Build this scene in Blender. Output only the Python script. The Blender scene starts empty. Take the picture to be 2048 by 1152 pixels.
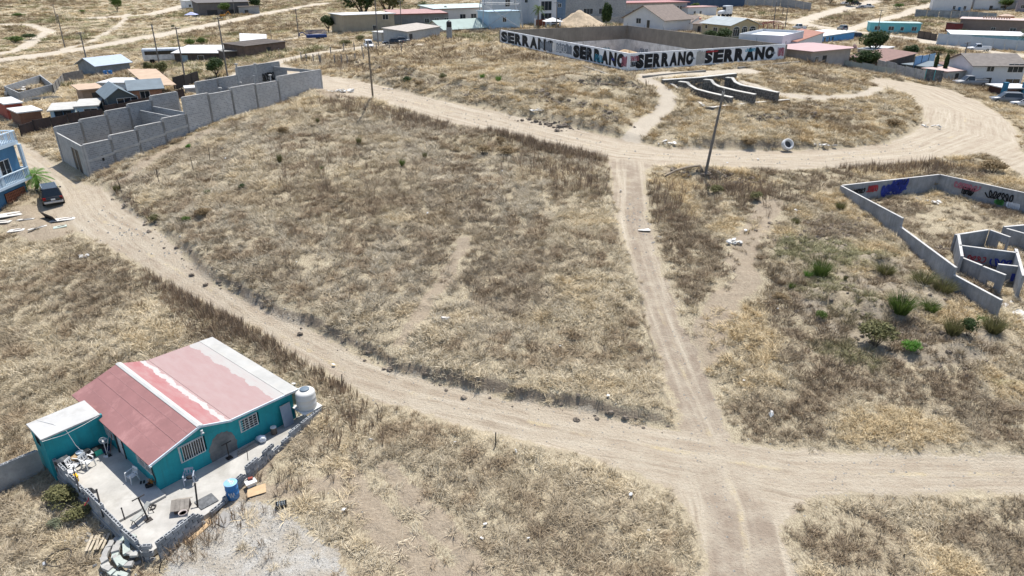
import bpy, math, random
import numpy as np
from mathutils import Vector, Matrix
R = math.radians
sc = bpy.context.scene
# ---------------------------------------------------------------- camera
CAM_H, PITCH, FPX = 20.0, R(25), 1365.33          # metres above the junction level, pitch down, focal length for a 2048 px wide picture
cam = bpy.data.cameras.new('camera'); cam.sensor_width = 36; cam.lens = 24.0
cam.clip_start = .5; cam.clip_end = 3000
co = bpy.data.objects.new('camera', cam); sc.collection.objects.link(co)
co.location = (0, 0, CAM_H); co.rotation_euler = (R(90) - PITCH, 0, 0)
sc.camera = co
# ---------------------------------------------------------------- sky, sun, exposure
SUN_AZ, SUN_EL = R(18.5), R(65)                      # azimuth clockwise from +Y
w = bpy.data.worlds.new('World'); sc.world = w; w.use_nodes = True
nt = w.node_tree; bg = nt.nodes['Background']
sky = nt.nodes.new('ShaderNodeTexSky'); sky.sky_type = 'NISHITA'; sky.sun_disc = False
sky.sun_elevation = SUN_EL; sky.sun_rotation = SUN_AZ; sky.altitude = 200; sky.dust_density = 1.5
nt.links.new(sky.outputs[0], bg.inputs[0]); bg.inputs[1].default_value = .135
sun = bpy.data.lights.new('sun', 'SUN'); sun.energy = 4.7; sun.angle = R(.55); sun.color = (1, .96, .89)
so = bpy.data.objects.new('sun', sun); sc.collection.objects.link(so)
sd = Vector((math.sin(SUN_AZ)*math.cos(SUN_EL), math.cos(SUN_AZ)*math.cos(SUN_EL), math.sin(SUN_EL)))
so.rotation_euler = sd.to_track_quat('Z', 'Y').to_euler(); so.location = (0, 0, 80)
vs = sc.view_settings; vs.view_transform = 'Standard'; vs.look = 'None'; vs.exposure = .45; vs.gamma = 1
vs.use_curve_mapping = False
sc.render.engine = 'CYCLES'; sc.cycles.max_bounces = 6; sc.cycles.diffuse_bounces = 3; sc.cycles.glossy_bounces = 2; sc.cycles.transmission_bounces = 2
COL = sc.collection
rnd = random.Random(7)
# ---------------------------------------------------------------- pixel -> place helpers (the surveyor's lens)
SP, CP = math.sin(PITCH), math.cos(PITCH)
def ray(px, py):
    u = (px-1024)/FPX; v = (py-576)/FPX
    return (u, CP-v*SP, -SP-v*CP)
def V(px, py, z=0.0):
    d = ray(px, py); t = (z-CAM_H)/d[2]
    return Vector((d[0]*t, d[1]*t, z))
def onplane(px, py, p0, n):
    d = Vector(ray(px, py)); o = Vector((0, 0, CAM_H)); n = Vector(n)
    return o + d*((Vector(p0)-o).dot(n)/d.dot(n))
# ---------------------------------------------------------------- value noise
_lat = np.random.RandomState(3).rand(4, 256, 256)
def vn(X, Y, s, k=0):
    X = np.asarray(X, float)/s + 37.3*k; Y = np.asarray(Y, float)/s + 11.7*k
    ix = np.floor(X).astype(int); iy = np.floor(Y).astype(int); fx = X-ix; fy = Y-iy
    fx = fx*fx*(3-2*fx); fy = fy*fy*(3-2*fy); L = _lat[k % 4]
    a = L[ix & 255, iy & 255]; b = L[(ix+1) & 255, iy & 255]; c = L[ix & 255, (iy+1) & 255]; d = L[(ix+1) & 255, (iy+1) & 255]
    return (a*(1-fx)+b*fx)*(1-fy)+(c*(1-fx)+d*fx)*fy
def fbm(X, Y, s, k=0, o=3):
    r = 0; a = .55; t = 0
    for i in range(o): r = r + a*vn(X, Y, s/2**i, k+i); t += a; a *= .5
    return r/t
def sstep(a, b, x): t = np.clip((x-a)/(b-a), 0, 1); return t*t*(3-2*t)
# ---------------------------------------------------------------- terrain base (control heights, radial basis)
CT = [(0,1152,-4.0),(300,1152,-3.7),(700,1152,-3.1),(1024,1152,-3),(1500,1152,-3),(2048,1152,-3),(20,1000,-3.9),(130,1060,-3.9),(230,1125,-3.8),
 (600,900,-3),(480,1000,-3),(760,860,-3),(1000,870,-3),(1400,900,-3),(1700,940,-3),(2048,940,-2.9),(0,800,-3.2),(330,640,-2.2),
 (700,740,-2.6),(1100,740,-2.1),(1350,760,-2.4),(1650,800,-2.4),(2048,780,-2.2),(0,600,-1.9),(180,500,-.8),(450,610,-1.6),(800,600,-1.0),(1150,600,-.9),(1300,600,-1.1),
 (1480,640,-1.6),(1750,640,-1.0),(1980,650,-1.3),(60,440,-.4),(105,405,0),(180,366,0),(250,400,.1),(500,450,.9),(800,430,1.0),(1100,440,.7),(1280,450,.3),(1420,480,-.4),(1600,500,-.4),
 (1800,500,-.5),(2040,500,-.9),(1690,400,.5),(1880,352,1.0),(2048,400,.9),(300,300,1.9),(420,262,2.9),(560,210,3.9),(640,182,4.4),(700,172,4.3),(746,197,4.0),(900,225,3.3),(640,300,2.9),(850,320,2.4),(1000,265,2.6),
 (1080,280,2.3),(1235,310,1.8),(1150,370,1.5),(1420,335,1.5),(1600,320,1.3),(1800,310,1.1),(1950,265,1.1),(2048,330,.9),(1850,205,2.3),(1780,172,3.0),(1430,360,1.2),(1560,360,.9),
 (1255,146,6.3),(1120,112,6.2),(1000,86,6.0),(1400,132,6.1),(1567,120,6.0),(800,130,5.0),(900,110,5.6),(700,140,4.6),(800,185,4.3),(950,170,5.3),(1000,232,3.4),(1120,180,5.3),(1150,252,2.9),(1230,205,4.4),(1230,275,2.2),
 (1320,165,5.9),(1480,160,5.7),(1450,222,3.5),(1580,212,3.4),(1350,215,4.0),(1300,270,2.2),(1450,290,1.7),(1600,240,2.9),(1620,290,1.5),(1750,262,1.7),(1750,215,3.0),(1660,165,4.6),(1820,225,2.2),
 (2000,215,.3),(2048,250,.4),(1890,165,1.8),(1700,130,3.6),(1600,110,5.0),(1680,122,3.2),(1640,80,3.6),(1960,95,.6),(1800,85,1.6),(1900,125,1.0),(2030,170,.4),
 (1455,74,5.0),(1300,62,5.0),(1120,55,5.2),(1000,56,5.2),(900,64,5.2),(760,92,4.8),(650,100,4.4),(560,125,4.3),(450,155,3.4),(370,155,2.2),(300,180,1.9),(260,150,1.4),(60,262,.4),(40,300,0),(200,230,1.2),
 (0,200,0),(80,195,.2),(180,150,.6),(320,132,1.2),(450,120,2.6),(500,110,3.2),(0,115,0),(200,92,.8),(400,60,2.2),(550,90,3.6),(725,66,4.8),(850,45,5.2),(0,60,1),(150,40,2.2),(330,30,3),(520,20,4.2),(700,30,5.2),(420,8,4.8),
 (1200,30,5.4),(1400,30,4.8),(1550,42,3.6),(1660,57,2.6),(1760,40,2.6),(1860,30,2.6),(1980,62,1.4),(2048,70,1.2)]
_P = np.array([tuple(V(a, b, c)) for a, b, c in CT] + [(0,-30,-4),(-80,-20,-4.5),(80,-20,-4),(0,6,-3.4),(-40,15,-4.2),(40,15,-3.3),(70,40,-2.6),(-60,40,-2.8),
  (-260,330,7),(0,340,11),(260,330,9),(-400,500,16),(0,520,20),(400,500,18),(0,900,40),(-700,900,40),(700,900,40),(-250,150,1),(250,150,0),(-150,80,-.5),(150,80,-1)])
_C2 = 10.0**2
def _phi(r2): return np.sqrt(r2+_C2)
_n = len(_P); _A = np.zeros((_n+3, _n+3))
_r2 = (_P[:,None,0]-_P[None,:,0])**2+(_P[:,None,1]-_P[None,:,1])**2
_A[:_n,:_n] = _phi(_r2) - np.eye(_n)*2.0
_A[:_n,_n] = 1; _A[:_n,_n+1:] = _P[:,:2]; _A[_n,:_n] = 1; _A[_n+1:,:_n] = _P[:,:2].T
_W = np.linalg.solve(_A, np.concatenate([_P[:,2], [0,0,0]]))
def base_h(X, Y):
    X = np.asarray(X, float); Y = np.asarray(Y, float); out = _W[_n]+_W[_n+1]*X+_W[_n+2]*Y
    for i in range(_n): out = out+_W[i]*_phi((X-_P[i,0])**2+(Y-_P[i,1])**2)
    return out
_gt = np.concatenate([np.arange(14, 150, .35), np.arange(150, 620, 1.2)])
def G(px, py, dz=0):                                # where the view ray of a photo point meets the ground
    d = ray(px, py); l = math.hypot(d[0], d[1]); t = _gt/l
    zz = CAM_H+d[2]*t - base_h(d[0]*t, d[1]*t)
    k = np.nonzero(zz <= 0)[0]; i = k[0] if len(k) else len(t)-1
    if i > 0: f = zz[i-1]/(zz[i-1]-zz[i]+1e-9); tt = t[i-1]+f*(t[i]-t[i-1])
    else: tt = t[0]
    x, y = d[0]*tt, d[1]*tt
    return Vector((x, y, float(base_h(x, y))+dz))
def GZ(x, y): return float(base_h(x, y))
# ---------------------------------------------------------------- materials
def _nodes(name):
    m = bpy.data.materials.new(name); m.use_nodes = True; n = m.node_tree
    return m, n, n.nodes['Principled BSDF']
def nd(n, t, **kw):
    x = n.nodes.new(t)
    for k, v in kw.items(): setattr(x, k, v)
    return x
def mixc(n, fac, a, b, blend='MIX'):
    x = n.nodes.new('ShaderNodeMix'); x.data_type = 'RGBA'; x.blend_type = blend
    for s, v in ((x.inputs[0], fac), (x.inputs[6], a), (x.inputs[7], b)):
        if isinstance(v, (int, float)): s.default_value = v
        elif isinstance(v, tuple): s.default_value = (*v[:3], 1)
        else: n.links.new(v, s)
    return x.outputs[2]
def ramp(n, src, stops, const=False):
    x = n.nodes.new('ShaderNodeValToRGB'); cr = x.color_ramp
    if const: cr.interpolation = 'CONSTANT'
    while len(cr.elements) < len(stops): cr.elements.new(.5)
    for e, (p, c) in zip(cr.elements, stops):
        e.position = p; e.color = (*c, 1) if isinstance(c, tuple) else (c, c, c, 1)
    n.links.new(src, x.inputs[0]); return x.outputs[0]
def mth(n, op, a, b=0.0, c=None):
    x = n.nodes.new('ShaderNodeMath'); x.operation = op
    for s, v in zip(x.inputs, (a, b, c)):
        if v is None: continue
        if isinstance(v, (int, float)): s.default_value = v
        else: n.links.new(v, s)
    return x.outputs[0]
def noise(n, vec, scale, detail=4, rough=.6):
    x = n.nodes.new('ShaderNodeTexNoise'); x.inputs['Scale'].default_value = scale; x.inputs['Detail'].default_value = detail; x.inputs['Roughness'].default_value = rough
    if vec is not None: n.links.new(vec, x.inputs['Vector'])
    return x.outputs['Fac']
def mapping(n, vec, scale=(1,1,1), rot=(0,0,0)):
    x = n.nodes.new('ShaderNodeMapping'); x.inputs['Scale'].default_value = scale; x.inputs['Rotation'].default_value = rot
    n.links.new(vec, x.inputs[0]); return x.outputs[0]
def bumpn(n, b, hgt, dist=.02, strength=1.0):
    x = n.nodes.new('ShaderNodeBump'); x.inputs['Distance'].default_value = dist; x.inputs['Strength'].default_value = strength
    n.links.new(hgt, x.inputs['Height']); n.links.new(x.outputs[0], b.inputs['Normal'])
MATS = {}
def M(name, c, rough=.8, var=.22, scale=1.5, metal=0, bump=.0, streak=0, dirt=None, spec=.35):
    """weathered plain surface: noise mottling, optional vertical streaks and dirt colour"""
    if name in MATS: return MATS[name]
    m, n, b = _nodes(name); tc = nd(n, 'ShaderNodeTexCoord'); ob = tc.outputs['Object']
    f = noise(n, ob, scale, 6, .62)
    lo = tuple(x*(1-var) for x in c); hi = tuple(min(1, x*(1+var)) for x in c)
    col = ramp(n, f, [(.3, lo), (.7, hi)])
    f2 = noise(n, ob, scale*9, 3, .6); col = mixc(n, mth(n, 'MULTIPLY', mth(n, 'SUBTRACT', f2, .35), var), col, tuple(x*.45 for x in c))
    if streak:
        s = noise(n, mapping(n, ob, (3, 3, .25)), 1.6, 5, .65)
        col = mixc(n, mth(n, 'MULTIPLY', ramp(n, s, [(.48, 0.), (.75, 1.)]), streak), col, dirt or tuple(x*.45 for x in c))
    elif dirt:
        s = noise(n, ob, scale*.6, 5, .7); col = mixc(n, ramp(n, s, [(.52, 0.), (.68, .75)]), col, dirt)
    n.links.new(col, b.inputs['Base Color']); b.inputs['Roughness'].default_value = rough; b.inputs['Metallic'].default_value = metal
    b.inputs['Specular IOR Level'].default_value = spec
    if bump: bumpn(n, b, f2, bump)
    MATS[name] = m; return m
def MBRICK(name, c1, c2, mortar, bw=.4, bh=.2, rough=.9, var=.3):
    """far block masonry: joints and block-to-block tone (too small to build one by one)"""
    if name in MATS: return MATS[name]
    m, n, b = _nodes(name); tc = nd(n, 'ShaderNodeTexCoord'); ob = tc.outputs['Object']
    sx = nd(n, 'ShaderNodeSeparateXYZ'); n.links.new(ob, sx.inputs[0]); cb = nd(n, 'ShaderNodeCombineXYZ')
    n.links.new(mth(n, 'ADD', sx.outputs[0], sx.outputs[1]), cb.inputs[0]); n.links.new(sx.outputs[2], cb.inputs[1])
    br = nd(n, 'ShaderNodeTexBrick'); n.links.new(cb.outputs[0], br.inputs['Vector'])
    br.inputs['Scale'].default_value = 1; br.inputs['Brick Width'].default_value = bw; br.inputs['Row Height'].default_value = bh
    br.inputs['Mortar Size'].default_value = .022; br.inputs['Color1'].default_value = (*c1, 1); br.inputs['Color2'].default_value = (*c2, 1); br.inputs['Mortar'].default_value = (*mortar, 1)
    f = noise(n, ob, .3, 2, .5); col = mixc(n, ramp(n, f, [(.4, 0.), (.75, .45)]), br.outputs[0], tuple(x*.55 for x in c1))
    n.links.new(col, b.inputs['Base Color']); b.inputs['Roughness'].default_value = rough; b.inputs['Specular IOR Level'].default_value = .2
    bumpn(n, b, br.outputs['Fac'], -.01)
    MATS[name] = m; return m
def GLASS(name='window_glass', c=(.02, .028, .035)):
    if name in MATS: return MATS[name]
    m, n, b = _nodes(name); b.inputs['Base Color'].default_value = (*c, 1); b.inputs['Roughness'].default_value = .12; b.inputs['Specular IOR Level'].default_value = .6
    MATS[name] = m; return m
# ---------------------------------------------------------------- mesh builder and naming
class MB:
    def __init__(s): s.v = []; s.f = []
    def add(s, vs, fs):
        o = len(s.v); s.v += [tuple(p) for p in vs]; s.f += [tuple(i+o for i in f) for f in fs]; return s
    def box(s, x0, x1, y0, y1, z0, z1, mat=None):
        p = [(x0,y0,z0),(x1,y0,z0),(x1,y1,z0),(x0,y1,z0),(x0,y0,z1),(x1,y0,z1),(x1,y1,z1),(x0,y1,z1)]
        if mat is not None: p = [tuple(mat @ Vector(q)) for q in p]
        return s.add(p, [(3,2,1,0),(4,5,6,7),(0,1,5,4),(1,2,6,5),(2,3,7,6),(3,0,4,7)])
    def cbox(s, c, sz, rz=0, rx=0, ry=0):
        m = Matrix.Translation(Vector(c)) @ Matrix.Rotation(rz,4,'Z') @ Matrix.Rotation(ry,4,'Y') @ Matrix.Rotation(rx,4,'X')
        return s.box(-sz[0]/2, sz[0]/2, -sz[1]/2, sz[1]/2, -sz[2]/2, sz[2]/2, m)
    def hexa(s, b4, t4):
        return s.add(list(b4)+list(t4), [(3,2,1,0),(4,5,6,7),(0,1,5,4),(1,2,6,5),(2,3,7,6),(3,0,4,7)])
    def prism(s, poly, axis_vec, off=(0,0,0)):
        n = len(poly); a = Vector(axis_vec); o = Vector(off)
        p = [Vector(q)+o for q in poly]; q = [x+a for x in p]
        return s.add(p+q, [tuple(range(n))[::-1], tuple(range(n, 2*n))]+[(i, (i+1) % n, n+(i+1) % n, n+i) for i in range(n)])
    def tube(s, p0, p1, r0, r1=None, n=8, cap=True):
        p0 = Vector(p0); p1 = Vector(p1); r1 = r0 if r1 is None else r1; d = (p1-p0)
        if d.length < 1e-6: return s
        q = d.to_track_quat('Z', 'Y'); vs = []
        for p, r in ((p0, r0), (p1, r1)):
            vs += [p+q @ Vector((r*math.cos(2*math.pi*i/n), r*math.sin(2*math.pi*i/n), 0)) for i in range(n)]
        fs = [(i, (i+1) % n, n+(i+1) % n, n+i) for i in range(n)]
        if cap: fs += [tuple(range(n))[::-1], tuple(range(n, 2*n))]
        return s.add(vs, fs)
    def path(s, pts, r, n=5):
        for a, b in zip(pts, pts[1:]): s.tube(a, b, r, r, n)
        return s
    def lathe(s, prof, n=20, c=(0,0,0)):
        vs = []
        for r, z in prof: vs += [(c[0]+r*math.cos(2*math.pi*i/n), c[1]+r*math.sin(2*math.pi*i/n), c[2]+z) for i in range(n)]
        fs = [(k*n+i, k*n+(i+1) % n, (k+1)*n+(i+1) % n, (k+1)*n+i) for k in range(len(prof)-1) for i in range(n)]
        fs += [tuple(range(n))[::-1], tuple(range((len(prof)-1)*n, len(prof)*n))]
        return s.add(vs, fs)
    def lump(s, c, r, seed=0, flat=.7, n=7):
        """irregular stone/clod"""
        q = random.Random(seed); vs = []; fs = []
        rows = 4
        for k in range(rows+1):
            th = math.pi*k/rows
            for i in range(n):
                a = 2*math.pi*i/n+k*.4; rr = (.75+.5*q.random())
                vs.append((c[0]+r[0]*math.sin(th)*math.cos(a)*rr, c[1]+r[1]*math.sin(th)*math.sin(a)*rr, c[2]+r[2]*math.cos(th)*rr*flat))
        for k in range(rows):
            for i in range(n): fs.append((k*n+i, (k+1)*n+i, (k+1)*n+(i+1) % n, k*n+(i+1) % n))
        return s.add(vs, fs)
    def mesh(s, name, mat, smooth=False):
        me = bpy.data.meshes.new(name); me.from_pydata(s.v, [], s.f); me.update()
        if mat: me.materials.append(mat)
        if smooth: me.polygons.foreach_set('use_smooth', [True]*len(me.polygons))
        return me
    def build(s, name, mat, parent=None, smooth=False, loc=None, rz=0, bevel=0, label=None):
        return place(name, s.mesh(name, mat, smooth), parent, loc, rz, bevel, label)
def place(name, me, parent=None, loc=None, rz=0, bevel=0, label=None):
    o = bpy.data.objects.new(name, me); COL.objects.link(o); o.parent = parent
    if loc is not None: o.location = loc
    o.rotation_euler = (0, 0, rz)
    if bevel:
        b = o.modifiers.new('bevel', 'BEVEL'); b.width = bevel; b.segments = 2; b.limit_method = 'ANGLE'
    if label: o['label'] = label
    return o
def tag(o, label, cat, group=None):
    o['label'] = label; o['category'] = cat
    if group: o['group'] = group
    return o
def thing(name, label, cat, loc=(0,0,0), rz=0, group=None):
    o = bpy.data.objects.new(name, None); COL.objects.link(o); o.empty_display_size = .2
    o.location = loc; o.rotation_euler = (0, 0, rz); return tag(o, label, cat, group)
def dup(root, loc, rz, label, scale=None):
    def cp(o, par):
        c = o.copy(); COL.objects.link(c); c.parent = par
        for ch in list(o.children): cp(ch, c)
        return c
    r = cp(root, None); r.location = loc; r.rotation_euler = (0, 0, rz); r['label'] = label
    if scale: r.scale = (scale,)*3 if isinstance(scale, (int, float)) else scale
    return r
def stuff(o, label, cat):
    o['kind'] = 'stuff'; return tag(o, label, cat)
ORD = ['first','second','third','fourth','fifth','sixth','seventh','eighth','ninth','tenth','eleventh','twelfth','thirteenth','fourteenth','fifteenth','sixteenth']
def heading(a, b): return math.atan2(b[1]-a[1], b[0]-a[0])
# ================================================================ roads and ground zones (outlines surveyed from the photograph)
def gp(pts): return np.array([tuple(G(a, b))[:2] for a, b in pts])
ROAD_A = gp([(36,285),(75,305),(118,337),(165,368),(205,376),(235,400),(262,425),(300,452),(345,488),(375,520),(405,548),(450,582),(520,612),(600,650),(690,697),(790,745),(880,772),(980,790),(1080,808),(1200,830),(1335,860),(1400,872),
 (1465,885),(1550,898),(1700,905),(1850,910),(2048,912),(2300,915),(2300,985),(2048,985),(1900,988),(1750,985),(1640,987),(1590,1010),(1565,1060),(1570,1110),(1590,1152),(1640,1300),(1400,1300),(1415,1120),(1400,1060),(1365,1010),(1320,970),(1270,945),(1200,920),(1100,893),(1000,868),(900,843),(800,812),(720,785),
 (660,750),(600,715),(540,675),(470,635),(400,598),(330,560),(265,520),(200,485),(150,458),(110,440),(85,424),(84,385),(62,340),(28,305)])
ROAD_B = gp([(1215,312),(1222,345),(1228,400),(1245,470),(1268,540),(1290,620),(1315,700),(1340,780),(1360,835),(1362,880),(1470,905),(1465,885),(1440,830),(1415,760),(1380,680),(1345,600),(1315,520),(1295,440),(1288,380),(1290,345),(1310,322)])
ROAD_C = gp([(560,128),(640,150),(700,158),(760,172),(830,190),(900,205),(980,222),(1060,240),(1130,253),(1200,268),(1260,284),(1330,297),(1450,300),(1600,302),(1700,298),(1780,287),(1830,264),(1850,238),(1845,217),(1820,202),(1780,187),(1735,167),
 (1750,156),(1830,166),(1900,180),(1960,205),(2010,235),(2032,262),(2040,300),(2110,360),(2060,362),(1985,312),(1900,318),(1800,328),(1700,335),(1550,340),(1420,335),(1300,330),(1222,320),(1160,306),(1080,291),(1000,272),(940,256),(870,239),(800,217),(750,203),(700,190),(640,180),(560,150)])
GRAVEL = gp([(420,1035),(480,1000),(560,1015),(610,1060),(670,1110),(720,1200),(310,1230),(335,1120),(380,1060)])
def sdf(poly, X, Y):
    """signed distance to a polygon, negative inside"""
    d = np.full(X.shape, 1e9); ins = np.zeros(X.shape, bool); n = len(poly)
    for i in range(n):
        ax, ay = poly[i]; bx, by = poly[(i+1) % n]; ex, ey = bx-ax, by-ay
        wx = X-ax; wy = Y-ay; t = np.clip((wx*ex+wy*ey)/(ex*ex+ey*ey+1e-9), 0, 1)
        d = np.minimum(d, (wx-ex*t)**2+(wy-ey*t)**2)
        if ay != by:
            c = ((ay > Y) != (by > Y)) & (X < (bx-ax)*(Y-ay)/(by-ay)+ax); ins ^= c
    d = np.sqrt(d); return np.where(ins, -d, d)
def pline(pts, X, Y):
    """distance, along, across of the nearest point of a polyline"""
    D = np.full(X.shape, 1e9); U = np.zeros(X.shape); W = np.zeros(X.shape); acc = 0
    for (ax, ay), (bx, by) in zip(pts, pts[1:]):
        ex, ey = bx-ax, by-ay; L = math.hypot(ex, ey); wx = X-ax; wy = Y-ay
        t = np.clip((wx*ex+wy*ey)/(L*L), 0, 1); d = np.hypot(wx-ex*t, wy-ey*t); s = (ex*wy-ey*wx)/L
        k = d < D; D = np.where(k, d, D); U = np.where(k, acc+t*L, U); W = np.where(k, s, W); acc += L
    return D, U, W
TRACKS = [  # minor dirt roads and paths: outline points, half width in metres
 (gp([(430,172),(500,143),(560,122),(640,106),(740,93),(830,90)]), 2.6),
 (gp([(-60,128),(0,121),(100,108),(200,93),(300,74),(400,55),(480,38),(560,22),(640,8)]), 4.6),
 (gp([(440,100),(520,88),(600,75),(680,60)]), 1.8), (gp([(-40,115),(40,100),(100,62),(60,50),(-40,48)]), 2.0),
 (gp([(120,100),(180,85),(240,50),(255,28)]), 1.2), (gp([(190,36),(300,30),(370,12)]), 4),
 (gp([(1400,30),(1480,36),(1540,42),(1600,47),(1660,58),(1740,67),(1830,78),(1900,92),(1980,104),(2100,120)]), 4.2),
 (gp([(1590,47),(1640,30),(1690,16),(1750,2)]), 3.2), (gp([(1690,62),(1760,40),(1830,18),(1900,0)]), 2.6),
 (gp([(1255,288),(1290,255),(1325,222),(1340,195),(1318,172),(1290,158)]), 1.15), (gp([(1490,165),(1560,190),(1640,196),(1720,194),(1775,182)]), .9),
 (gp([(1300,150),(1400,148),(1500,142)]), 1.8), (gp([(760,70),(780,90)]), 2)]
BARE = [(gp([(1545,405),(1505,470),(1475,530),(1500,560),(1450,600),(1420,650),(1405,720)]), 1.0), (gp([(690,960),(760,1040),(830,1110),(900,1180)]), .75), (gp([(770,940),(860,1030),(960,1160)]), .5),
 (gp([(40,430),(110,460)]), 2.2), (gp([(225,385),(320,310),(420,262)]), .8), (gp([(640,165),(690,190)]), 3.5), (gp([(480,1000),(700,960)]), .5), (gp([(930,480),(890,560),(800,700)]), .45), (gp([(500,940),(420,1030)]), 1.2)]
CLA = gp([(60,310),(140,360),(190,430),(300,510),(420,580),(560,668),(690,740),(830,790),(1000,830),(1200,875),(1420,915),(1600,945),(1800,948),(2300,950)])
CLB = gp([(1255,330),(1262,440),(1300,570),(1345,690),(1400,830),(1440,920),(1480,1020),(1500,1152),(1520,1300)])
CLC = gp([(560,138),(640,165),(760,188),(900,222),(1060,262),(1240,304),(1420,318),(1650,318),(1830,300),(1930,265),(1930,225),(1850,190),(1745,162)])
# sunk yards: SERRANO court and the graffiti enclosure
SC, SR, SL = V(1256,141,6.2), V(1567,118,6.0), V(1001,84,6.0)
SQ = SL+SR-SC
_in = (SQ-SC).normalized()*1.3
COURT0 = np.array([tuple(p)[:2] for p in (SC, SR, SQ, SL)])
STONES = np.array([tuple(V(*p))[:2] for p in ((1338,163,6.0),(1474,152,6.2),(1560,196,5.0),(1560,206,3.8),(1410,213,3.9),(1380,192,4.4))])
COURT = np.array([tuple(p+_in)[:2] for p in (SC, SR, SQ, SL)])
GA, GB2, GC2 = V(1684,372,1.3), V(1880,350,1.3), V(2240,428,1.3)         # tops of the graffiti walls (left end, back corner, right end)
GE = V(1808,437,1.3); GF = V(1915,536,.6); GH = V(2006,601,0.0)            # stepped left wall
_q = V(2200,760,-1.2)
YARD = np.array([tuple(p)[:2] for p in (GA+Vector((.4,.5,0)), GB2+Vector((0,.9,0)), GC2+Vector((.8,.8,0)), _q, V(2012,632,-1.3)+Vector((.3,0,0)), GF+Vector((.4,0,0)))])
# house plot frame: x along the gable wall, y towards the back of the long wall
HZ = -3.0
HA = V(318, 977, HZ); HANG = R(50.3); HD = Vector((math.cos(HANG), math.sin(HANG), 0)); HW = Vector((-HD.y, HD.x, 0))
def LP(u, w, h=0): return HA+HD*u+HW*w+Vector((0,0,h))
def N(px, py, h=0): return V(px, py, HZ+h)
def UW(px, py, h=0): p = N(px, py, h)-HA; return p.dot(HD), p.dot(HW)
PLOT = np.array([tuple(LP(u, w))[:2] for u, w in ((-2.6,5.5),(-2.35,-3.7),(1.2,-3.2),(9.2,-1.0),(8.6,9.2),(-3.0,9.0))])
def zones(X, Y):
    rd = np.minimum(np.minimum(sdf(ROAD_A, X, Y), sdf(ROAD_B, X, Y)), sdf(ROAD_C, X, Y))
    tr = np.full(X.shape, 1e9)
    for p, hw in TRACKS: tr = np.minimum(tr, pline(p, X, Y)[0]-hw)
    ba = np.full(X.shape, 1e9)
    for p, hw in BARE: ba = np.minimum(ba, pline(p, X, Y)[0]-hw)
    return rd, tr, ba, sdf(GRAVEL, X, Y)
FIELD = gp([(200,376),(405,548),(600,650),(880,772),(1335,860),(1360,835),(1228,400),(1215,315),(1000,270),(760,205),(640,190),(500,240),(330,300)])
def terrain_h(X, Y, rd=None, tr=None):
    """ground height with cut banks, dug yards and unevenness"""
    if rd is None: rd, tr = zones(X, Y)[:2]
    z = base_h(X, Y); r = np.minimum(rd, tr); dist = np.hypot(X, Y)
    out = sstep(0, 1.0, r)
    fld = sdf(FIELD, X, Y); bank = np.where(fld < 1.5, .5, .12)*(.6+.8*vn(X, Y, 6, 1))
    hill = (Y > 72) & (X > -25) & (X < 62) & (Y < 112)
    bank = np.where(hill & (fld > 1.5), .75*(.3+1.2*vn(X, Y, 7, 2)), bank)
    bw_ = .6+np.clip((dist-45)*.022, 0, 1.0)
    z = z + bank*sstep(.0, 1.0, (rd+(vn(X, Y, 2.4, 2)-.5)*.8)/bw_)*(1-sstep(2.5, 11, rd))*np.where(dist < 140, 1, 0)
    z = z + out*((fbm(X, Y, 5, 1)-.5)*.55 + (fbm(X, Y, 1.3, 2)-.5)*.22 + (vn(X, Y, .45, 3)-.5)*.10)
    z = z + (1-out)*((vn(X, Y, 3, 2)-.5)*.08)
    # heaps of dumped soil on the right-hand plot
    pl = sstep(0, 2.5, -sdf(HEAPS, X, Y)); z = z + pl*np.maximum(0, fbm(X, Y, 2.6, 3)-.42)*2.3
    # terraces bitten into the hill below the court
    for p, hgt in TERR:
        d, u, wv = pline(p, X, Y); f = np.exp(-(d/2.4)**2)*sstep(-.6, 1.3, wv)*hgt*(.5+vn(X, Y, 4, 1)); z = z - f*sstep(0, 2.5, r)
    cs = sdf(COURT0, X, Y); z = np.where(cs < 4, np.minimum(z, 5.7+.1*np.maximum(cs, 0)+.15*vn(X, Y, 2, 1)), z)
    cs = sdf(STONES, X, Y); z = np.where(cs < .4, z+(np.minimum(z, 3.65+.05*np.clip(Y-88, 0, 20))-z)*sstep(.4, -.1, cs), z)
    cs = sdf(COURT, X, Y); z = np.where(cs < .5, z+(1.4-z)*sstep(.5, -.4, cs), z)
    cs = sdf(YARD, X, Y); z = np.where(cs < .3, z+(np.minimum(z, -1.1+.25*fbm(X, Y, 3, 1)+np.clip((Y-50)*.035, 0, 1.0))-z)*sstep(.3, -.5, cs), z)
    ps = sdf(PLOT, X, Y); z = np.where(ps < .1, z+(HZ-.5-z)*sstep(.1, -.25, ps), z)
    return z
HEAPS = gp([(1560,545),(1640,470),(1720,480),(1800,520),(1900,590),(2000,660),(1990,730),(1850,740),(1700,700),(1600,640)])
TERR = [(gp([(700,128),(780,150),(880,175),(960,185),(1040,195)]), -.9), (gp([(1140,165),(1200,170),(1290,172)]), -1.0), (gp([(1060,185),(1130,215),(1200,240)]), -.6), (gp([(1490,250),(1570,240),(1660,245)]), -.7), (gp([(1320,352),(1400,362),(1530,365)]), -.7)]
NR, NC = 780, 820
ys = np.concatenate([np.linspace(-45, 8, 14)[:-1], np.geomspace(10, 950, NR-13)])
us = np.linspace(-1, 1, NC)
YY = np.repeat(ys[:,None], NC, 1); XX = us[None,:]*np.maximum(.92*ys+24, 34)[:,None]
rd, tr, ba, gv = zones(XX, YY)
ZZ = terrain_h(XX, YY, rd, tr)
me = bpy.data.meshes.new('ground'); nv = NR*NC
me.vertices.add(nv); me.vertices.foreach_set('co', np.stack([XX, YY, ZZ], -1).astype(np.float32).ravel())
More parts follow.
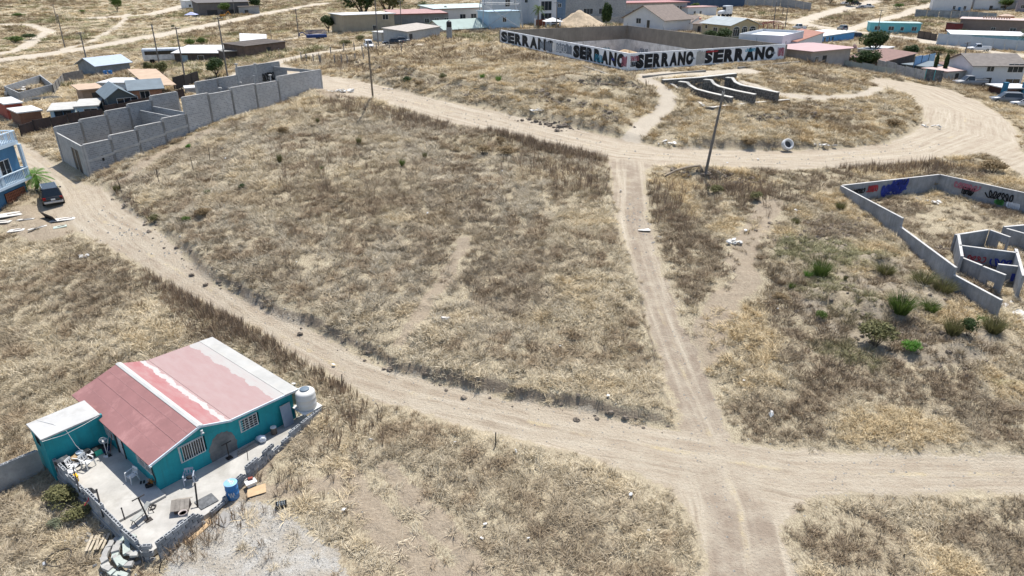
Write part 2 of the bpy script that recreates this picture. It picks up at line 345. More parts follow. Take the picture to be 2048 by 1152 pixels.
ii = (np.arange(NR-1)[:,None]*NC+np.arange(NC-1)[None,:]).ravel(); q = np.stack([ii, ii+1, ii+NC+1, ii+NC], -1).ravel()
nf = len(ii); me.loops.add(nf*4); me.loops.foreach_set('vertex_index', q.astype(np.int32)); me.polygons.add(nf)
me.polygons.foreach_set('loop_start', np.arange(nf, dtype=np.int32)*4); me.polygons.foreach_set('use_smooth', np.ones(nf, bool)); me.update()
dA = pline(CLA, XX, YY); dB = pline(CLB, XX, YY); dC = pline(CLC, XX, YY)
pick = np.argmin(np.stack([dA[0], dC[0]]), 0); wB = sstep(-1.6, 1.6, np.minimum(dA[0], dC[0])-dB[0]-.6+(vn(XX, YY, 2.2, 1)-.5)*2.4)
ru = np.choose(pick, [dA[1], dC[1]]); rv = np.choose(pick, [dA[2], dC[2]])
def attr(me, nm, a):
    at = me.attributes.new(nm, 'FLOAT', 'POINT'); at.data.foreach_set('value', np.clip(a, -50, 500).astype(np.float32).ravel())
for nm, a in (('road', rd), ('track', tr), ('bare', ba), ('gravel', gv), ('along', ru), ('across', rv), ('along2', dB[1]), ('across2', dB[2]), ('isb', wB), ('heap', sdf(HEAPS, XX, YY)), ('yard', np.minimum(sdf(YARD, XX, YY), sdf(PLOT, XX, YY)))): attr(me, nm, a)
ground = place('ground', me); ground['kind'] = 'structure'
def A_(n, nm):
    x = n.nodes.new('ShaderNodeAttribute'); x.attribute_name = nm; return x.outputs['Fac']
m, n, b = _nodes('dry_soil'); tc = nd(n, 'ShaderNodeTexCoord'); ob = tc.outputs['Object']
f1 = noise(n, ob, .09, 2); f2 = noise(n, ob, .55, 4, .65); f3 = noise(n, ob, 4.5, 3, .7); f4 = noise(n, mapping(n, ob, (14, 5, 5), (0,0,.5)), 1, 2, .7)
litter = ramp(n, f2, [(.30, (.29,.235,.16)), (.45, (.42,.355,.25)), (.62, (.50,.435,.305)), (.8, (.58,.52,.385))])
litter = mixc(n, ramp(n, f1, [(.4, 0.), (.62, .6)]), litter, (.43,.375,.265))
litter = mixc(n, ramp(n, f4, [(.42, .6), (.55, 0.)]), litter, (.17,.13,.09))
soil = ramp(n, f3, [(.3, (.27,.215,.16)), (.7, (.40,.33,.25))])
def streaks(al, ac):
    def cb(fa, fu):
        x = nd(n, 'ShaderNodeCombineXYZ'); n.links.new(mth(n, 'MULTIPLY', A_(n, ac), fa), x.inputs[0]); n.links.new(mth(n, 'MULTIPLY', A_(n, al), fu), x.inputs[1]); return x.outputs[0]
    wob = mth(n, 'MULTIPLY', mth(n, 'SUBTRACT', f2, .5), 1.2)                      # wheel marks wander
    x = nd(n, 'ShaderNodeCombineXYZ'); n.links.new(mth(n, 'ADD', mth(n, 'MULTIPLY', A_(n, ac), 2.6), wob), x.inputs[0]); n.links.new(mth(n, 'MULTIPLY', A_(n, al), .11), x.inputs[1])
    st = noise(n, x.outputs[0], 1, 3, .7); st2 = noise(n, cb(1.1, .035), 1, 2, .6)
    d = ramp(n, st, [(.33, (.30,.245,.182)), (.46, (.42,.355,.272)), (.58, (.48,.418,.325)), (.72, (.58,.52,.42))])
    d = mixc(n, ramp(n, st2, [(.35, .65), (.6, 0.)]), d, (.37,.30,.225))
    mid = mth(n, 'SUBTRACT', 1.0, mth(n, 'MULTIPLY', mth(n, 'ABSOLUTE', A_(n, ac)), 2.2))   # straw left standing between the wheels
    d = mixc(n, mth(n, 'MULTIPLY', ramp(n, mth(n, 'MULTIPLY', mid, f3), [(.3, 0.), (.42, .8)]), ramp(n, f2, [(.5, 0.), (.62, 1.)])), d, (.52,.43,.27))
    return d, st2
dirtA, sA = streaks('along', 'across'); dirtB, sB = streaks('along2', 'across2')
cl = ramp(n, mth(n, 'ADD', sB, mth(n, 'MULTIPLY', f2, .08)), [(.50, .85), (.64, 0.)])       # damp purplish clay of the narrow lane
dirtB = mixc(n, mth(n, 'MULTIPLY', cl, ramp(n, mth(n, 'MULTIPLY', mth(n, 'ABSOLUTE', A_(n, 'across')), .16), [(.28, .25), (.62, .8)])), dirtB, (.25,.20,.155))
dirt = mixc(n, A_(n, 'isb'), dirtA, dirtB)
dirt = mixc(n, ramp(n, noise(n, ob, .7, 3, .7), [(.42, 0.), (.7, .65)]), dirt, (.50,.44,.345))
dirt = mixc(n, ramp(n, noise(n, ob, 9, 2, .7), [(.5, 0.), (.72, .45)]), dirt, (.30,.24,.185))
jag = mth(n, 'MULTIPLY', mth(n, 'SUBTRACT', mth(n, 'ADD', mth(n, 'MULTIPLY', f3, .5), f2), .75), 1.6)
def edge(nm, w=.12): return ramp(n, mth(n, 'MULTIPLY_ADD', mth(n, 'ADD', A_(n, nm), jag), w, .5), [(.47, 1.), (.53, 0.)])
col = mixc(n, mth(n, 'MULTIPLY', edge('bare', .3), .8), litter, soil)
hp = mth(n, 'MULTIPLY', edge('heap', .2), ramp(n, f2, [(.40, 0.), (.55, .75)])); col = mixc(n, hp, col, (.30,.255,.20))
# pale verge of dust and straw beside the roads
col = mixc(n, mth(n, 'MULTIPLY', ramp(n, mth(n, 'MULTIPLY_ADD', mth(n, 'ADD', A_(n, 'road'), jag), .2, .5), [(.5, .8), (.6, 0.)]), .9), col, (.43,.365,.265))
gravc = ramp(n, noise(n, ob, 22, 3, .8), [(.3, (.25,.235,.21)), (.5, (.43,.41,.37)), (.7, (.62,.60,.56))])
gravc = mixc(n, ramp(n, noise(n, ob, 1.1, 4), [(.35, .7), (.6, 0.)]), gravc, (.36,.31,.24))
col = mixc(n, edge('gravel', .3), col, gravc)
col = mixc(n, mth(n, 'MULTIPLY', edge('track', .16), .95), col, mixc(n, f2, (.40,.345,.27), (.54,.48,.395)))
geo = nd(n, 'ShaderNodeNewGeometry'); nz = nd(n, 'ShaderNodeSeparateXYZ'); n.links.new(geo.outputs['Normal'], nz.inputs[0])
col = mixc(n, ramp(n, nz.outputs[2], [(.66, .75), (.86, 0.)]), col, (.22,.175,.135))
col = mixc(n, edge('road', .35), col, dirt)
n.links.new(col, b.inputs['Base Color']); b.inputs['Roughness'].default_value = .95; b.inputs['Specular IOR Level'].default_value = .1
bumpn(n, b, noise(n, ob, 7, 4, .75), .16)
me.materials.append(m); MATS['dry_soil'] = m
def TZ(x, y): return float(terrain_h(np.array([float(x)]), np.array([float(y)]))[0])
def T(px, py, dz=0):
    """photo point -> place on the finished ground (first hit along the view ray)"""
    p = G(px, py); d = ray(px, py); t0 = p.y/d[1]; t = t0*np.linspace(.86, 1.12, 160)
    h = CAM_H+d[2]*t-terrain_h(d[0]*t, d[1]*t); k = np.nonzero(h <= 0)[0]; i = k[0] if len(k) else 80
    if i > 0: f = h[i-1]/(h[i-1]-h[i]+1e-9); f = min(1, max(0, f)); tt = t[i-1]+f*(t[i]-t[i-1])
    else: tt = t[0]
    x, y = d[0]*tt, d[1]*tt; return Vector((x, y, TZ(x, y)+dz))
# ================================================================ generic wall with real openings
def wall_boxes(mb, p0, p1, t, z0, z1, holes=(), inward=1):
    """straight wall from p0 to p1 (local xy), thickness t to its left, holes = (a0, a1, h0, h1) left open"""
    p0 = Vector((*p0[:2], 0)); p1 = Vector((*p1[:2], 0)); L = (p1-p0).length; d = (p1-p0)/L; nrm = Vector((-d.y, d.x, 0))*t*inward
    cuts = sorted({0, L, *[h[0] for h in holes], *[h[1] for h in holes]})
    for a, c in zip(cuts, cuts[1:]):
        m = (a+c)/2; spans = [(z0, z1)]
        for h in holes:
            if h[0] < m < h[1]:
                ns = []
                for s0, s1 in spans:
                    if h[2] > s0: ns.append((s0, min(h[2], s1)))
                    if h[3] < s1: ns.append((max(h[3], s0), s1))
                spans = ns
        for s0, s1 in spans:
            if s1-s0 < .01: continue
            A = p0+d*a; B = p0+d*c
            q = [A, B, B+nrm, A+nrm] if inward > 0 else [A+nrm, B+nrm, B, A]
            mb.hexa([x+Vector((0,0,s0)) for x in q], [x+Vector((0,0,s1)) for x in q])
    return d, nrm
def window_part(parent, p, d, out, w, h, z, fm, gm, frame=.05, mull=1, sill=False, grille=0, hbars=2, barmat=None, name='window'):
    """frame + pane(s) at wall point p (left end), direction d along the wall, out = outward normal"""
    p = Vector((*p[:2], z)); d = Vector((*d[:2], 0)); o = Vector((*out[:2], 0)); mb = MB()
    def bar(a0, a1, h0, h1, t0=-.03, t1=.03, m=mb):
        q = [p+d*a0+o*t1, p+d*a1+o*t1, p+d*a1+o*t0, p+d*a0+o*t0]
        m.hexa([x+Vector((0,0,h0)) for x in q], [x+Vector((0,0,h1)) for x in q])
    bar(-frame, 0, -frame, h+frame); bar(w, w+frame, -frame, h+frame); bar(0, w, -frame, 0); bar(0, w, h, h+frame)
    for k in range(1, mull+1): a = w*k/(mull+1); bar(a-frame*.4, a+frame*.4, 0, h, -.025, .02)
    f = mb.build(name, fm, parent)
    for k in range(mull+1):
        g = MB(); a0 = w*k/(mull+1)+.005; a1 = w*(k+1)/(mull+1)-.005
        bar(a0, a1, 0, h, -.07, -.05, g); g.build('pane', gm, f)
    if sill:
        g = MB(); bar(-.08, w+.08, -frame-.06, -frame-.002, -.02, .09, g); g.build('sill', fm, f)
    if grille:
        g = MB()
        for k in range(grille+1): a = w*k/grille; bar(a-.011, a+.011, -.02, h+.02, .05, .072, g)
        for k in range(hbars+1): zz = h*k/hbars; bar(-.02, w+.02, zz-.011, zz+.011, .046, .06, g)
        g.build('security_grille', barmat or fm, f)
    return f
# ================================================================ the teal house
TEAL = M('teal_paint', (.016,.275,.305), .75, .2, .9, bump=.004, streak=.5, dirt=(.03,.15,.165))
WHITE = M('white_paint', (.58,.58,.565), .6, .12, 2, streak=.25, dirt=(.42,.40,.36))
CEM = M('cement', (.33,.325,.31), .9, .25, 1.1, bump=.006, dirt=(.19,.18,.17))
CONC = M('concrete_slab', (.40,.385,.355), .9, .2, .8, bump=.004, dirt=(.28,.265,.235))
BLK = M('block_grey', (.30,.305,.305), .95, .25, 4, bump=.006)
IRON = M('rusty_dark_iron', (.035,.03,.028), .7, .4, 6)
GL = GLASS()
PLASTIC = M('white_plastic', (.62,.62,.61), .4, .06, 3, dirt=(.55,.53,.48))
H = thing('teal_house', 'teal house with red and pink roof and barred white windows, nearest building', 'house', HA, HANG)
U1, W1_, EV, RG = 8.0, 8.85, 1.72, 2.46
wl = MB()
# courtyard wall (x = 0): windows and door, then gable wall (y = 0), back walls
cw = [(0.35,1.75,.72,1.55),(3.55,4.35,-.2,1.45),(4.75,6.1,.65,1.6)]
wall_boxes(wl, (0,W1_), (0,0), .15, -.45, EV-.04, [(W1_-b_, W1_-a_, h0, h1) for a_, b_, h0, h1 in cw])
gw = [(1.32,2.5,.78,1.66),(4.55,5.5,.76,1.46)]
wall_boxes(wl, (.15,0), (U1-.25,0), .15, -.45, 1.64, gw)
wall_boxes(wl, (U1-.25,.15), (U1-.25,W1_), .15, -.45, 1.64); wall_boxes(wl, (U1-.25,W1_), (0,W1_), .15, -.45, 1.64)
for y in (.002, W1_-.152):   # gable triangles
    wl.prism([(.152,y,1.645),(4.05,y,1.645),(4.05,y,1.84),(2.45,y,RG-.07),(.152,y,EV-.05)], (0,.146,0))
    wl.prism([(4.06,y,1.645),(U1-.27,y,1.645),(U1-.27,y,1.70),(4.06,y,1.82)], (0,.146,0))
wl.build('wall', TEAL, H)
# annex: flat-roofed room beside the courtyard
an = MB(); AX0, AX1, AY0, AY1 = -2.8, -.002, 5.5, 7.35
wall_boxes(an, (AX0,AY0), (AX1,AY0), .15, -.9, 1.88); wall_boxes(an, (AX1-.16,AY1), (AX0,AY1), .15, -.9, 1.88); wall_boxes(an, (AX0,AY1-.155), (AX0,AY0+.155), .15, -.9, 1.88, [(.55,1.0,1.2,1.6)])
an.build('annex_wall', TEAL, H)
window_part(H, (AX0,AY1-.72), (0,-1), (-1,0), .44, .4, 1.2, M('dark_frame', (.05,.05,.05)), GL, .03, 0, name='annex_window')
ar = MB(); ar.box(AX0-.08, AX1-.1, AY0-.1, AY1+.08, 1.885, 1.98)
ar.build('annex_roof', M('white_roof_coat', (.42,.415,.40), .8, .08, 1.2, dirt=(.31,.30,.28)), H, bevel=.015)
# roofs
def paint_roof(name, stops, edge_amp):
    m, n, b = _nodes(name); tc = nd(n, 'ShaderNodeTexCoord'); ob = tc.outputs['Object']; sx = nd(n, 'ShaderNodeSeparateXYZ'); n.links.new(ob, sx.inputs[0])
    j = mth(n, 'SUBTRACT', noise(n, mapping(n, ob, (1,1,0)), 1.1, 8, .62), .5)
    x = mth(n, 'ADD', sx.outputs[0], mth(n, 'MULTIPLY', j, edge_amp))
    col = ramp(n, mth(n, 'DIVIDE', x, 9.0), [(p/9.0, c) for p, c in stops], True)
    f = noise(n, mapping(n, ob, (1.5,.5,1)), 1.5, 5, .65); col = mixc(n, ramp(n, f, [(.35, .0), (.75, .5)]), col, (.36,.285,.27), 'MIX') if edge_amp else col
    sc_ = noise(n, mapping(n, ob, (6,.6,1)), 2.5, 4, .7); col = mixc(n, ramp(n, sc_, [(.55, 0.), (.75, .35)]), col, (.30,.13,.12))
    n.links.new(col, b.inputs['Base Color']); b.inputs['Roughness'].default_value = .8; bumpn(n, b, sc_, .004); return m
def slope_panel(parent, name, mat, x0, z0, x1, z1, y0, y1, t=.05, lift=0):
    mb = MB(); mb.hexa([(x0,y0,z0-t+lift),(x1,y0,z1-t+lift),(x1,y1,z1-t+lift),(x0,y1,z0-t+lift)], [(x0,y0,z0+lift),(x1,y0,z1+lift),(x1,y1,z1+lift),(x0,y1,z0+lift)])
    return mb.build(name, mat, parent)
ROSE = M('rose_roof_paint', (.255,.125,.12), .8, .10, .9, bump=.003, dirt=(.38,.2,.19))
rf = slope_panel(H, 'roof', ROSE, -.22, EV-.06, .62, EV+.21, -.22, W1_+.2)
for k, (xa, xb) in enumerate(((.6,1.25),(1.23,1.85),(1.83,2.42))):
    za = EV+(xa)*(RG-EV)/2.42; zb = EV+(xb)*(RG-EV)/2.42
    slope_panel(rf, 'roof_panel', ROSE, xa, za, xb, zb, -.22, W1_+.2, .05, .008*(k+1))
for xa in (.6, 1.24, 1.84):   # lapped joints of the roofing felt
    za = EV+xa*(RG-EV)/2.42; slope_panel(rf, 'lap_strip', M('lap_pale', (.28,.145,.14), .8, .15, 2), xa-.02, za+.012, xa+.02, za+.026, -.22, W1_+.2, .02, .006)
RED2 = paint_roof('red_and_pink_roof', [(0,(.30,.115,.115)),(3.55,(.40,.39,.375)),(3.85,(.31,.205,.195)),(6.55,(.36,.35,.33))], .8)
slope_panel(rf, 'roof_panel', RED2, 2.47, RG-.02, 4.05, 1.93, -.22, W1_+.2, .06)
slope_panel(rf, 'roof_panel', RED2, 4.04, 1.94, 7.2, 1.83, -.26, W1_+.2, .07, .012)
slope_panel(rf, 'roof_panel', M('grey_white_roof', (.38,.375,.355), .85, .12, 1, dirt=(.42,.40,.36)), 7.19, 1.83, U1+.05, 1.78, -.3, W1_+.2, .07, .03)
mb = MB(); y0, y1 = -.26, W1_+.24
mb.hexa([(2.3,y0,RG-.01),(2.44,y0,RG+.03),(2.44,y1,RG+.03),(2.3,y1,RG-.01)], [(2.3,y0,RG+.015),(2.44,y0,RG+.055),(2.44,y1,RG+.055),(2.3,y1,RG+.015)])
mb.hexa([(2.44,y0,RG+.03),(2.62,y0,RG-.035),(2.62,y1,RG-.035),(2.44,y1,RG+.03)], [(2.44,y0,RG+.055),(2.62,y0,RG-.01),(2.62,y1,RG-.01),(2.44,y1,RG+.055)])
mb.build('ridge_cap', M('ridge_white', (.42,.42,.405), .8, .1, 1.5, dirt=(.5,.47,.44)), rf)
mb = MB()   # pale fascia along the gable edge
for (xa, za), (xb, zb) in (((-.24,EV-.07),(2.45,RG+.0)), ((2.45,RG+.0),(4.06,1.92)), ((4.06,1.95),(U1+.05,1.80))):
    mb.hexa([(xa,-.285,za-.10),(xb,-.285,zb-.10),(xb,-.225,zb-.10),(xa,-.225,za-.10)], [(xa,-.285,za+.02),(xb,-.285,zb+.02),(xb,-.225,zb+.02),(xa,-.225,za+.02)])
mb.build('fascia', M('fascia_blue_white', (.55,.62,.66), .6, .12, 3), rf)
window_part(H, (0,1.75), (0,-1), (-1,0), 1.4, .83, .72, WHITE, GL, .05, 1, grille=9, hbars=2)
window_part(H, (0,6.1), (0,-1), (-1,0), 1.35, .95, .65, WHITE, GL, .05, 1, grille=9, hbars=2)
window_part(H, (1.32,0), (1,0), (0,-1), 1.18, .88, .78, WHITE, GL, .05, 1, grille=10, hbars=1)
window_part(H, (4.55,0), (1,0), (0,-1), .95, .70, .76, WHITE, GL, .045, 1, grille=4, hbars=5)
dr = MB(); dr.box(.02, .07, 3.6, 4.3, -.18, 1.43); dr = dr.build('door', WHITE, H)
mb = MB(); mb.box(-.05, .1, 3.5, 3.56, -.18, 1.47); mb.box(-.05, .1, 4.34, 4.40, -.18, 1.47); mb.box(-.05, .1, 3.56, 4.34, 1.44, 1.49); mb.build('door_frame', M('dark_frame', (.05,.05,.05)), dr)
mb = MB(); mb.tube((-.03,3.7,.62), (.02,3.7,.62), .03); mb.build('handle', IRON, dr)
# cement patch where an opening was walled up: slightly proud render with a ragged arch outline
q = random.Random(4); pts = []
for k in range(26):
    a = math.pi*k/25; rx, rz_ = .78*(1+.06*q.uniform(-1,1)), 1.36*(1+.03*q.uniform(-1,1)); pts.append((3.45-rx*math.cos(a)*(1 if k not in (0,25) else .95), 0, max(-.2, -.02+rz_*math.sin(a)**.8)))
mb = MB(); mb.prism([(x, -.012, z) for x, _, z in ([(2.68,0,-.42)]+pts+[(4.2,0,-.42)])], (0,.011,0)); mb.build('cement_patch', M('cement_patch', (.165,.165,.16), .95, .35, 1.6, bump=.01, dirt=(.08,.09,.095)), H)
lf = MB(); lf.tube((2.45,-.16,2.12), (2.45,-.34,2.16), .03); lf.tube((2.45,-.30,2.12), (2.45,-.36,2.02), .05, .11, 12); lf.tube((2.45,-.28,2.22), (2.45,-.34,2.12), .08, .05, 10); lf.build('flood_lamp', WHITE, H, True)
lf = MB(); lf.lathe([(.01,-.05),(.05,-.02),(.055,.03),(.02,.06)], 10, (-.18,-.28,1.58)); lf.build('corner_lamp', PLASTIC, H, True)
mb = MB(); mb.path([(AX0+.4,AY1,1.99),(-2.0,6.3,2.0),(-1.75,AY0-.14,1.9),(-1.6,AY0-.3,1.0),(-1.35,AY0-.5,.25)], .012); mb.build('cable', PLASTIC, H)
mb = MB(); mb.path([(AX0-.05,AY0-.12,1.86),(-1.9,AY0-.13,1.72),(-1.0,AY0-.13,1.80),(-.2,AY0-.13,1.92)], .014); mb.build('cable', PLASTIC, H)
mb = MB(); mb.path([(-.02,.22,1.5),(-.05,.12,1.0),(-.03,.05,.6),(-.07,.1,.25)], .03); mb.build('cable', IRON, H, label='tangle of dark cables on the corner wall')
# ================================================================ patio slabs (setting)
mb = MB(); mb.prism([(-2.45,5.48,0),(-2.3,-.72,0),(.0,-.72,0),(.0,5.48,0)], (0,0,.14), (0,0,-.14)); o = mb.build('patio', CONC, None, loc=HA, rz=HANG); o['kind'] = 'structure'
mb = MB(); mb.prism([(-2.3,-.725,0),(-2.1,-3.6,0),(1.0,-3.25,0),(3.0,-2.6,0),(8.3,-1.1,0),(8.3,-.01,0),(.004,-.01,0),(.004,-.725,0)][::-1], (0,0,.3), (0,0,-.42)); o = mb.build('patio_lower', CONC, None, loc=HA, rz=HANG); o['kind'] = 'structure'
# ================================================================ block walls, laid block by block
BLKS = [M('block_grey_%s' % s, c, .95, .22, 5, bump=.006) for s, c in (('pale', (.37,.38,.385)), ('mid', (.30,.31,.32)), ('dark', (.235,.245,.255)))]
def block_mesh(L=.385, T=.15, Hh=.185, cells=2):
    mb = MB(); z0, z1, zi = 0, Hh, Hh-.13; wt = .03
    o = [(-L/2,-T/2),(L/2,-T/2),(L/2,T/2),(-L/2,T/2)]; vs = [(x, y, z0) for x, y in o]+[(x, y, z1) for x, y in o]
    fs = [(3,2,1,0),(0,1,5,4),(1,2,6,5),(2,3,7,6),(3,0,4,7)]
    cw_ = (L-wt*(cells+1))/cells; xs = []
    for c_ in range(cells): xs.append((-L/2+wt+c_*(cw_+wt), -L/2+wt+c_*(cw_+wt)+cw_))
    ya, yb = -T/2+wt, T/2-wt; mb.add(vs, fs)
    def quad(a, b, c_, d): mb.add([a, b, c_, d], [(0,1,2,3)])
    quad((-L/2,-T/2,z1),(L/2,-T/2,z1),(L/2,ya,z1),(-L/2,ya,z1)); quad((-L/2,yb,z1),(L/2,yb,z1),(L/2,T/2,z1),(-L/2,T/2,z1))
    e = [-L/2]+[v for p in xs for v in p]+[L/2]
    for a, b2 in zip(e[::2], e[1::2]): quad((a,ya,z1),(b2,ya,z1),(b2,yb,z1),(a,yb,z1))
    for a, b2 in xs:
        quad((a,ya,z1),(a,ya,zi),(b2,ya,zi),(b2,ya,z1)); quad((b2,yb,z1),(b2,yb,zi),(a,yb,zi),(a,yb,z1)); quad((a,yb,z1),(a,yb,zi),(a,ya,zi),(a,ya,z1)); quad((b2,ya,z1),(b2,ya,zi),(b2,yb,zi),(b2,yb,z1)); quad((a,ya,zi),(b2,ya,zi),(b2,yb,zi),(a,yb,zi))
    return mb
BM = [block_mesh().mesh('concrete_block', m_) for m_ in BLKS]; BMH = [block_mesh(.19, cells=1).mesh('concrete_block', m_) for m_ in BLKS]
def block_wall(name, label, pts, courses, z0, gaps=0.0, seed=1, batter=.004):
    """pts: plot coordinates; courses(s) = number of courses at distance s; each block is a part"""
    q = random.Random(seed); root = thing(name, label, 'wall', LP(*pts[0], z0), 0)
    base = Vector(LP(*pts[0], z0)); s = 0
    for (a, b2) in zip(pts, pts[1:]):
        pa, pb = LP(*a, z0), LP(*b2, z0); L = (pb-pa).length; d = (pb-pa)/L; ang = math.atan2(d.y, d.x)
        nb = int(L/.4)
        for c in range(14):
            k = -.5 if c % 2 else 0
            while k < nb:
                half = k < 0; pos = max(k, 0)*.4+(.1 if half else .2)
                if (k+.99 > nb): break
                if c < courses(s+pos)+q.choice((0,0,0,0,-.2)):
                    if not (gaps and q.random() < gaps and half):
                        o = place('concrete_block', q.choice(BMH if half else BM), root)
                        o.location = pa+d*(pos+q.uniform(-.006,.006))-base+Vector((0,0,c*.2)); o.rotation_euler = (0, 0, ang+q.uniform(-.03,.03)+(math.pi if q.random() < .5 else 0))
                        if gaps: o.scale = (q.choice((1, .93, .82)), 1, 1)
                k += 1
        s += L
    return root
block_wall('block_wall', 'grey block wall with jutting top blocks along the left side of the teal house patio', [(-2.62,5.46),(-2.5,1.9),(-2.4,-1.9)], lambda s: 7.2-(1 if 2.6 < s < 3.4 else 0)-.8*(s > 5.2)+(s > 6.2)*.0, -.95, 0, 3)
block_wall('block_wall', 'grey block wall round the near corner of the patio beside the curved steps', [(-2.42,-1.92),(-2.32,-3.55),(-1.95,-3.95)], lambda s: 6.2, -.95, 0, 5)
block_wall('block_wall', 'grey block wall with dark slots between its blocks, facing the gravel drive', [(-1.9,-3.98),(.72,-3.42)], lambda s: 6.1 if s < 2.2 else 4.2, -.85, .5, 8)
block_wall('block_wall', 'single course of hollow blocks across the patio gateway by the dark mat', [(.82,-3.38),(1.62,-3.16)], lambda s: 1, -.22, 0, 9)
block_wall('block_wall', 'stepped broken block wall behind the blue barrel', [(1.6,-3.14),(3.2,-2.62),(5.5,-1.92)], lambda s: 2+min(3, int(s/.55))-(1 if 2.6 < s < 2.9 else 0)-(2 if s > 3.6 else 0)+(1 if s > 3.95 else 0), -.3, .25, 11)
block_wall('block_wall', 'grey block wall below the white water tank', [(5.5,-1.92),(7.2,-1.5),(9.1,-1.02)], lambda s: 3+min(2, int(s/.4)), -.42, 0, 12)
mb = MB(); a = LP(-2.9,6.75,0); b2 = LP(-12,7.6,0); mb.hexa([a+Vector((0,0,-1.2)), b2+Vector((0,0,-1.4)), b2+HW*.16+Vector((0,0,-1.4)), a+HW*.16+Vector((0,0,-1.2))], [a+Vector((0,0,.62)), b2+Vector((0,0,.35)), b2+HW*.16+Vector((0,0,.35)), a+HW*.16+Vector((0,0,.62))])
gwall = thing('boundary_wall', 'plain grey wall running out of the picture left of the teal annex', 'wall', LP(-2.9,6.75,-1.2)); o = mb.build('wall', CEM, gwall); o.matrix_parent_inverse = Matrix.Translation(-gwall.location)
for k in range(22):
    o = place('concrete_block', BM[k % 3], gwall); p = LP(-3.15-k*.405, 6.85+k*.038, .60-k*.0125); o.location = p-gwall.location; o.scale = (1,1,.4); o.rotation_euler = (0,0,HANG-.093)
# foundation under the left wall
mb = MB(); mb.prism([(-2.74,5.46,0),(-2.5,-1.9,0),(-2.2,-1.9,0),(-2.4,5.46,0)], (0,0,1.2), (0,0,-1.6)); o = mb.build('wall_footing', CEM, None, loc=HA, rz=HANG); tag(o, 'rough cement footing under the left patio wall', 'footing')
# ================================================================ patio furniture and clutter
def make_chair(name, label, loc, rz, mat, group='plastic armchairs on the patio', s=1.0):
    t = thing(name, label, 'chair', loc, rz, group); t.scale = (s,)*3
    mb = MB(); mb.hexa([(-.23,-.22,.38),(.23,-.22,.38),(.20,.22,.36),(-.20,.22,.36)], [(-.24,-.23,.42),(.24,-.23,.42),(.21,.22,.40),(-.21,.22,.40)]); mb.build('seat', mat, t, bevel=.015)
    bk = MB(); n_ = 9
    pts = [(math.sin(a)*.25, .22+.05*math.cos(a)) for a in np.linspace(-1.25, 1.25, n_)]
    for k in range(n_-1):          # slatted curved back with gaps
        (xa, ya), (xb, yb) = pts[k], pts[k+1]; g = .0 if k % 2 == 0 else 1
        if g == 0: bk.hexa([(xa,ya,.40),(xb,yb,.40),(xb,yb+.02,.40),(xa,ya+.02,.40)], [(xa*1.05,ya+.08,.82),(xb*1.05,yb+.08,.82),(xb*1.05,yb+.1,.82),(xa*1.05,ya+.1,.82)])
    for z0, z1 in ((.42,.50),(.72,.84)):
        for k in range(n_-1):
            (xa, ya), (xb, yb) = pts[k], pts[k+1]; e0 = (z0-.4)*.19; e1 = (z1-.4)*.19
            bk.hexa([(xa,ya+e0-.004,z0),(xb,yb+e0-.004,z0),(xb,yb+e0+.024,z0),(xa,ya+e0+.024,z0)], [(xa*1.04,ya+e1-.004,z1),(xb*1.04,yb+e1-.004,z1),(xb*1.04,yb+e1+.024,z1),(xa*1.04,ya+e1+.024,z1)])
    bk.build('backrest', mat, t)
    for s_ in (-1, 1):
        ar_ = MB(); ar_.hexa([(s_*.27-.035,-.22,.62),(s_*.27+.035,-.22,.62),(s_*.27+.03,.27,.66),(s_*.27-.03,.27,.66)], [(s_*.27-.035,-.22,.645),(s_*.27+.035,-.22,.645),(s_*.27+.03,.27,.685),(s_*.27-.03,.27,.685)]); ar_.build('armrest', mat, t, bevel=.008)
        for y_, yb_ in ((-.2,-.25),(.2,.27)):
            lg = MB(); zt = .63 if y_ < 0 else .42; lg.hexa([(s_*.27-.025,yb_-.025,0),(s_*.27+.025,yb_-.025,0),(s_*.27+.025,yb_+.025,0),(s_*.27-.025,yb_+.025,0)], [(s_*.25-.03,y_-.03,zt),(s_*.25+.03,y_-.03,zt),(s_*.25+.03,y_+.03,zt),(s_*.25-.03,y_+.03,zt)]); lg.build('leg', mat, t)
    return t
GREYP = M('grey_plastic', (.33,.36,.42), .4, .1, 3)
make_chair('plastic_chair', 'white plastic armchair in full sun beside the black grill', N(152,941,0), HANG+R(35), PLASTIC, s=.86)
make_chair('plastic_chair', 'white plastic armchair in the sun, right of the chair by the grill', N(178,934,0), HANG+R(20), PLASTIC, s=.86)
make_chair('plastic_chair', 'white plastic armchair standing in the shade below the barred window', N(266,962,0), HANG-R(80), PLASTIC, s=.82)
make_chair('plastic_chair', 'grey plastic armchair with a dark bundle on its seat by the gable wall', N(381,966,-.12), HANG+R(175)+R(150), GREYP, s=.86)
mb = MB(); mb.lump((0,0,.08), (.16,.16,.11), 3); tag(mb.build('bundle', M('black_cloth', (.02,.02,.022)), None, True, N(380,957,.24)), 'dark bundle lying on the grey chair seat', 'bundle')
def NC(px, py, h=0):      # beside the annex wall: keep clear of it
    u, w_ = UW(px, py, h); return LP(min(u, -.3), min(w_, 5.05), h)
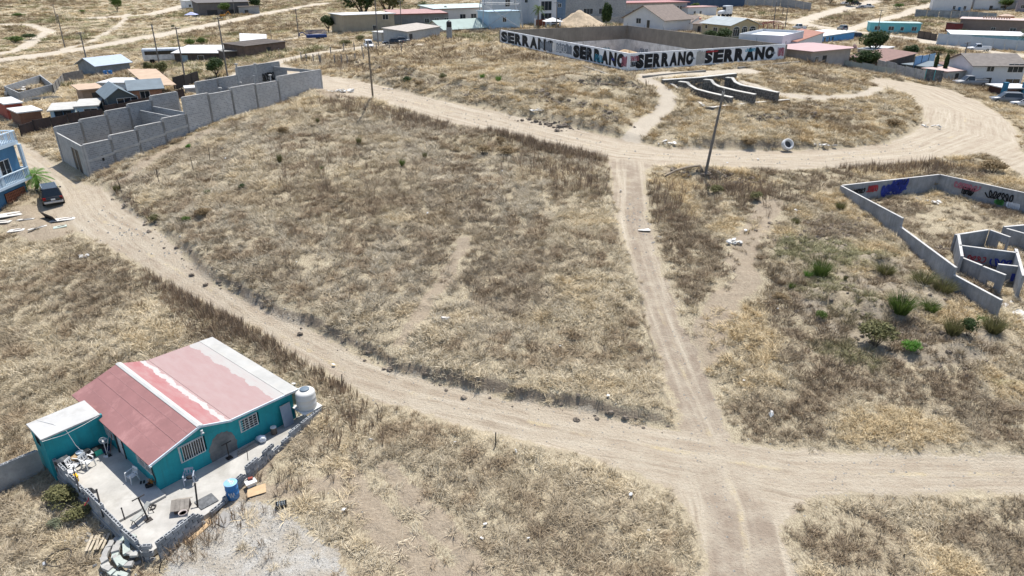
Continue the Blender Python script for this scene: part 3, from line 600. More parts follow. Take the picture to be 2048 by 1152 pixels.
# kettle grill and the row of stored things along the annex wall
def crate_box(name, label, cat, loc, rz, sz, mat, lid=None):
    t = thing(name, label, cat, loc, rz); x, y, z = sz; mb = MB(); k = .85
    mb.hexa([(-x/2*k,-y/2*k,0),(x/2*k,-y/2*k,0),(x/2*k,y/2*k,0),(-x/2*k,y/2*k,0)], [(-x/2,-y/2,z),(x/2,-y/2,z),(x/2,y/2,z),(-x/2,y/2,z)]); mb.build('body', mat, t, bevel=.02)
    mb = MB(); mb.box(-x/2-.02, x/2+.02, -y/2-.02, y/2+.02, z+.002, z+.05); mb.build('lid', lid or mat, t, bevel=.015)
    return t
DK = M('black_plastic', (.018,.019,.02), .5, .3, 4)
t = thing('charcoal_grill', 'black lidded charcoal grill on dark legs beside the white chairs', 'grill', NC(127,936,0), HANG+R(10))
mb = MB(); mb.cbox((0,0,.5), (.62,.36,.16)); mb.build('firebox', DK, t, bevel=.05)
mb = MB()
for k in range(7):
    a0 = math.pi*k/7; a1 = math.pi*(k+1)/7; mb.hexa([(-.3,-math.cos(a0)*.18,.585),(.3,-math.cos(a0)*.18,.585),(.3,-math.cos(a1)*.18,.585),(-.3,-math.cos(a1)*.18,.585)], [(-.3,-math.cos(a0)*.18,.59+.14*math.sin(a0)),(.3,-math.cos(a0)*.18,.59+.14*math.sin(a0)),(.3,-math.cos(a1)*.18,.59+.14*math.sin(a1)),(-.3,-math.cos(a1)*.18,.59+.14*math.sin(a1))])
mb.build('lid', M('worn_black', (.07,.075,.08), .45, .3, 5), t, True)
for sx_ in (-1, 1):
    for sy_ in (-1, 1): mb = MB(); mb.tube((sx_*.26,sy_*.14,.43), (sx_*.3,sy_*.17,0), .018); mb.build('leg', IRON, t)
crate_box('storage_box', 'dark tub topped by a tan cushion against the annex wall', 'box', NC(142,912,0), HANG, (.6,.45,.3), DK)
mb = MB(); mb.lump((0,0,.1), (.34,.22,.12), 5, .8, 9); tag(mb.build('cushion', M('tan_cloth', (.45,.31,.17), .9, .2, 4), None, True, NC(142,912,0)+Vector((0,0,.36)), HANG+.3), 'tan stuffed cushion lying on the dark tub', 'cushion')
def drum(name, label, loc, r, h, mat, rim=None, open_=True, cat='barrel', fill=None, n=20):
    t = thing(name, label, cat, loc); mb = MB(); pr = [(r*.97,0),(r,.02)]
    for k in (1, 2): pr += [(r, h*k/3-.015), (r*1.035, h*k/3), (r, h*k/3+.015)]
    pr += [(r, h-.03), (r*1.02, h)]
    if open_: pr += [(r*.94, h), (r*.93, h-.07)]
    mb.lathe(pr, n); mb.build('body', mat, t, True)
    if rim: mb = MB(); mb.lathe([(r*1.01,h+.002),(r*1.05,h+.004),(r*1.05,h+.03),(r*.95,h+.032)], n); mb.build('rim', rim, t, True)
    if fill:
        mb = MB(); q = random.Random(len(label))
        for k in range(7): mb.lump((q.uniform(-.5,.5)*r, q.uniform(-.5,.5)*r, h+.0), (.1,.09,.07), k)
        mb.build('rubbish', fill, t)
    return t
BLUE = M('blue_drum', (.02,.16,.42), .42, .2, 2.5, dirt=(.20,.30,.42))
drum('bucket', 'pale blue-grey round canister between the tan cushion and the black machine', NC(157,915,0), .17, .62, M('pale_blue_steel', (.40,.47,.54), .5), cat='canister')
crate_box('plastic_crate', 'black crate with a pale boxy machine on top by the annex wall', 'crate', NC(170,911,0), HANG, (.5,.4,.3), DK, M('grey_metal', (.36,.37,.38), .5))
mb = MB(); mb.cbox((0,0,.1), (.34,.26,.2)); mb.cbox((0,-.132,.1), (.26,.006,.12)); tag(mb.build('stove', M('black_enamel', (.03,.032,.034), .3), None, False, NC(170,911,0)+Vector((0,0,.36)), HANG+.2, .015), 'small black machine resting on the dark crate', 'machine')
t = crate_box('laundry_tub', 'mint green plastic tub in the shaded patio corner', 'tub', NC(191,901,0), HANG, (.42,.34,.36), M('mint_plastic', (.06,.50,.36), .45), DK)
crate_box('laundry_tub', 'dark blue plastic tub in the darkest patio corner', 'tub', NC(206,898,0), HANG+.3, (.42,.4,.3), M('navy_plastic', (.015,.03,.10), .5), DK)
t = thing('pedestal_fan', 'white pedestal fan standing under the far barred window', 'fan', NC(215,911,0), HANG+R(150))
mb = MB(); mb.lathe([(.2,0),(.19,.03),(.04,.05)], 18); mb.build('base', PLASTIC, t, True)
mb = MB(); mb.tube((0,0,.03), (0,0,.85), .018); mb.build('pole', PLASTIC, t)
mb = MB()
for k in range(22):
    a = 2*math.pi*k/22; mb.tube((0,-.10,.92), (.2*math.cos(a),-.06,.92+.2*math.sin(a)), .004, n=4); mb.tube((.2*math.cos(a),-.06,.92+.2*math.sin(a)), (.2*math.cos(a+.2856),-.06,.92+.2*math.sin(a+.2856)), .008, n=4)
mb.build('cage', PLASTIC, t)
mb = MB()
for k in range(3):
    a = 2.1*k; mb.hexa([(0,-.08,.92),(.17*math.cos(a),-.09,.92+.17*math.sin(a)),(.17*math.cos(a+.7),-.06,.92+.17*math.sin(a+.7)),(0,-.07,.93)], [(0,-.078,.92),(.17*math.cos(a),-.088,.92+.17*math.sin(a)),(.17*math.cos(a+.7),-.058,.92+.17*math.sin(a+.7)),(0,-.068,.93)])
mb.build('blade', M('fan_blade', (.5,.52,.55), .4), t)
mb = MB(); mb.tube((0,-.05,.92), (0,.10,.92), .055, .04, 10); mb.build('motor', PLASTIC, t)
for k, (px, py, lab, c) in enumerate(((225,905,'mop with white handle leaning beside the white door', (.6,.6,.6)), (231,907,'broom with dark handle leaning right of the white mop', (.16,.07,.05)))):
    t = thing('broom', lab, 'broom', N(px, py, 0), HANG); mb = MB(); mb.tube((-.25,0,.1), (.1,.05,1.15), .013, n=6); mb.build('handle', M('stick_%d' % k, c), t); mb = MB(); mb.hexa([(-.38,-.06,0),(-.18,-.06,0),(-.18,.06,0),(-.38,.06,0)], [(-.30,-.03,.15),(-.22,-.03,.15),(-.22,.03,.15),(-.30,.03,.15)]); mb.build('head', DK, t)
for k, (px, py, lab, h) in enumerate(((285,965,'pair of dark sandals on the shaded patio floor', 0),)):
    t = thing('sandals', lab, 'sandals', N(px, py, h), .4)
    for s_ in (-.07, .07): mb = MB(); mb.cbox((s_,0,.02), (.09,.24,.03)); mb.build('sandal', DK, t, bevel=.012)
t = thing('flower_pot', 'dark pot with a dried orange plant at the house corner', 'pot', N(302,972,0)); mb = MB(); mb.lathe([(.09,0),(.13,.2),(.11,.2),(.1,.15)], 14); mb.build('pot', DK, t, True)
mb = MB(); q = random.Random(2)
for k in range(40): a = q.uniform(0,6.3); e = q.uniform(.3,1.3); p = Vector((math.cos(a)*math.cos(e), math.sin(a)*math.cos(e), math.sin(e)))*q.uniform(.12,.28); mb.add([(0,0,.15),(p.x+.03,p.y,.15+p.z),(p.x-.02,p.y+.03,.15+p.z)], [(0,1,2)])
mb.build('leaves', M('orange_dry_leaf', (.45,.20,.04)), t)
drum('bucket', 'small dark bucket beside the house corner pot', N(296,974,0), .11, .16, DK, cat='bucket', n=14)
crate_box('storage_box', 'yellow plastic jug box by the left patio wall', 'box', N(153,962,0.1), HANG, (.2,.3,.3), M('yellow_plastic', (.75,.42,.02), .4))
crate_box('storage_box', 'white stool-like box below the white chair by the left patio wall', 'box', N(143,953,0), HANG, (.4,.4,.3), PLASTIC)
mb = MB(); mb.lump((0,0,.1), (.16,.2,.12), 8); tag(mb.build('bag', M('blue_cloth', (.06,.11,.22)), None, True, N(147,962,.0)), 'blue-grey cloth bag beside the yellow jug', 'bag')
mb = MB(); mb.cbox((0,0,.5), (.05,.34,.95), 0, -.25); tag(mb.build('board', M('pale_board', (.62,.6,.55), .8), None, False, N(104,915,.1), HANG+.3), 'pale board leaning on the left patio wall beside the grill', 'board')
# posts and clothes-line frames
def tpost(label, base, h, arm, rz, lean=(0,0)):
    t = thing('clothesline_post', label, 'post', base, rz); mb = MB(); mb.tube((0,0,0), (lean[0],lean[1],h), .035, n=6); mb.build('post', IRON, t)
    mb = MB(); mb.tube((lean[0]-arm,lean[1],h), (lean[0]+arm,lean[1],h), .03, n=6); mb.build('crossarm', IRON, t)
    mb = MB(); mb.cbox((0,0,.015), (.3,.3,.03)); mb.build('foot', IRON, t); return t
tpost('black T-shaped clothesline post in front of the cement patch', N(459,916,-.12), .95, .27, HANG+R(0))
tpost('black T-shaped clothesline post standing by the weight bench', N(297,1040,-.12), 1.35, .28, HANG, (-.12,.1))
def upost(label, base, top, r=.03): 
    t = thing('post', label, 'post', base); mb = MB(); mb.tube((0,0,0), Vector(top)-Vector(base), r, r*.9, 6); mb.build('pole', IRON, t); mb = MB(); mb.lathe([(r*1.4,0),(r*1.2,.04),(r*.4,.05)], 6, tuple(Vector(top)-Vector(base))); mb.build('cap', IRON, t); return t
upost('black steel post at the gateway below the grey chair', N(396,1018,-.2), N(390,968,.95), .045)
upost('thin dark post on the left patio wall beside the white chairs', N(160,985,.2), N(146,936,1.2))
upost('thin dark post at the wall dip with the dark tarp', N(192,1012,.1), N(183,978,.7)); upost('thin dark post with a leaning twin by the near-left patio wall', N(207,1035,.1), N(193,980,1.05), .04)
upost('short dark post on the near corner wall', N(250,1040,.25), N(243,1017,.7)); upost('short rebar post on the stepped wall behind the barrel', N(496,921,.3), N(494,902,.75), .02); upost('dark post leaning by the grill at the wall', N(126,950,.0), N(112,925,.8), .02)
mb = MB(); mb.hexa([N(168,977,.55)+Vector((0,0,-.02)), N(183,975,.55), N(196,985,.5), N(178,990,.5)], [N(168,977,.58), N(183,975,.57), N(196,985,.52), N(178,990,.52)]); tag(mb.build('tarp', DK, None), 'black tarp stretched over the left patio wall', 'tarp')
mb = MB(); mb.path([N(178,985,.5), N(177,1000,.3), N(172,1006,.2), N(169,1011,.12)], .03); tag(mb.build('rag', M('red_cloth', (.45,.05,.06)), None), 'red rag hanging from the tarp over the left patio wall', 'rag')
# weight bench, dog house, mats
t = thing('weight_bench', 'small padded weight bench beside the T-shaped post', 'bench', N(285,1038,-.12), HANG+R(20))
mb = MB(); mb.box(-.5, .1, -.13, .13, .30, .36); mb.build('seat', M('bench_grey', (.34,.34,.31)), t, bevel=.02); mb = MB(); mb.cbox((.32,0,.45), (.5,.24,.05), 0, 0, -.55); mb.build('backrest', MATS['bench_grey'], t, bevel=.02)
for x in (-.45, .15, .5):
    mb = MB(); mb.tube((x,-.18,.0), (x,0,.31), .02, n=6); mb.tube((x,.18,.0), (x,0,.31), .02, n=6); mb.build('leg', IRON, t)
mb = MB(); mb.path([N(318,1032,-.1)-N(285,1038,-.12)+Vector(p) for p in ((0,0,.02),(.15,.1,.03),(.2,-.1,.03),(0,-.2,.02),(-.15,-.05,.02))], .03); mb.build('bar', IRON, t)
WOODG = M('grey_weathered_wood', (.30,.265,.225), .9, .3, 3, bump=.004)
t = thing('dog_house', 'small weathered wooden dog house with a gabled roof at the front wall', 'dog house', N(366,1018,-.12), HANG+R(50))
mb = MB(); mb.box(-.32, .32, -.3, .3, 0, .32); mb.prism([(-.32,-.3,.322),(.32,-.3,.322),(0,-.3,.52)], (0,.6,0)); mb.build('wall', M('dark_wood', (.09,.06,.05), .9), t)
for s_ in (-1, 1):
    for k in range(4):
        y0_ = -.4+k*.205; mb = MB(); mb.hexa([(s_*.44,y0_,.27),(0,y0_,.57),(0,y0_+.195,.57),(s_*.44,y0_+.195,.27)], [(s_*.44,y0_,.295),(0,y0_,.595),(0,y0_+.195,.595),(s_*.44,y0_+.195,.295)]); mb.build('roof_board', WOODG, t)
t2 = drum('bowl', 'pale round basin on the wall in front of the dog house', N(366,1027,.25), .19, .07, M('pale_clay', (.55,.47,.43), .6), cat='bowl')
mb = MB(); mb.cbox((0,0,.015), (.85,.75,.03)); tag(mb.build('door_mat', M('dark_mat', (.12,.125,.13), .95, .4, 5), None, False, N(413,1003,-.1), HANG-.05), 'dark grey mat on the patio inside the gateway', 'mat')
cs_ = [T(px, py) for px, py in ((428,1046),(452,1056),(470,1034),(447,1022))]; mb = MB(); mb.hexa([p+Vector((0,0,-.12)) for p in cs_], [p+Vector((0,0,.025)) for p in cs_]); tag(mb.build('cement_pad', M('cement_pad', (.27,.26,.245), .95, .2, 1.5), None), 'grey cement pad on the gravel outside the gateway', 'slab')
mb = MB(); q = random.Random(9); mb.prism([(-.9,-.3,0),(.7,-.45,0),(.95,.1,0),(.2,.4,0),(-.6,.25,0)], (0,0,.02)); tag(mb.build('cardboard', M('cardboard', (.45,.32,.19), .9, .15, 3), None, False, T(392,1062,.06), HANG+.35), 'flattened brown cardboard lying below the slotted front wall', 'cardboard')
mb = MB(); mb.prism([(-.5,-.25,0),(.4,-.35,0),(.55,.3,0),(-.3,.35,0)], (0,0,.02)); tag(mb.build('cardboard', MATS['cardboard'], None, False, T(512,985,.08), HANG-.3), 'brown cardboard sheet under the white box right of the blue barrel', 'cardboard')
t = drum('water_drum', 'blue plastic drum with white scrawl on its side, full of rubbish', T(467,994,.0), .30, .86, BLUE, rim=M('pale_blue_rim', (.25,.45,.65), .4), fill=M('rubbish_pale', (.5,.5,.5), .7, .5, 9)); t.rotation_euler = (0,0,0)
mb = MB()
for k in range(18):
    a0 = -1.75+.05*k; z0 = .35+.14*math.sin(k*.9); a1 = a0+.05; z1 = .35+.14*math.sin((k+1)*.9); mb.tube((.315*math.cos(a0),.315*math.sin(a0),z0), (.315*math.cos(a1),.315*math.sin(a1),z1), .014, n=4)
mb.build('scrawl', WHITE, t)
t = crate_box('foam_box', 'white foam box holding a brick beside the blue drum', 'box', T(503,972,.04), HANG-.2, (.5,.35,.2), PLASTIC, M('pale_lid', (.66,.65,.62)))
mb = MB(); mb.cbox((0,0,.05), (.22,.12,.1)); tag(mb.build('brick', M('red_brick', (.28,.07,.05), .9), None, False, T(503,968,.30), .4), 'red-brown brick lying on the white foam box', 'brick')
mb = MB(); mb.cbox((0,0,.1), (.5,.18,.2)); tag(mb.build('cement_block', M('white_block', (.62,.61,.58), .9), None, False, T(447,1004,.0), HANG+.2, .01), 'pale cement block beside the blue drum', 'block')
mb = MB(); mb.cbox((0,0,.12), (.9,.16,.2), 0, .0, .25); tag(mb.build('cement_plank', MATS['white_block'], None, False, T(455,985,.05), HANG+.15, .01), 'pale plank leaning between the wall and the blue drum', 'plank')
t = thing('bottle_crate', 'black crate full of pale bottles on the bare ground', 'crate', T(563,1013,.0), .3)
mb = MB()
for a_ in ((-.25,-.23,-.17,.17),(.23,.25,-.17,.17),(-.23,.23,-.17,-.15),(-.23,.23,.15,.17)): mb.box(a_[0], a_[1], a_[2], a_[3], 0, .2)
mb.box(-.23,.23,-.15,.15,0,.02); mb.build('body', DK, t)
for k in range(8): mb = MB(); mb.lathe([(.035,.03),(.035,.2),(.015,.25),(.015,.29)], 8, (-.15+.1*(k % 4), -.07+.14*(k//4), 0)); mb.build('bottle', M('pale_bottle', (.5,.52,.5), .3), t, True)
# water tank on its stand
t = thing('tank_stand', 'grey angle-iron stand under the white water tank', 'stand', LP(8.25,-.55,-.2), HANG)
for sx_ in (-1, 1):
    for sy_ in (-1, 1): mb = MB(); mb.tube((sx_*.5,sy_*.5,0), (sx_*.5,sy_*.5,.8), .03, n=5); mb.build('leg', M('galvanised', (.42,.43,.44), .5, .2, 5, .6), t)
    mb = MB(); mb.tube((sx_*.5,-.5,.05), (sx_*.5,.5,.78), .02, n=5); mb.tube((sx_*.5,.5,.05), (sx_*.5,-.5,.78), .02, n=5); mb.build('brace', MATS['galvanised'], t)
    mb = MB(); mb.tube((-.5,sx_*.5,.05), (.5,sx_*.5,.78), .02, n=5); mb.build('brace', MATS['galvanised'], t)
mb = MB(); mb.box(-.6,.6,-.6,.6,.80,.86); mb.build('deck', M('deck_pale', (.6,.6,.57), .8), t)
t = thing('water_tank', 'white round water tank with grey lid on an iron stand behind the teal house', 'water tank', LP(8.25,-.55,.66), HANG)
mb = MB(); r = .55; mb.lathe([(r*.97,0),(r,.04),(r,.28),(r*1.02,.3),(r,.32),(r,.62),(r*1.02,.64),(r,.66),(r,.92),(r*.97,.99),(r*.85,1.06),(r*.45,1.13)], 32); mb.build('body', M('tank_cream', (.58,.57,.54), .45, .05, 2), t, True)
mb = MB(); mb.lathe([(.27,1.125),(.27,1.17),(.24,1.19),(.05,1.2)], 20); mb.build('lid', M('tank_lid', (.12,.16,.20), .6), t, True)
t = thing('metal_sheet', 'pale blue-grey metal sheet leaning on the gable wall beside the tank', 'sheet', LP(7.1,-.25,-.12), HANG); mb = MB(); mb.cbox((0,-.05,.68), (.62,.03,1.35), 0, -.12); mb.build('sheet', M('blue_grey_sheet', (.26,.31,.38), .5, .1, 2, .2), t); mb = MB(); mb.cbox((0,.02,1.37), (.64,.04,.03), 0, -.12); mb.build('edge_strip', MATS['galvanised'], t)
drum('paint_bucket', 'dark bucket with a pale lid by the gable wall', LP(6.15,-.35,-.12), .16, .42, M('brown_bucket', (.10,.085,.07)), rim=PLASTIC, cat='bucket', open_=False)
t = thing('rubbish_bag', 'bulging blue and white plastic bag below the small barred window', 'bag', LP(5.35,-.42,-.12)); mb = MB(); mb.lump((0,0,.18), (.3,.26,.26), 4, .8, 10); mb.build('bag', M('white_bag', (.58,.63,.70), .45, .2, 3), t, True); mb = MB(); mb.lump((.1,-.12,.30), (.14,.1,.08), 6); mb.build('paper', PLASTIC, t)
t = thing('planks', 'short stack of grey planks on the patio below the small window', 'planks', LP(4.45,-.42,-.12), HANG+.05)
for k in range(4): mb = MB(); mb.cbox((.02*k,-.14+.1*k,.03+.03*(k % 2)), (1.25-.1*k,.09,.04)); mb.build('plank', WOODG, t)
# curved block steps, rubble, hoop and pallet boards outside the near corner
t = thing('curved_steps', 'curved grey block steps outside the near patio corner', 'steps', T(262,1105)); c0 = t.location.copy()
SLABS = [MB().hexa([(-.2,-.13,0),(.2,-.12,0),(.19,.13,0),(-.2,.12,0)], [(-.19,-.12,.13),(.2,-.13,.12),(.18,.12,.14),(-.21,.12,.12)]).mesh('step_slab', M('step_grey_%d' % k, c, .95, .25, 3)) for k, c in enumerate(((.42,.41,.38),(.34,.33,.31),(.38,.42,.38)))]
q = random.Random(6); ctr = T(292,1098)
for ring, (rr, zz, nb) in enumerate(((.7,.34,6),(1.15,.2,8),(1.6,.06,10))):
    for k in range(nb):
        a = R(165)+R(100)*k/(nb-1); p = Vector((ctr.x+rr*math.cos(a), ctr.y+rr*math.sin(a), ctr.z+zz))
        o = place('step_slab', SLABS[q.randrange(3)], t); o.location = p-c0+Vector((0,0,q.uniform(-.04,.06))); o.rotation_euler = (q.uniform(-.12,.12), q.uniform(-.12,.12), a+math.pi/2+q.uniform(-.3,.3)); o.scale = (q.uniform(.7,1.25), q.uniform(.8,1.3), 1)
rub = thing('rubble_heap', 'scatter of broken grey blocks below the near patio corner', 'rubble', T(250,1120))
for k in range(26):
    px, py = q.uniform(190,300), q.uniform(1050,1150); 
    if py < 1060 and px > 240: continue
    p = T(px, py, .02); o = place('broken_block', BM[k % 3] if k % 3 else MB().lump((0,0,0), (.16,.12,.1), k).mesh('rubble_stone', BLKS[0])); o.location = p; o.rotation_euler = (q.uniform(-.5,.5), q.uniform(-.5,.5), q.uniform(0,3)); s_ = q.uniform(.35,.8); o.scale = (s_,)*3
    o.parent = rub; o.location = p-rub.location
t = thing('wire_hoop', 'dark wire hoop lying on dry grass at the lower left', 'hoop', T(120,1122,.16)); mb = MB(); pts = [Vector((.5*math.cos(a), .5*math.sin(a), .06+.05*math.sin(2*a))) for a in np.linspace(0, 6.283, 25)]; mb.path(pts, .022, 6); mb.build('hoop', IRON, t); mb = MB(); mb.cbox((-.42,-.35,.05), (.12,.2,.08), .6); mb.build('clip', M('galvanised', (.42,.43,.44)), t)
t = thing('pallet_boards', 'rotten pale pallet boards lying below the left patio wall', 'boards', T(196,1090,.12), HANG+.9)
for k in range(5): mb = MB(); mb.cbox((0,-.35+.17*k,.05), (.95,.11,.03), q.uniform(-.12,.12)); mb.build('board', M('pale_rotten_wood', (.42,.36,.27), .9, .3, 3), t)
mb = MB()
for k in range(60): p = T(q.uniform(120,215), q.uniform(1025,1085), 0) ; mb.lump(tuple(p), (q.uniform(.04,.13),)*3, k)
stuff(mb.build('rubble', M('pale_rubble', (.36,.35,.33), .95, .3, 4), None), 'scatter of small pale rubble below the left patio wall', 'rubble')
t = thing('dead_branch', 'dark forked dead branch sticking up at the bottom edge below the patio corner', 'branch', T(318,1142)); mb = MB(); mb.tube((0,0,0), (.15,.1,.45), .035, .02, 6); mb.tube((.15,.1,.45), (.05,.2,.8), .02, .008, 5); mb.tube((.12,.08,.36), (.4,.1,.7), .02, .008, 5); mb.build('branch', IRON, t)
# ================================================================ buildings seen from farther off
DARKF = M('dark_frame', (.05,.05,.05)); FRW = M('frame_white', (.60,.60,.58), .6)
def building(name, label, p0, p1, depth, h, wm, rm=None, roof='flat', rise=.8, ov=.25, wins=(), doors=(), cat='house', sink=1.0, fm=None, group=None, rt=.12, trim=None):
    """p0 -> p1: foot of the camera-side wall, left to right; depth runs away from the camera.
    wins/doors: (face, a, z, w, h[, mullions]) with face f/l/r/b; a measured from the left end of that face seen from outside"""
    p0 = Vector(p0); p1 = Vector(p1); z = min(p0.z, p1.z); L = math.hypot(p1.x-p0.x, p1.y-p0.y)
    t = thing(name, label, cat, (p0.x, p0.y, z), heading(p0, p1), group); fm = fm or FRW
    faces = {'f': ((0,0),(L,0)), 'r': ((L,0),(L,depth)), 'b': ((L,depth),(0,depth)), 'l': ((0,depth),(0,0))}
    T_ = .16; mb = MB(); hs = {k: [] for k in faces}
    for o in list(wins)+list(doors): hs[o[0]].append((o[1], o[1]+o[3], o[2], o[2]+o[4]))
    e = T_*.999
    seg = {'f': ((0,0),(L,0)), 'b': ((L,depth),(0,depth)), 'r': ((L,e),(L,depth-e)), 'l': ((0,depth-e),(0,e))}
    hb = h if roof != 'shed' else h
    for k, (a, b2) in seg.items():
        off = 0 if k in 'fb' else e
        wall_boxes(mb, a, b2, T_, -sink, h, [(x0-off, x1-off, z0, z1) for x0, x1, z0, z1 in hs[k]])
    g = MB()
    if roof == 'gx':     # ridge along the front
        for x in (0, L-T_): mb.prism([(x,0,h),(x,depth,h),(x,depth/2,h+rise)], (T_,0,0))
        for s_ in (0, 1):
            ya = -ov if s_ == 0 else depth+ov; za = h-ov*rise/(depth/2); yb = depth/2
            q = [(-ov,ya,za),(L+ov,ya,za),(L+ov,yb,h+rise),(-ov,yb,h+rise)]; q = q if s_ == 0 else q[::-1]
            g.hexa([(x,y,zz+.02) for x,y,zz in q], [(x,y,zz+rt) for x,y,zz in q])
    elif roof == 'gy':   # gable to the front
        for y in (0, depth-T_): mb.prism([(0,y,h),(L,y,h),(L/2,y,h+rise)][::-1], (0,T_,0))
        for s_ in (0, 1):
            xa = -ov if s_ == 0 else L+ov; za = h-ov*rise/(L/2); xb = L/2
            q = [(xa,-ov,za),(xb,-ov,h+rise),(xb,depth+ov,h+rise),(xa,depth+ov,za)]; q = q if s_ == 0 else q[::-1]
            g.hexa([(x,y,zz+.02) for x,y,zz in q], [(x,y,zz+rt) for x,y,zz in q])
    elif roof == 'hip':
        a = min(L, depth)/2; c = [(-ov,-ov),(L+ov,-ov),(L+ov,depth+ov),(-ov,depth+ov)]
        r0, r1 = ((a,depth/2),(L-a,depth/2)) if L >= depth else ((L/2,a),(L/2,depth-a))
        zt = h+rise; vs = [(x,y,h+.03) for x,y in c]+[(*r0,zt),(*r1,zt)]+[(x,y,h-.06) for x,y in c]
        fs = [(0,1,5,4),(1,2,5),(2,3,4,5),(3,0,4)] if L >= depth else [(0,1,4),(1,2,5,4),(2,3,5),(3,0,4,5)]
        g.add(vs, fs+[(6,7,1,0),(7,8,2,1),(8,9,3,2),(9,6,0,3),(9,8,7,6)])
    elif roof == 'shed':  # falls towards the camera; rise = extra height at the back
        for x in (0, L-T_): mb.prism([(x,0,h),(x,depth,h),(x,depth,h+rise)], (T_,0,0))
        mb.box(T_, L-T_, depth-T_, depth, h, h+rise)
        k = rise/depth; g.hexa([(-ov,-ov,h-ov*k+.02),(L+ov,-ov,h-ov*k+.02),(L+ov,depth+ov,h+rise+ov*k+.02),(-ov,depth+ov,h+rise+ov*k+.02)], [(-ov,-ov,h-ov*k+rt),(L+ov,-ov,h-ov*k+rt),(L+ov,depth+ov,h+rise+ov*k+rt),(-ov,depth+ov,h+rise+ov*k+rt)])
    elif roof == 'parapet':
        for a, b2 in (((0,0),(L,0)),((L,depth),(0,depth))): wall_boxes(mb, a, b2, T_, h+.001, h+rise)
        for a, b2 in (((L,e),(L,depth-e)),((0,depth-e),(0,e))): wall_boxes(mb, a, b2, T_, h+.001, h+rise)
        g.box(T_+.002, L-T_-.002, T_+.002, depth-T_-.002, h-.1, h+.06)
    else: g.box(-ov, L+ov, -ov, depth+ov, h+.002, h+rt+.04)
    mb.build('wall', wm, t); rmesh = g.build('roof', rm or wm, t)
    if trim:
        mb = MB(); mb.box(-ov-.01, L+ov+.01, -ov-.02, -ov+.03, h-.12, h+.02); mb.build('fascia', trim, rmesh)
    dirs = {'f': (Vector((1,0)), Vector((0,-1))), 'r': (Vector((0,1)), Vector((1,0))), 'b': (Vector((-1,0)), Vector((0,1))), 'l': (Vector((0,-1)), Vector((-1,0)))}
    for o in wins:
        d, out = dirs[o[0]]; st_ = Vector(faces[o[0]][0])+d*o[1]
        window_part(t, st_, d, out, o[3], o[4], o[2], fm, GL, .06, o[5] if len(o) > 5 else 1)
    for o in doors:
        d, out = dirs[o[0]]; st_ = Vector(faces[o[0]][0])+d*o[1]; q = MB(); a = st_-out*.08; b_ = a+d*o[3]
        wall_boxes(q, a, b_, .05, o[2], o[2]+o[4]); dm = o[5] if len(o) > 5 else DARKF; dd = q.build('door', dm, t)
        q = MB(); hp = st_+d*(o[3]*.85)-out*.06; q.cbox((hp.x, hp.y, o[2]+o[4]*.48), (.08,.08,.08)); q.build('handle', GALV, dd)
    return t
GALV = MATS['galvanised']
def loft(mb, secs, n=12):
    """secs: list of (x, half width, z low, z high, roundness); closed ends"""
    o = len(mb.v)
    for x, hw, z0, z1, r in secs:
        for i in range(n):
            a = 2*math.pi*(i+.5)/n; cx, cy = math.cos(a), math.sin(a); p = r
            sx_ = math.copysign(abs(cx)**p, cx); sy_ = math.copysign(abs(cy)**p, cy)
            mb.v.append((x, hw*sx_, (z0+z1)/2+(z1-z0)/2*sy_))
    m = len(secs)
    for k in range(m-1):
        for i in range(n): mb.f.append((o+k*n+i, o+k*n+(i+1) % n, o+(k+1)*n+(i+1) % n, o+(k+1)*n+i))
    mb.f.append(tuple(o+i for i in range(n))[::-1]); mb.f.append(tuple(o+(m-1)*n+i for i in range(n)))
TYRE = M('tyre_rubber', (.012,.012,.013), .8, .3, 6); RIM = M('wheel_rim', (.35,.36,.37), .35, .1, 5, .8)
HEADL = M('headlight_lens', (.62,.64,.66), .15, .05); TAILL = M('taillight_lens', (.35,.012,.012), .2, .1)
CARGL = GLASS('car_glass', (.012,.016,.02))
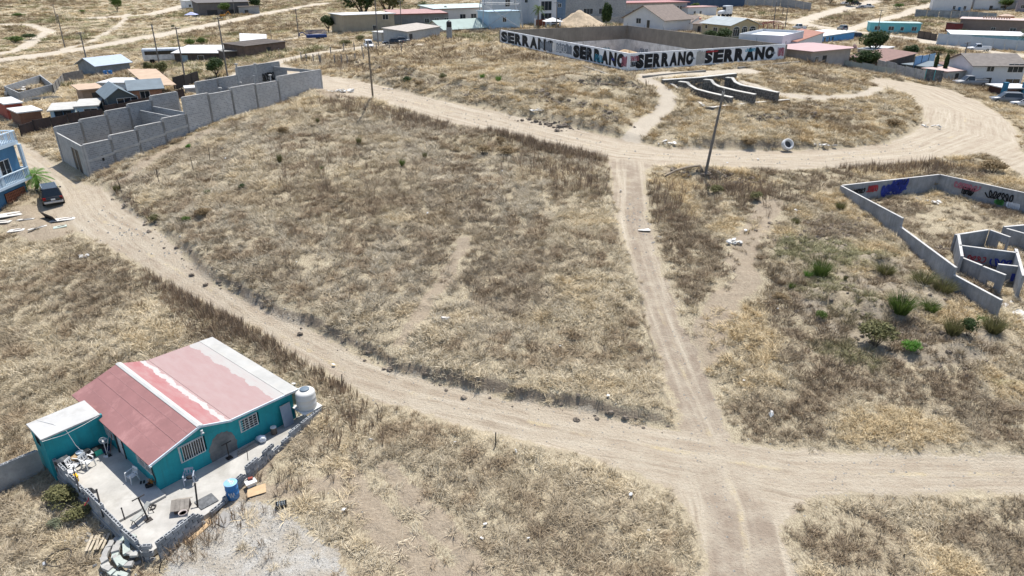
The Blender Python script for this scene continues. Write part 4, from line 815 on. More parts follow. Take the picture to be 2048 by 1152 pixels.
def car(name, label, loc, rz, mat, kind='sedan', cat='car', s=1.0, plate=True):
    """x forward; built at real size"""
    t = thing(name, label, cat, loc, rz); t.scale = (s,)*3
    L = {'sedan': 4.5, 'suv': 4.6, 'pickup': 5.4}[kind]; hw = .88 if kind != 'pickup' else .93; hood = {'sedan': .88, 'suv': 1.0, 'pickup': 1.05}[kind]; top = {'sedan': 1.42, 'suv': 1.70, 'pickup': 1.80}[kind]
    f = L/2; mb = MB(); tail = {'sedan': .95, 'suv': 1.02, 'pickup': 1.08}[kind]
    loft(mb, [(-f, hw*.86, .38, tail-.12, .35), (-f+.15, hw*.97, .30, tail, .35), (-f*.5, hw, .26, tail+.02, .32), (0, hw, .26, hood+.04, .32), (f*.45, hw, .26, hood, .32), (f-.25, hw*.95, .30, hood-.1, .38), (f, hw*.80, .40, hood-.26, .42)], 14)
    body = mb.build('body', mat, t, True)
    x0, x1, x2, x3 = {'sedan': (-1.75,-1.0,.35,1.05), 'suv': (-2.2,-1.95,.45,1.15), 'pickup': (-.45,-.3,.75,1.4)}[kind]; zb = hood-.02
    mb = MB(); b_ = hw*.90; tp = hw*.72
    P = [(x0,-b_,zb),(x3,-b_,zb),(x3,b_,zb),(x0,b_,zb),(x1,-tp,top),(x2,-tp,top),(x2,tp,top),(x1,tp,top)]
    mb.add(P, [(4,5,6,7),(0,1,5,4),(1,2,6,5),(2,3,7,6),(3,0,4,7)]); mb.build('cabin', mat, body, bevel=.06)
    def pane(i0, i1, i2, i3, nm, ins=.13, lift=.012):
        a, b2, c, d = (Vector(P[i]) for i in (i0, i1, i2, i3)); ce = (a+b2+c+d)/4; nn = (b2-a).cross(d-a).normalized()
        q = [ce+(v-ce)*(1-ins)+nn*lift for v in (a, b2, c, d)]; m_ = MB(); m_.add(q+[v-nn*.02 for v in q], [(0,1,2,3),(7,6,5,4),(0,4,5,1),(1,5,6,2),(2,6,7,3),(3,7,4,0)]); m_.build(nm, CARGL, body)
    pane(0,1,5,4,'side_window'); pane(2,3,7,6,'side_window'); pane(1,2,6,5,'windshield', .1); pane(3,0,4,7,'rear_window', .14)
    if kind == 'pickup':
        mb = MB()
        mb.box(-f+.06, x0-.05, -hw*.93, -hw*.85, .9, tail+.18); mb.box(-f+.06, x0-.05, hw*.85, hw*.93, .9, tail+.18); mb.box(-f+.02, -f+.1, -hw*.93, hw*.93, .7, tail+.18); mb.build('cargo_bed', mat, body)
    if kind == 'suv':
        for s_ in (-1, 1): mb = MB(); mb.tube((-1.7,s_*tp*.95,top+.06), (.2,s_*tp*.95,top+.06), .025, n=6); mb.build('roof_rail', GALV, body)
    wr = .34 if kind != 'sedan' else .31
    for sx_ in (f-.85, -f+.85):
        for s_ in (-1, 1):
            mb = MB(); mb.tube((sx_,s_*(hw-.2),wr), (sx_,s_*(hw+.02),wr), wr, n=18); w_ = mb.build('wheel', TYRE, t); mb = MB(); mb.tube((sx_,s_*(hw+.015),wr), (sx_,s_*(hw+.03),wr), wr*.6, n=14); mb.build('rim', RIM, w_)
    for s_ in (-1, 1):
        mb = MB(); mb.cbox((f-.10,s_*hw*.66,hood-.24), (.16,.34,.16)); mb.build('headlight', HEADL, body); mb = MB(); mb.cbox((-f+.06,s_*hw*.76,tail-.2), (.12,.24,.24)); mb.build('taillight', TAILL, body)
        mb = MB(); mb.cbox((x3-.45,s_*(hw+.08),hood+.06), (.16,.18,.13)); mb.build('mirror', mat, body, bevel=.03)
    mb = MB(); mb.cbox((f-.02,0,.46), (.18,hw*1.6,.2)); mb.build('bumper', DK, body, bevel=.03); mb = MB(); mb.cbox((-f+.02,0,.48), (.16,hw*1.75,.2)); mb.build('bumper', GALV if kind != 'sedan' else mat, body, bevel=.03)
    if plate: mb = MB(); mb.cbox((-f-.02,0,.72), (.03,.34,.16)); mb.build('number_plate', PLASTIC, body)
    return t
def utility_pole(label, base, top, r=.13, arm=True, mat=None, arms=1, lamp=False):
    base = Vector(base); top = Vector(top); t = thing('utility_pole', label, 'utility pole', base); d = top-base; mb = MB(); mb.tube((0,0,-.6), d, r, r*.62, 9); mb.build('pole', mat or POLE, t)
    if arm:
        for k in range(arms):
            p = d*(.975-.08*k); mb = MB(); mb.cbox(tuple(p), (1.5,.09,.1), .35); mb.build('crossarm', POLE2, t)
            for s_ in (-.65,-.25,.25,.65): mb = MB(); c_ = p+Vector((s_*math.cos(.35), s_*math.sin(.35), .05)); mb.lathe([(.03,0),(.05,.04),(.03,.08),(.05,.12),(.015,.17)], 7, tuple(c_)); mb.build('insulator', PLASTIC, t)
    else: mb = MB(); mb.tube(d*.93, d*.97, r*.9, r*.9, 9); mb.build('band', GALV, t)
    if lamp: mb = MB(); mb.tube(d*.96, d*.96+Vector((-1.2,0,.25)), .03, n=5); mb.cbox(tuple(d*.96+Vector((-1.4,0,.24))), (.5,.16,.1)); mb.build('lamp_arm', GALV, t)
    return t
POLE = M('weathered_pole', (.17,.16,.15), .9, .25, 2, streak=.5, dirt=(.09,.085,.08)); POLE2 = M('crossarm_wood', (.15,.12,.10), .9)
# ---------------------------------------------------------------- vegetation builders
def leaf_mat(name, c, c2, trans=.25):
    m, n, b = _nodes(name); tc = nd(n, 'ShaderNodeTexCoord'); f = noise(n, tc.outputs['Object'], 3.5, 3); oi = nd(n, 'ShaderNodeObjectInfo')
    g = nd(n, 'ShaderNodeNewGeometry'); col = mixc(n, g.outputs['Random Per Island'], c, c2); col = mixc(n, ramp(n, f, [(.35, 0.), (.7, .5)]), col, c2)
    n.links.new(col, b.inputs['Base Color']); b.inputs['Roughness'].default_value = .7; b.inputs['Specular IOR Level'].default_value = .2
    tr = nd(n, 'ShaderNodeBsdfTranslucent'); n.links.new(col, tr.inputs[0]); mx = nd(n, 'ShaderNodeMixShader'); mx.inputs[0].default_value = trans
    n.links.new(b.outputs[0], mx.inputs[1]); n.links.new(tr.outputs[0], mx.inputs[2]); n.links.new(mx.outputs[0], n.nodes['Material Output'].inputs[0]); MATS[name] = m; return m
LG = leaf_mat('leaf_green', (.055,.10,.022), (.12,.17,.04)); LO = leaf_mat('leaf_olive', (.085,.09,.035), (.19,.18,.08)); LD = leaf_mat('leaf_dark', (.025,.05,.018), (.06,.09,.03)); LB = leaf_mat('leaf_bright', (.05,.16,.02), (.13,.27,.04)); LGR = leaf_mat('leaf_greygreen', (.13,.15,.09), (.24,.25,.17))
LT = leaf_mat('leaf_tan', (.16,.115,.06), (.30,.22,.12)); BARK = M('bark', (.11,.085,.065), .95, .3, 5)
def crown_mesh(name, mat, n=900, size=.16, seed=1, lob=7, rx=1, rz=1, upright=.0, hollow=.35):
    """leaf-sized faces spread through a lumpy crown of unit radius, its base at z = 0"""
    q = random.Random(seed); vs = []; fs = []; C_ = []
    for k in range(lob):
        a = q.uniform(0, 6.28); e = q.uniform(-.2, 1.2); rr = q.uniform(.3, .62); C_.append((Vector((math.cos(a)*math.cos(e)*rr, math.sin(a)*math.cos(e)*rr, .85+math.sin(e)*rr*.9)), q.uniform(.34,.58)))
    for k in range(n):
        c, r = q.choice(C_); d = Vector((q.gauss(0,1), q.gauss(0,1), q.gauss(0,1))).normalized(); p = c+d*r*(hollow+(1-hollow)*q.random()**.5)
        if p.z < .05: p.z = .05+q.random()*.2
        nn = (d*.7+Vector((q.gauss(0,.6), q.gauss(0,.6), q.gauss(.3,.6)))).normalized(); u = nn.orthogonal().normalized(); v = nn.cross(u); a = q.uniform(0,6.28); u, v = u*math.cos(a)+v*math.sin(a), v*math.cos(a)-u*math.sin(a)
        if upright: u = (u*(1-upright)+Vector((d.x*.3,d.y*.3,1))*upright).normalized()
        s_ = size*q.uniform(.6,1.4); o = len(vs)
        vs += [p-u*s_*.6, p+v*s_*.32, p+u*s_*.75, p-v*s_*.32]; fs.append((o,o+1,o+2,o+3))
    me_ = bpy.data.meshes.new(name); me_.from_pydata([(x.x*rx, x.y*rx, x.z*rz) for x in vs], [], fs); me_.materials.append(mat); return me_
def spray_mesh(name, mat, n=160, h=1.0, spread=.6, w=.02, seed=1, bend=.3):
    """bundle of thin upright stems"""
    q = random.Random(seed); mb = MB()
    for k in range(n):
        a = q.uniform(0,6.28); r0 = q.random()**.7*spread*.35; b0 = Vector((math.cos(a)*r0, math.sin(a)*r0, 0)); l = h*q.uniform(.5,1.05); ln = q.uniform(.2,1)*spread
        a2 = a+q.uniform(-.8,.8); tip = b0+Vector((math.cos(a2)*ln, math.sin(a2)*ln, l)); mid = b0*.5+tip*.5+Vector((0,0,l*bend*.3))
        sd_ = Vector((-math.sin(a+k), math.cos(a+k), 0))*w; o = len(mb.v)
        mb.v += [tuple(b0-sd_), tuple(b0+sd_), tuple(mid+sd_*.8), tuple(mid-sd_*.8), tuple(tip)]; mb.f += [(o,o+1,o+2,o+3), (o+3,o+2,o+4)]
    return mb.mesh(name, mat)
TREE_ME = {k: [crown_mesh('crown', m_, 2600, .13, s_, 10) for s_ in (1, 2)] for k, m_ in (('green', LG), ('dark', LD), ('olive', LO))}
BUSH_ME = {k: [crown_mesh('foliage', m_, 1500, .11, s_+5, 7) for s_ in (1, 2, 3)] for k, m_ in (('green', LG), ('olive', LO), ('bright', LB), ('dark', LD), ('grey', LGR), ('tan', LT))}
SPRAY_ME = {k: [spray_mesh('foliage', m_, 480, 1, .75, .009, s_, .5) for s_ in (1, 2)] for k, m_ in (('green', LG), ('olive', LO), ('bright', LB), ('tan', LT))}
_stem = MB(); 
for k in range(6): _stem.tube((0,0,-.1), (.35*math.cos(k*1.05), .35*math.sin(k*1.05), .55), .03, .012, 5)
STEM_ME = _stem.mesh('stem', BARK)
def bush(label, loc, r, h=None, kind='green', name='shrub', group=None, k=[0], spray=False):
    t = thing(name, label, 'shrub', Vector(loc)-Vector((0,0,.05)), rnd.uniform(0,6), group); h = h or r; k[0] += 1
    o = place('foliage', (SPRAY_ME if spray else BUSH_ME)[kind][k[0] % (2 if spray else 3)], t); o.scale = (r, r, h if spray else h*.72)
    o = place('stem', STEM_ME, t); o.scale = (r, r, h); return t
def tree(label, loc, r, h, trunk, kind='green', name='tree', k=[0]):
    t = thing(name, label, 'tree', loc, rnd.uniform(0,6)); k[0] += 1; mb = MB(); mb.tube((0,0,-.4), (.1,0,trunk+.3), r*.09, r*.05, 8)
    for i in range(5): a = i*1.3; mb.tube((.05,0,trunk*.8), (r*.5*math.cos(a), r*.5*math.sin(a), trunk+(h-trunk)*.45), r*.045, r*.015, 5)
    mb.build('trunk', BARK, t); o = place('crown', TREE_ME[kind][k[0] % 2], t, (0,0,trunk)); o.scale = (r, r, (h-trunk)/1.75); return t
def palm(label, loc, trunk, fl, r=.16, n=26, fan=False, mat=None, skirt=True):
    t = thing('palm_tree', label, 'palm tree', loc, rnd.uniform(0,6)); mb = MB()
    for k in range(8): z0, z1 = trunk*k/8, trunk*(k+1)/8; mb.tube((0,0,z0-.1), (0,0,z1), r*(1.15-.3*k/8), r*(1.05-.3*k/8), 9)
    mb.build('trunk', BARK, t); q = random.Random(int(trunk*100))
    for k in range(n):
        a = 2.4*k; e = 1.25-1.75*k/n; mb = MB(); l = fl*q.uniform(.85,1.1); pts = []
        for i in range(7):
            s_ = i/6; pts.append(Vector((math.cos(a)*l*s_*math.cos(e*.8), math.sin(a)*l*s_*math.cos(e*.8), trunk+l*(math.sin(e)*s_-.55*s_*s_))))
        sd_ = Vector((-math.sin(a), math.cos(a), 0))
        for i in range(6):
            mb.tube(pts[i], pts[i+1], .02, .015, 4)
            if i == 0 and fan: continue
            for j in (0, .33, .66):
                p = pts[i].lerp(pts[i+1], j); w_ = l*.28*math.sin(math.pi*min(1, (i+j+.6)/6.6))
                for s_ in (-1, 1): tip = p+sd_*s_*w_+(pts[i+1]-pts[i]).normalized()*w_*.7-Vector((0,0,w_*.3)); mb.add([p, p+(pts[i+1]-pts[i])*.22, tip], [(0,1,2)])
        mb.build('frond', mat or LG, t)
    if skirt:
        mb = MB()
        for k in range(40): a = q.uniform(0,6.28); z = trunk*q.uniform(.45,.98); mb.add([(0,0,z),(math.cos(a)*.45,math.sin(a)*.45,z-.5),(math.cos(a+.35)*.42,math.sin(a+.35)*.42,z-.55)], [(0,1,2)])
        mb.build('dry_skirt', LT, t)
    return t
def strip_wall(mb, a, b2, z0a, z0b, z1a, z1b, t=.16, side=1):
    a = Vector((a[0], a[1], 0)); b2 = Vector((b2[0], b2[1], 0)); d = (b2-a).normalized(); nn = Vector((-d.y, d.x, 0))*t*side
    q = [(a, z0a, z1a), (b2, z0b, z1b), (b2+nn, z0b, z1b), (a+nn, z0a, z1a)]
    if side < 0: q = q[::-1]
    mb.hexa([p+Vector((0,0,z)) for p, z, _ in q], [p+Vector((0,0,z)) for p, _, z in q])
def wobj(mb, name, mat, parent):    # world-coordinate mesh as a part of a thing
    o = mb.build(name, mat, parent); o.matrix_parent_inverse = Matrix.Identity(4); o.location = (0,0,0)
    inv = (Matrix.Translation(parent.location) @ Matrix.Rotation(parent.rotation_euler.z, 4, 'Z')).inverted(); o.matrix_parent_inverse = inv; return o
def scribble(parent, p0, d, up, out, w, h, n, mat, seed, r=.02, name='graffiti'):
    """spray-painted flat lettering-like squiggle on a wall"""
    q = random.Random(seed); mb = MB(); d = Vector(d).normalized(); up = Vector(up); out = Vector(out).normalized(); p0 = Vector(p0); x = 0; pts = []
    th = q.uniform(0, 6); N_ = n*3; nl = max(3, n//4)
    for k in range(N_):
        f = k/N_; th += 6.283*nl/N_*q.uniform(.5, 1.6); rx = .55*w/nl*q.uniform(.8, 1.2)
        pts.append((w*f+rx*math.cos(th), h*(.5+.5*math.sin(th+.6*math.sin(f*9+seed))*q.uniform(.75, 1))))
    for (xa, ya), (xb, yb) in zip(pts, pts[1:]):
        a = p0+d*xa+up*ya+out*.012; b2 = p0+d*xb+up*yb+out*.012; e = (b2-a)
        if e.length < .01: continue
        s_ = e.normalized().cross(out)*r; mb.add([a-s_, b2-s_, b2+s_, a+s_], [(0,1,2,3)])
    return wobj(mb, name, mat, parent)
def text_mesh(body, mat, bold=.0):
    cu = bpy.data.curves.new('lettering', 'FONT'); cu.body = body; cu.size = 1; cu.extrude = .012; cu.offset = bold; cu.resolution_u = 3; cu.fill_mode = 'BOTH'
    ob_ = bpy.data.objects.new('tmp', cu); COL.objects.link(ob_); dg = bpy.context.evaluated_depsgraph_get(); dg.update(); me_ = bpy.data.meshes.new_from_object(ob_.evaluated_get(dg)); bpy.data.objects.remove(ob_); bpy.data.curves.remove(cu)
    me_.materials.clear(); me_.materials.append(mat); co_ = np.array([v.co[:] for v in me_.vertices]); return me_, co_.min(0), co_.max(0)
def put_text(parent, body, mat, p0, p1, z0, z1, out, bold=.03, name='lettering'):
    """stretch a word between two wall points (world), from z0 to z1"""
    me_, lo, hi = text_mesh(body, mat, bold); d = Vector((p1.x-p0.x, p1.y-p0.y, 0)); L = d.length; d.normalize(); out = Vector(out).normalized(); zz0 = lambda s_: z0[0]+(z0[1]-z0[0])*s_; zz1 = lambda s_: z1[0]+(z1[1]-z1[0])*s_
    for v in me_.vertices:
        s_ = (v.co.x-lo[0])/(hi[0]-lo[0]); h_ = (v.co.y-lo[1])/(hi[1]-lo[1]); p = Vector((p0.x, p0.y, 0))+d*L*s_+out*(.02+max(0, v.co.z)); v.co = (p.x, p.y, zz0(s_)+(zz1(s_)-zz0(s_))*h_)
    o = place(name, me_, parent); o.matrix_parent_inverse = (Matrix.Translation(parent.location) @ Matrix.Rotation(parent.rotation_euler.z, 4, 'Z')).inverted(); return o
# ================================================================ the painted court on the hill
WCOURT = M('court_white', (.72,.745,.78), .85, .12, .5, streak=.3, dirt=(.38,.38,.38)); BLACKP = M('black_letter_paint', (.012,.013,.016), .8, .3, 2); FOOT = M('dark_footing', (.10,.095,.09), .95, .35, 1.5, bump=.02); GREYG = M('grey_graffiti', (.17,.20,.24), .8, .3, 2)
COURTG = M('court_grey_block', (.22,.20,.175), .95, .2, .5, streak=.3, dirt=(.10,.095,.085)); COURTW = M('court_stained_white', (.66,.66,.65), .9, .2, .8, dirt=(.36,.365,.37))
ROSEG = M('rose_graffiti', (.35,.12,.16), .8); BLUEG = M('blue_graffiti', (.03,.05,.28), .8, .3, 3); TEALG = M('teal_graffiti', (.05,.28,.42), .8); GREENG = M('green_graffiti', (.07,.24,.06), .8, .3, 3); ORANGEG = M('orange_graffiti', (.42,.12,.05), .8); REDG = M('red_graffiti', (.38,.04,.05), .8)
CH = 2.35
def court_front(label, a, b2, words, panels):
    t = thing('painted_wall', label, 'wall', (a.x, a.y, a.z-1)); d = (b2-a); L = math.hypot(d.x, d.y); dd = Vector((d.x/L, d.y/L, 0)); out = Vector((dd.y, -dd.x, 0))
    P = lambda s_: a+(b2-a)*s_
    for k in range(panels):
        s0, s1 = k/panels, (k+1)/panels; p, r_ = P(s0)+dd*.14, P(s1)-dd*.14; mb = MB(); strip_wall(mb, p, r_, p.z-.1, r_.z-.1, p.z+CH, r_.z+CH, .16); wobj(mb, 'wall_panel', WCOURT, t)
    for k in range(panels+1):
        p = P(k/panels); mb = MB(); strip_wall(mb, p-dd*.135, p+dd*.135, p.z-.1, p.z-.1, p.z+CH+.02, p.z+CH+.02, .2); o = wobj(mb, 'column', WCOURT, t)
        mb = MB(); mb.tube(p-out*.1+Vector((0,0,CH)), p-out*.1+Vector((0,0,CH+.55)), .02, n=4); wobj(mb, 'rebar', IRON, t)
    mb = MB(); strip_wall(mb, a-dd*.3+out*.05, b2+dd*.3+out*.05, a.z-2.2, b2.z-2.2, a.z-.02, b2.z-.02, .3); wobj(mb, 'footing', FOOT, t)
    mb = MB(); strip_wall(mb, a+out*.02, b2+out*.02, a.z+CH+.025, b2.z+CH+.025, a.z+CH+.10, b2.z+CH+.10, .22); wobj(mb, 'coping', WCOURT, t)
    nrm = (out.x, out.y, 0)
    for word, pa, pb, m_ in words:
        wa = onplane(pa[0], pa[1], a, nrm); wb = onplane(pb[0], pb[1], a, nrm); sa = (wa-a).dot(dd)/L; sb = (wb-a).dot(dd)/L; za, zb = P(sa).z, P(sb).z
        n_ = len(word)
        for i, ch in enumerate(word):
            a0 = wa+(wb-wa)*((i+.03)/n_); a1 = wa+(wb-wa)*((i+.97)/n_); z_a = za+(zb-za)*i/n_; z_b = za+(zb-za)*(i+1)/n_
            put_text(t, ch, m_, a0, a1, (z_a+.18, z_b+.18), (z_a+CH-.12, z_b+CH-.12), out, .07 if ch != 'O' else .095, 'letter')
    return t, dd, out, L, P
tl, dl, ol, Ll, PL = court_front('white court wall facing left, painted with two large words SERRANO under grey graffiti', SL, SC, [('SERRANO', (1002,72), (1110,105), BLACKP), ('SERRANO', (1146,110), (1250,125), BLACKP)], 7)
tr_, dr_, or_, Lr, PR = court_front('white court wall facing right, painted SERRANO twice in clean black letters', SC, SR, [('SERRANO', (1271,125), (1387,118), BLACKP), ('SERRANO', (1404,115), (1549,105), BLACKP)], 6)
def patch(t, P, s0, s1, h0, h1, out, mat, seed, rag=.25, name='paint_patch'):
    q = random.Random(seed); a, b2 = P(s0), P(s1); n_ = 12; lo = []; hi = []
    for k in range(n_+1):
        p = P(s0+(s1-s0)*k/n_)+out*(.045+seed % 5*.003); lo.append(p+Vector((0,0,h0+q.uniform(-1,1)*rag*.5))); hi.append(p+Vector((0,0,h1+q.uniform(-1,1)*rag)))
    mb = MB(); 
    for k in range(n_): mb.add([lo[k], lo[k+1], hi[k+1], hi[k]], [(0,1,2,3)])
    return wobj(mb, name, mat, t)
def sL(px): return (onplane(px, 100, SL, (ol.x, ol.y, 0))-SL).dot(dl)/Ll
patch(tl, PL, sL(1080), sL(1088), .5, 1.7, ol, GREYG, 1); patch(tl, PL, sL(1091), sL(1104), .3, 1.9, ol, GREYG, 2); patch(tl, PL, sL(1113), sL(1144), .5, 2.0, ol, GREYG, 3)
wa, wb = PL(sL(1150)), PL(sL(1178)); put_text(tl, 'DUHF', GREYG, wa, wb, (wa.z+.5, wb.z+.5), (wa.z+1.9, wb.z+1.9), ol*1, .06, 'graffiti'); wa += ol*.03; wb += ol*.03
patch(tl, PL, sL(1105), sL(1112), .3, 2.0, ol, COURTW, 4); patch(tr_, PR, .40, .455, .15, 2.1, or_, M('grey_stain', (.36,.36,.35), .9, .2, 2), 6)
for k, (t, P, o_, s0, z, w, h, m_) in enumerate(((tl,PL,ol,.965,.4,1.4,1.6,ROSEG),(tr_,PR,or_,.005,1.3,1.6,.8,ROSEG),(tr_,PR,or_,.01,.5,1.8,.8,BLACKP),(tr_,PR,or_,.95,.5,1.5,1.5,ROSEG),(tr_,PR,or_,.46,1.9,2.4,.25,REDG),(tl,PL,ol,.80,.3,2.5,1.2,TEALG),(tl,PL,ol,.05,.6,3.0,1.0,GREYG),(tr_,PR,or_,.72,1.6,2.2,.5,TEALG),(tl,PL,ol,.5,.6,5.0,1.2,WCOURT))):
    p = P(s0)+o_*.05; scribble(t, p+Vector((0,0,z)), (P(1)-P(0)), (0,0,1), o_, w, h, 26, m_, k+1, .05)
for t, P, o_, s_ in ((tl,PL,ol,.905),(tr_,PR,or_,.365),(tr_,PR,or_,.905)):   # small device inside the O
    p = P(s_); scribble(t, p+o_*.07+Vector((0,0,1.0)), (P(1)-P(0)), (0,0,1), o_, .8, .35, 8, BLUEG if t is tl else GREYG, 5, .05, 'emblem')
def court_back(label, a, b2, hole=None):
    t = thing('retaining_wall', label, 'wall', (a.x, a.y, a.z-5)); d = (b2-a).normalized(); d.z = 0; inn = Vector((d.y, -d.x, 0)); top_a, top_b = a.z+CH, b2.z+CH
    mb = MB(); strip_wall(mb, a, b2, 1.0, 1.0, 5.2, 5.2, .3); wobj(mb, 'lower_wall', COURTW, t)
    L = (b2-a).length; n_ = 7
    for k in range(n_):
        p, q_ = a+(b2-a)*(k/n_), a+(b2-a)*((k+1)/n_); mb = MB()
        if hole == k: continue
        strip_wall(mb, p+d*.12-inn*.06, q_-d*.12-inn*.06, 5.21, 5.21, p.z+CH, q_.z+CH, .2); wobj(mb, 'upper_panel', COURTG, t)
    for k in range(n_+1):
        p = a+(b2-a)*(k/n_); mb = MB(); strip_wall(mb, p-d*.115-inn*.05, p+d*.115-inn*.05, 5.22, 5.22, p.z+CH+.02, p.z+CH+.02, .24); wobj(mb, 'column', COURTG, t); mb = MB(); mb.tube(p+Vector((0,0,CH)), p+Vector((0,0,CH+.6)), .025, n=4); wobj(mb, 'rebar', IRON, t)
    for k in range(5): scribble(t, a+(b2-a)*(.12+.16*k)+inn*.03+Vector((0,0,2.2-a.z)), b2-a, (0,0,1), inn, 3.5, 1.6, 20, (GREYG, TEALG, GREYG)[k % 3], k+20, .08)
    return t
court_back('tall rear court wall, grey above stained white, with a square gap near its corner', SL, SQ, hole=None)
court_back('tall right-hand rear court wall, grey above stained white with scribbles', SQ, SR)
def mound(name, label, c, rx, ry, h, mat, seed, n=26):
    g = np.linspace(-1, 1, n); X_, Y_ = np.meshgrid(g, g); rr = np.hypot(X_, Y_); z = np.clip(1-rr, 0, 1)**1.15*h*(.75+.5*fbm(X_*5+seed, Y_*5, 1.2, 1))+(fbm(X_*20, Y_*20+seed, 1.5, 2)-.5)*.45*(rr < .97)-.25
    mb = MB(); mb.add([(c[0]+X_[i,j]*rx, c[1]+Y_[i,j]*ry, c[2]+z[i,j]) for i in range(n) for j in range(n)], [(i*n+j, i*n+j+1, (i+1)*n+j+1, (i+1)*n+j) for i in range(n-1) for j in range(n-1)])
    return stuff(mb.build(name, mat, None, True), label, 'soil')
p = SQ+(SC-SQ).normalized()*8; mound('soil_heap', 'heap of orange soil inside the back corner of the court', (p.x, p.y, 1.4), 9, 7, 2.6, M('orange_soil', (.40,.29,.18), .95, .3, 2, bump=.05), 2)
# low kerbs in front of the court and the three curved stone walls
for k, (a, b2, lab) in enumerate((((1150,130),(1238,160),'low concrete kerb on the slope left of the court corner'),((1287,156),(1412,144),'low concrete kerb between the court and the stone walls'),((1478,138),(1600,126),'low concrete kerb right of the stone walls by the court'))):
    p, r_ = T(*a), T(*b2); t = thing('kerb', lab, 'kerb', p); mb = MB(); strip_wall(mb, p, r_, p.z-.6, r_.z-.6, p.z+.3, r_.z+.3, .3); wobj(mb, 'kerb_stone', M('kerb_concrete', (.27,.255,.23), .95), t)
def stone_mat():
    m, n, b = _nodes('dark_fieldstone'); tc = nd(n, 'ShaderNodeTexCoord'); v = nd(n, 'ShaderNodeTexVoronoi'); v.feature = 'DISTANCE_TO_EDGE'; v.inputs['Scale'].default_value = 2.6; n.links.new(tc.outputs['Object'], v.inputs['Vector'])
    f = noise(n, tc.outputs['Object'], 2, 4); c = ramp(n, v.outputs[0], [(.03, (.36,.34,.31)), (.09, (.12,.115,.105))]); c = mixc(n, f, c, (.05,.048,.046)); n.links.new(c, b.inputs['Base Color']); b.inputs['Roughness'].default_value = .95; bumpn(n, b, v.outputs[0], .08); MATS['dark_fieldstone'] = m; return m
STONE = stone_mat(); COPE = M('pale_coping', (.50,.48,.44), .95, .2, 2)
def stone_wall(label, prof, thick=.6, down=2.5):
    """prof: list of (photo x, y) of the coping with its height z"""
    pts = [V(*p) for p in prof]; t = thing('stone_wall', label, 'wall', pts[0]-Vector((0,0,down))); d = (pts[-1]-pts[0]); d.z = 0; d.normalize(); nn = Vector((-d.y, d.x, 0))*thick
    mb = MB(); cp = MB()
    for a, b2 in zip(pts, pts[1:]):
        za = min(TZ(a.x, a.y), a.z)-.5; zb = min(TZ(b2.x, b2.y), b2.z)-.5
        mb.hexa([Vector((a.x,a.y,za)), Vector((b2.x,b2.y,zb)), Vector((b2.x,b2.y,zb))+nn, Vector((a.x,a.y,za))+nn], [a, b2, b2+nn, a+nn])
        u = Vector((0,0,.005)); v_ = Vector((0,0,.09)); e = nn*.06; cp.hexa([a+u-e, b2+u-e, b2+u+nn+e, a+u+nn+e], [a+v_-e, b2+v_-e, b2+v_+nn+e, a+v_+nn+e])
    wobj(mb, 'masonry', STONE, t); wobj(cp, 'coping', COPE, t); return t
stone_wall('dark stone back wall with pale coping behind the three curved stone walls', [(1328,161,6.1),(1400,156,6.2),(1474,148,6.3)])
stone_wall('leftmost of the three dark stone walls with a curved coping', [(1356,164,6.0),(1372,166,5.9),(1378,172,5.5),(1390,179,5.1),(1420,187,4.9),(1462,196,4.85)])
stone_wall('middle of the three dark stone walls with a curved coping', [(1406,160,6.2),(1420,161,6.1),(1426,169,5.6),(1436,174,5.4),(1468,182,5.2),(1508,190,5.15)])
stone_wall('rightmost of the three dark stone walls with a curved coping', [(1450,156,6.2),(1462,157,6.1),(1468,165,5.7),(1480,171,5.45),(1510,177,5.25),(1554,186,5.2)])
stone_wall('low pale-coped edge running down left of the curved stone walls', [(1326,159,6.0),(1372,189,4.7),(1406,212,4.1)], .35); stone_wall('low concrete sill at the foot of the curved stone walls', [(1406,213,4.05),(1426,216,3.95),(1462,211,3.95),(1580,200,4.0)], .5)
mb = MB(); a = [V(1462,201,4.05), V(1500,208,3.95), V(1462,212,3.9), V(1455,208,3.95)]; mb.hexa([p-Vector((0,0,.3)) for p in a[::-1]], a[::-1]); tag(mb.build('concrete_ramp', M('white_ramp', (.5,.49,.46), .9), None), 'white concrete ramp between the left and middle stone walls', 'ramp')
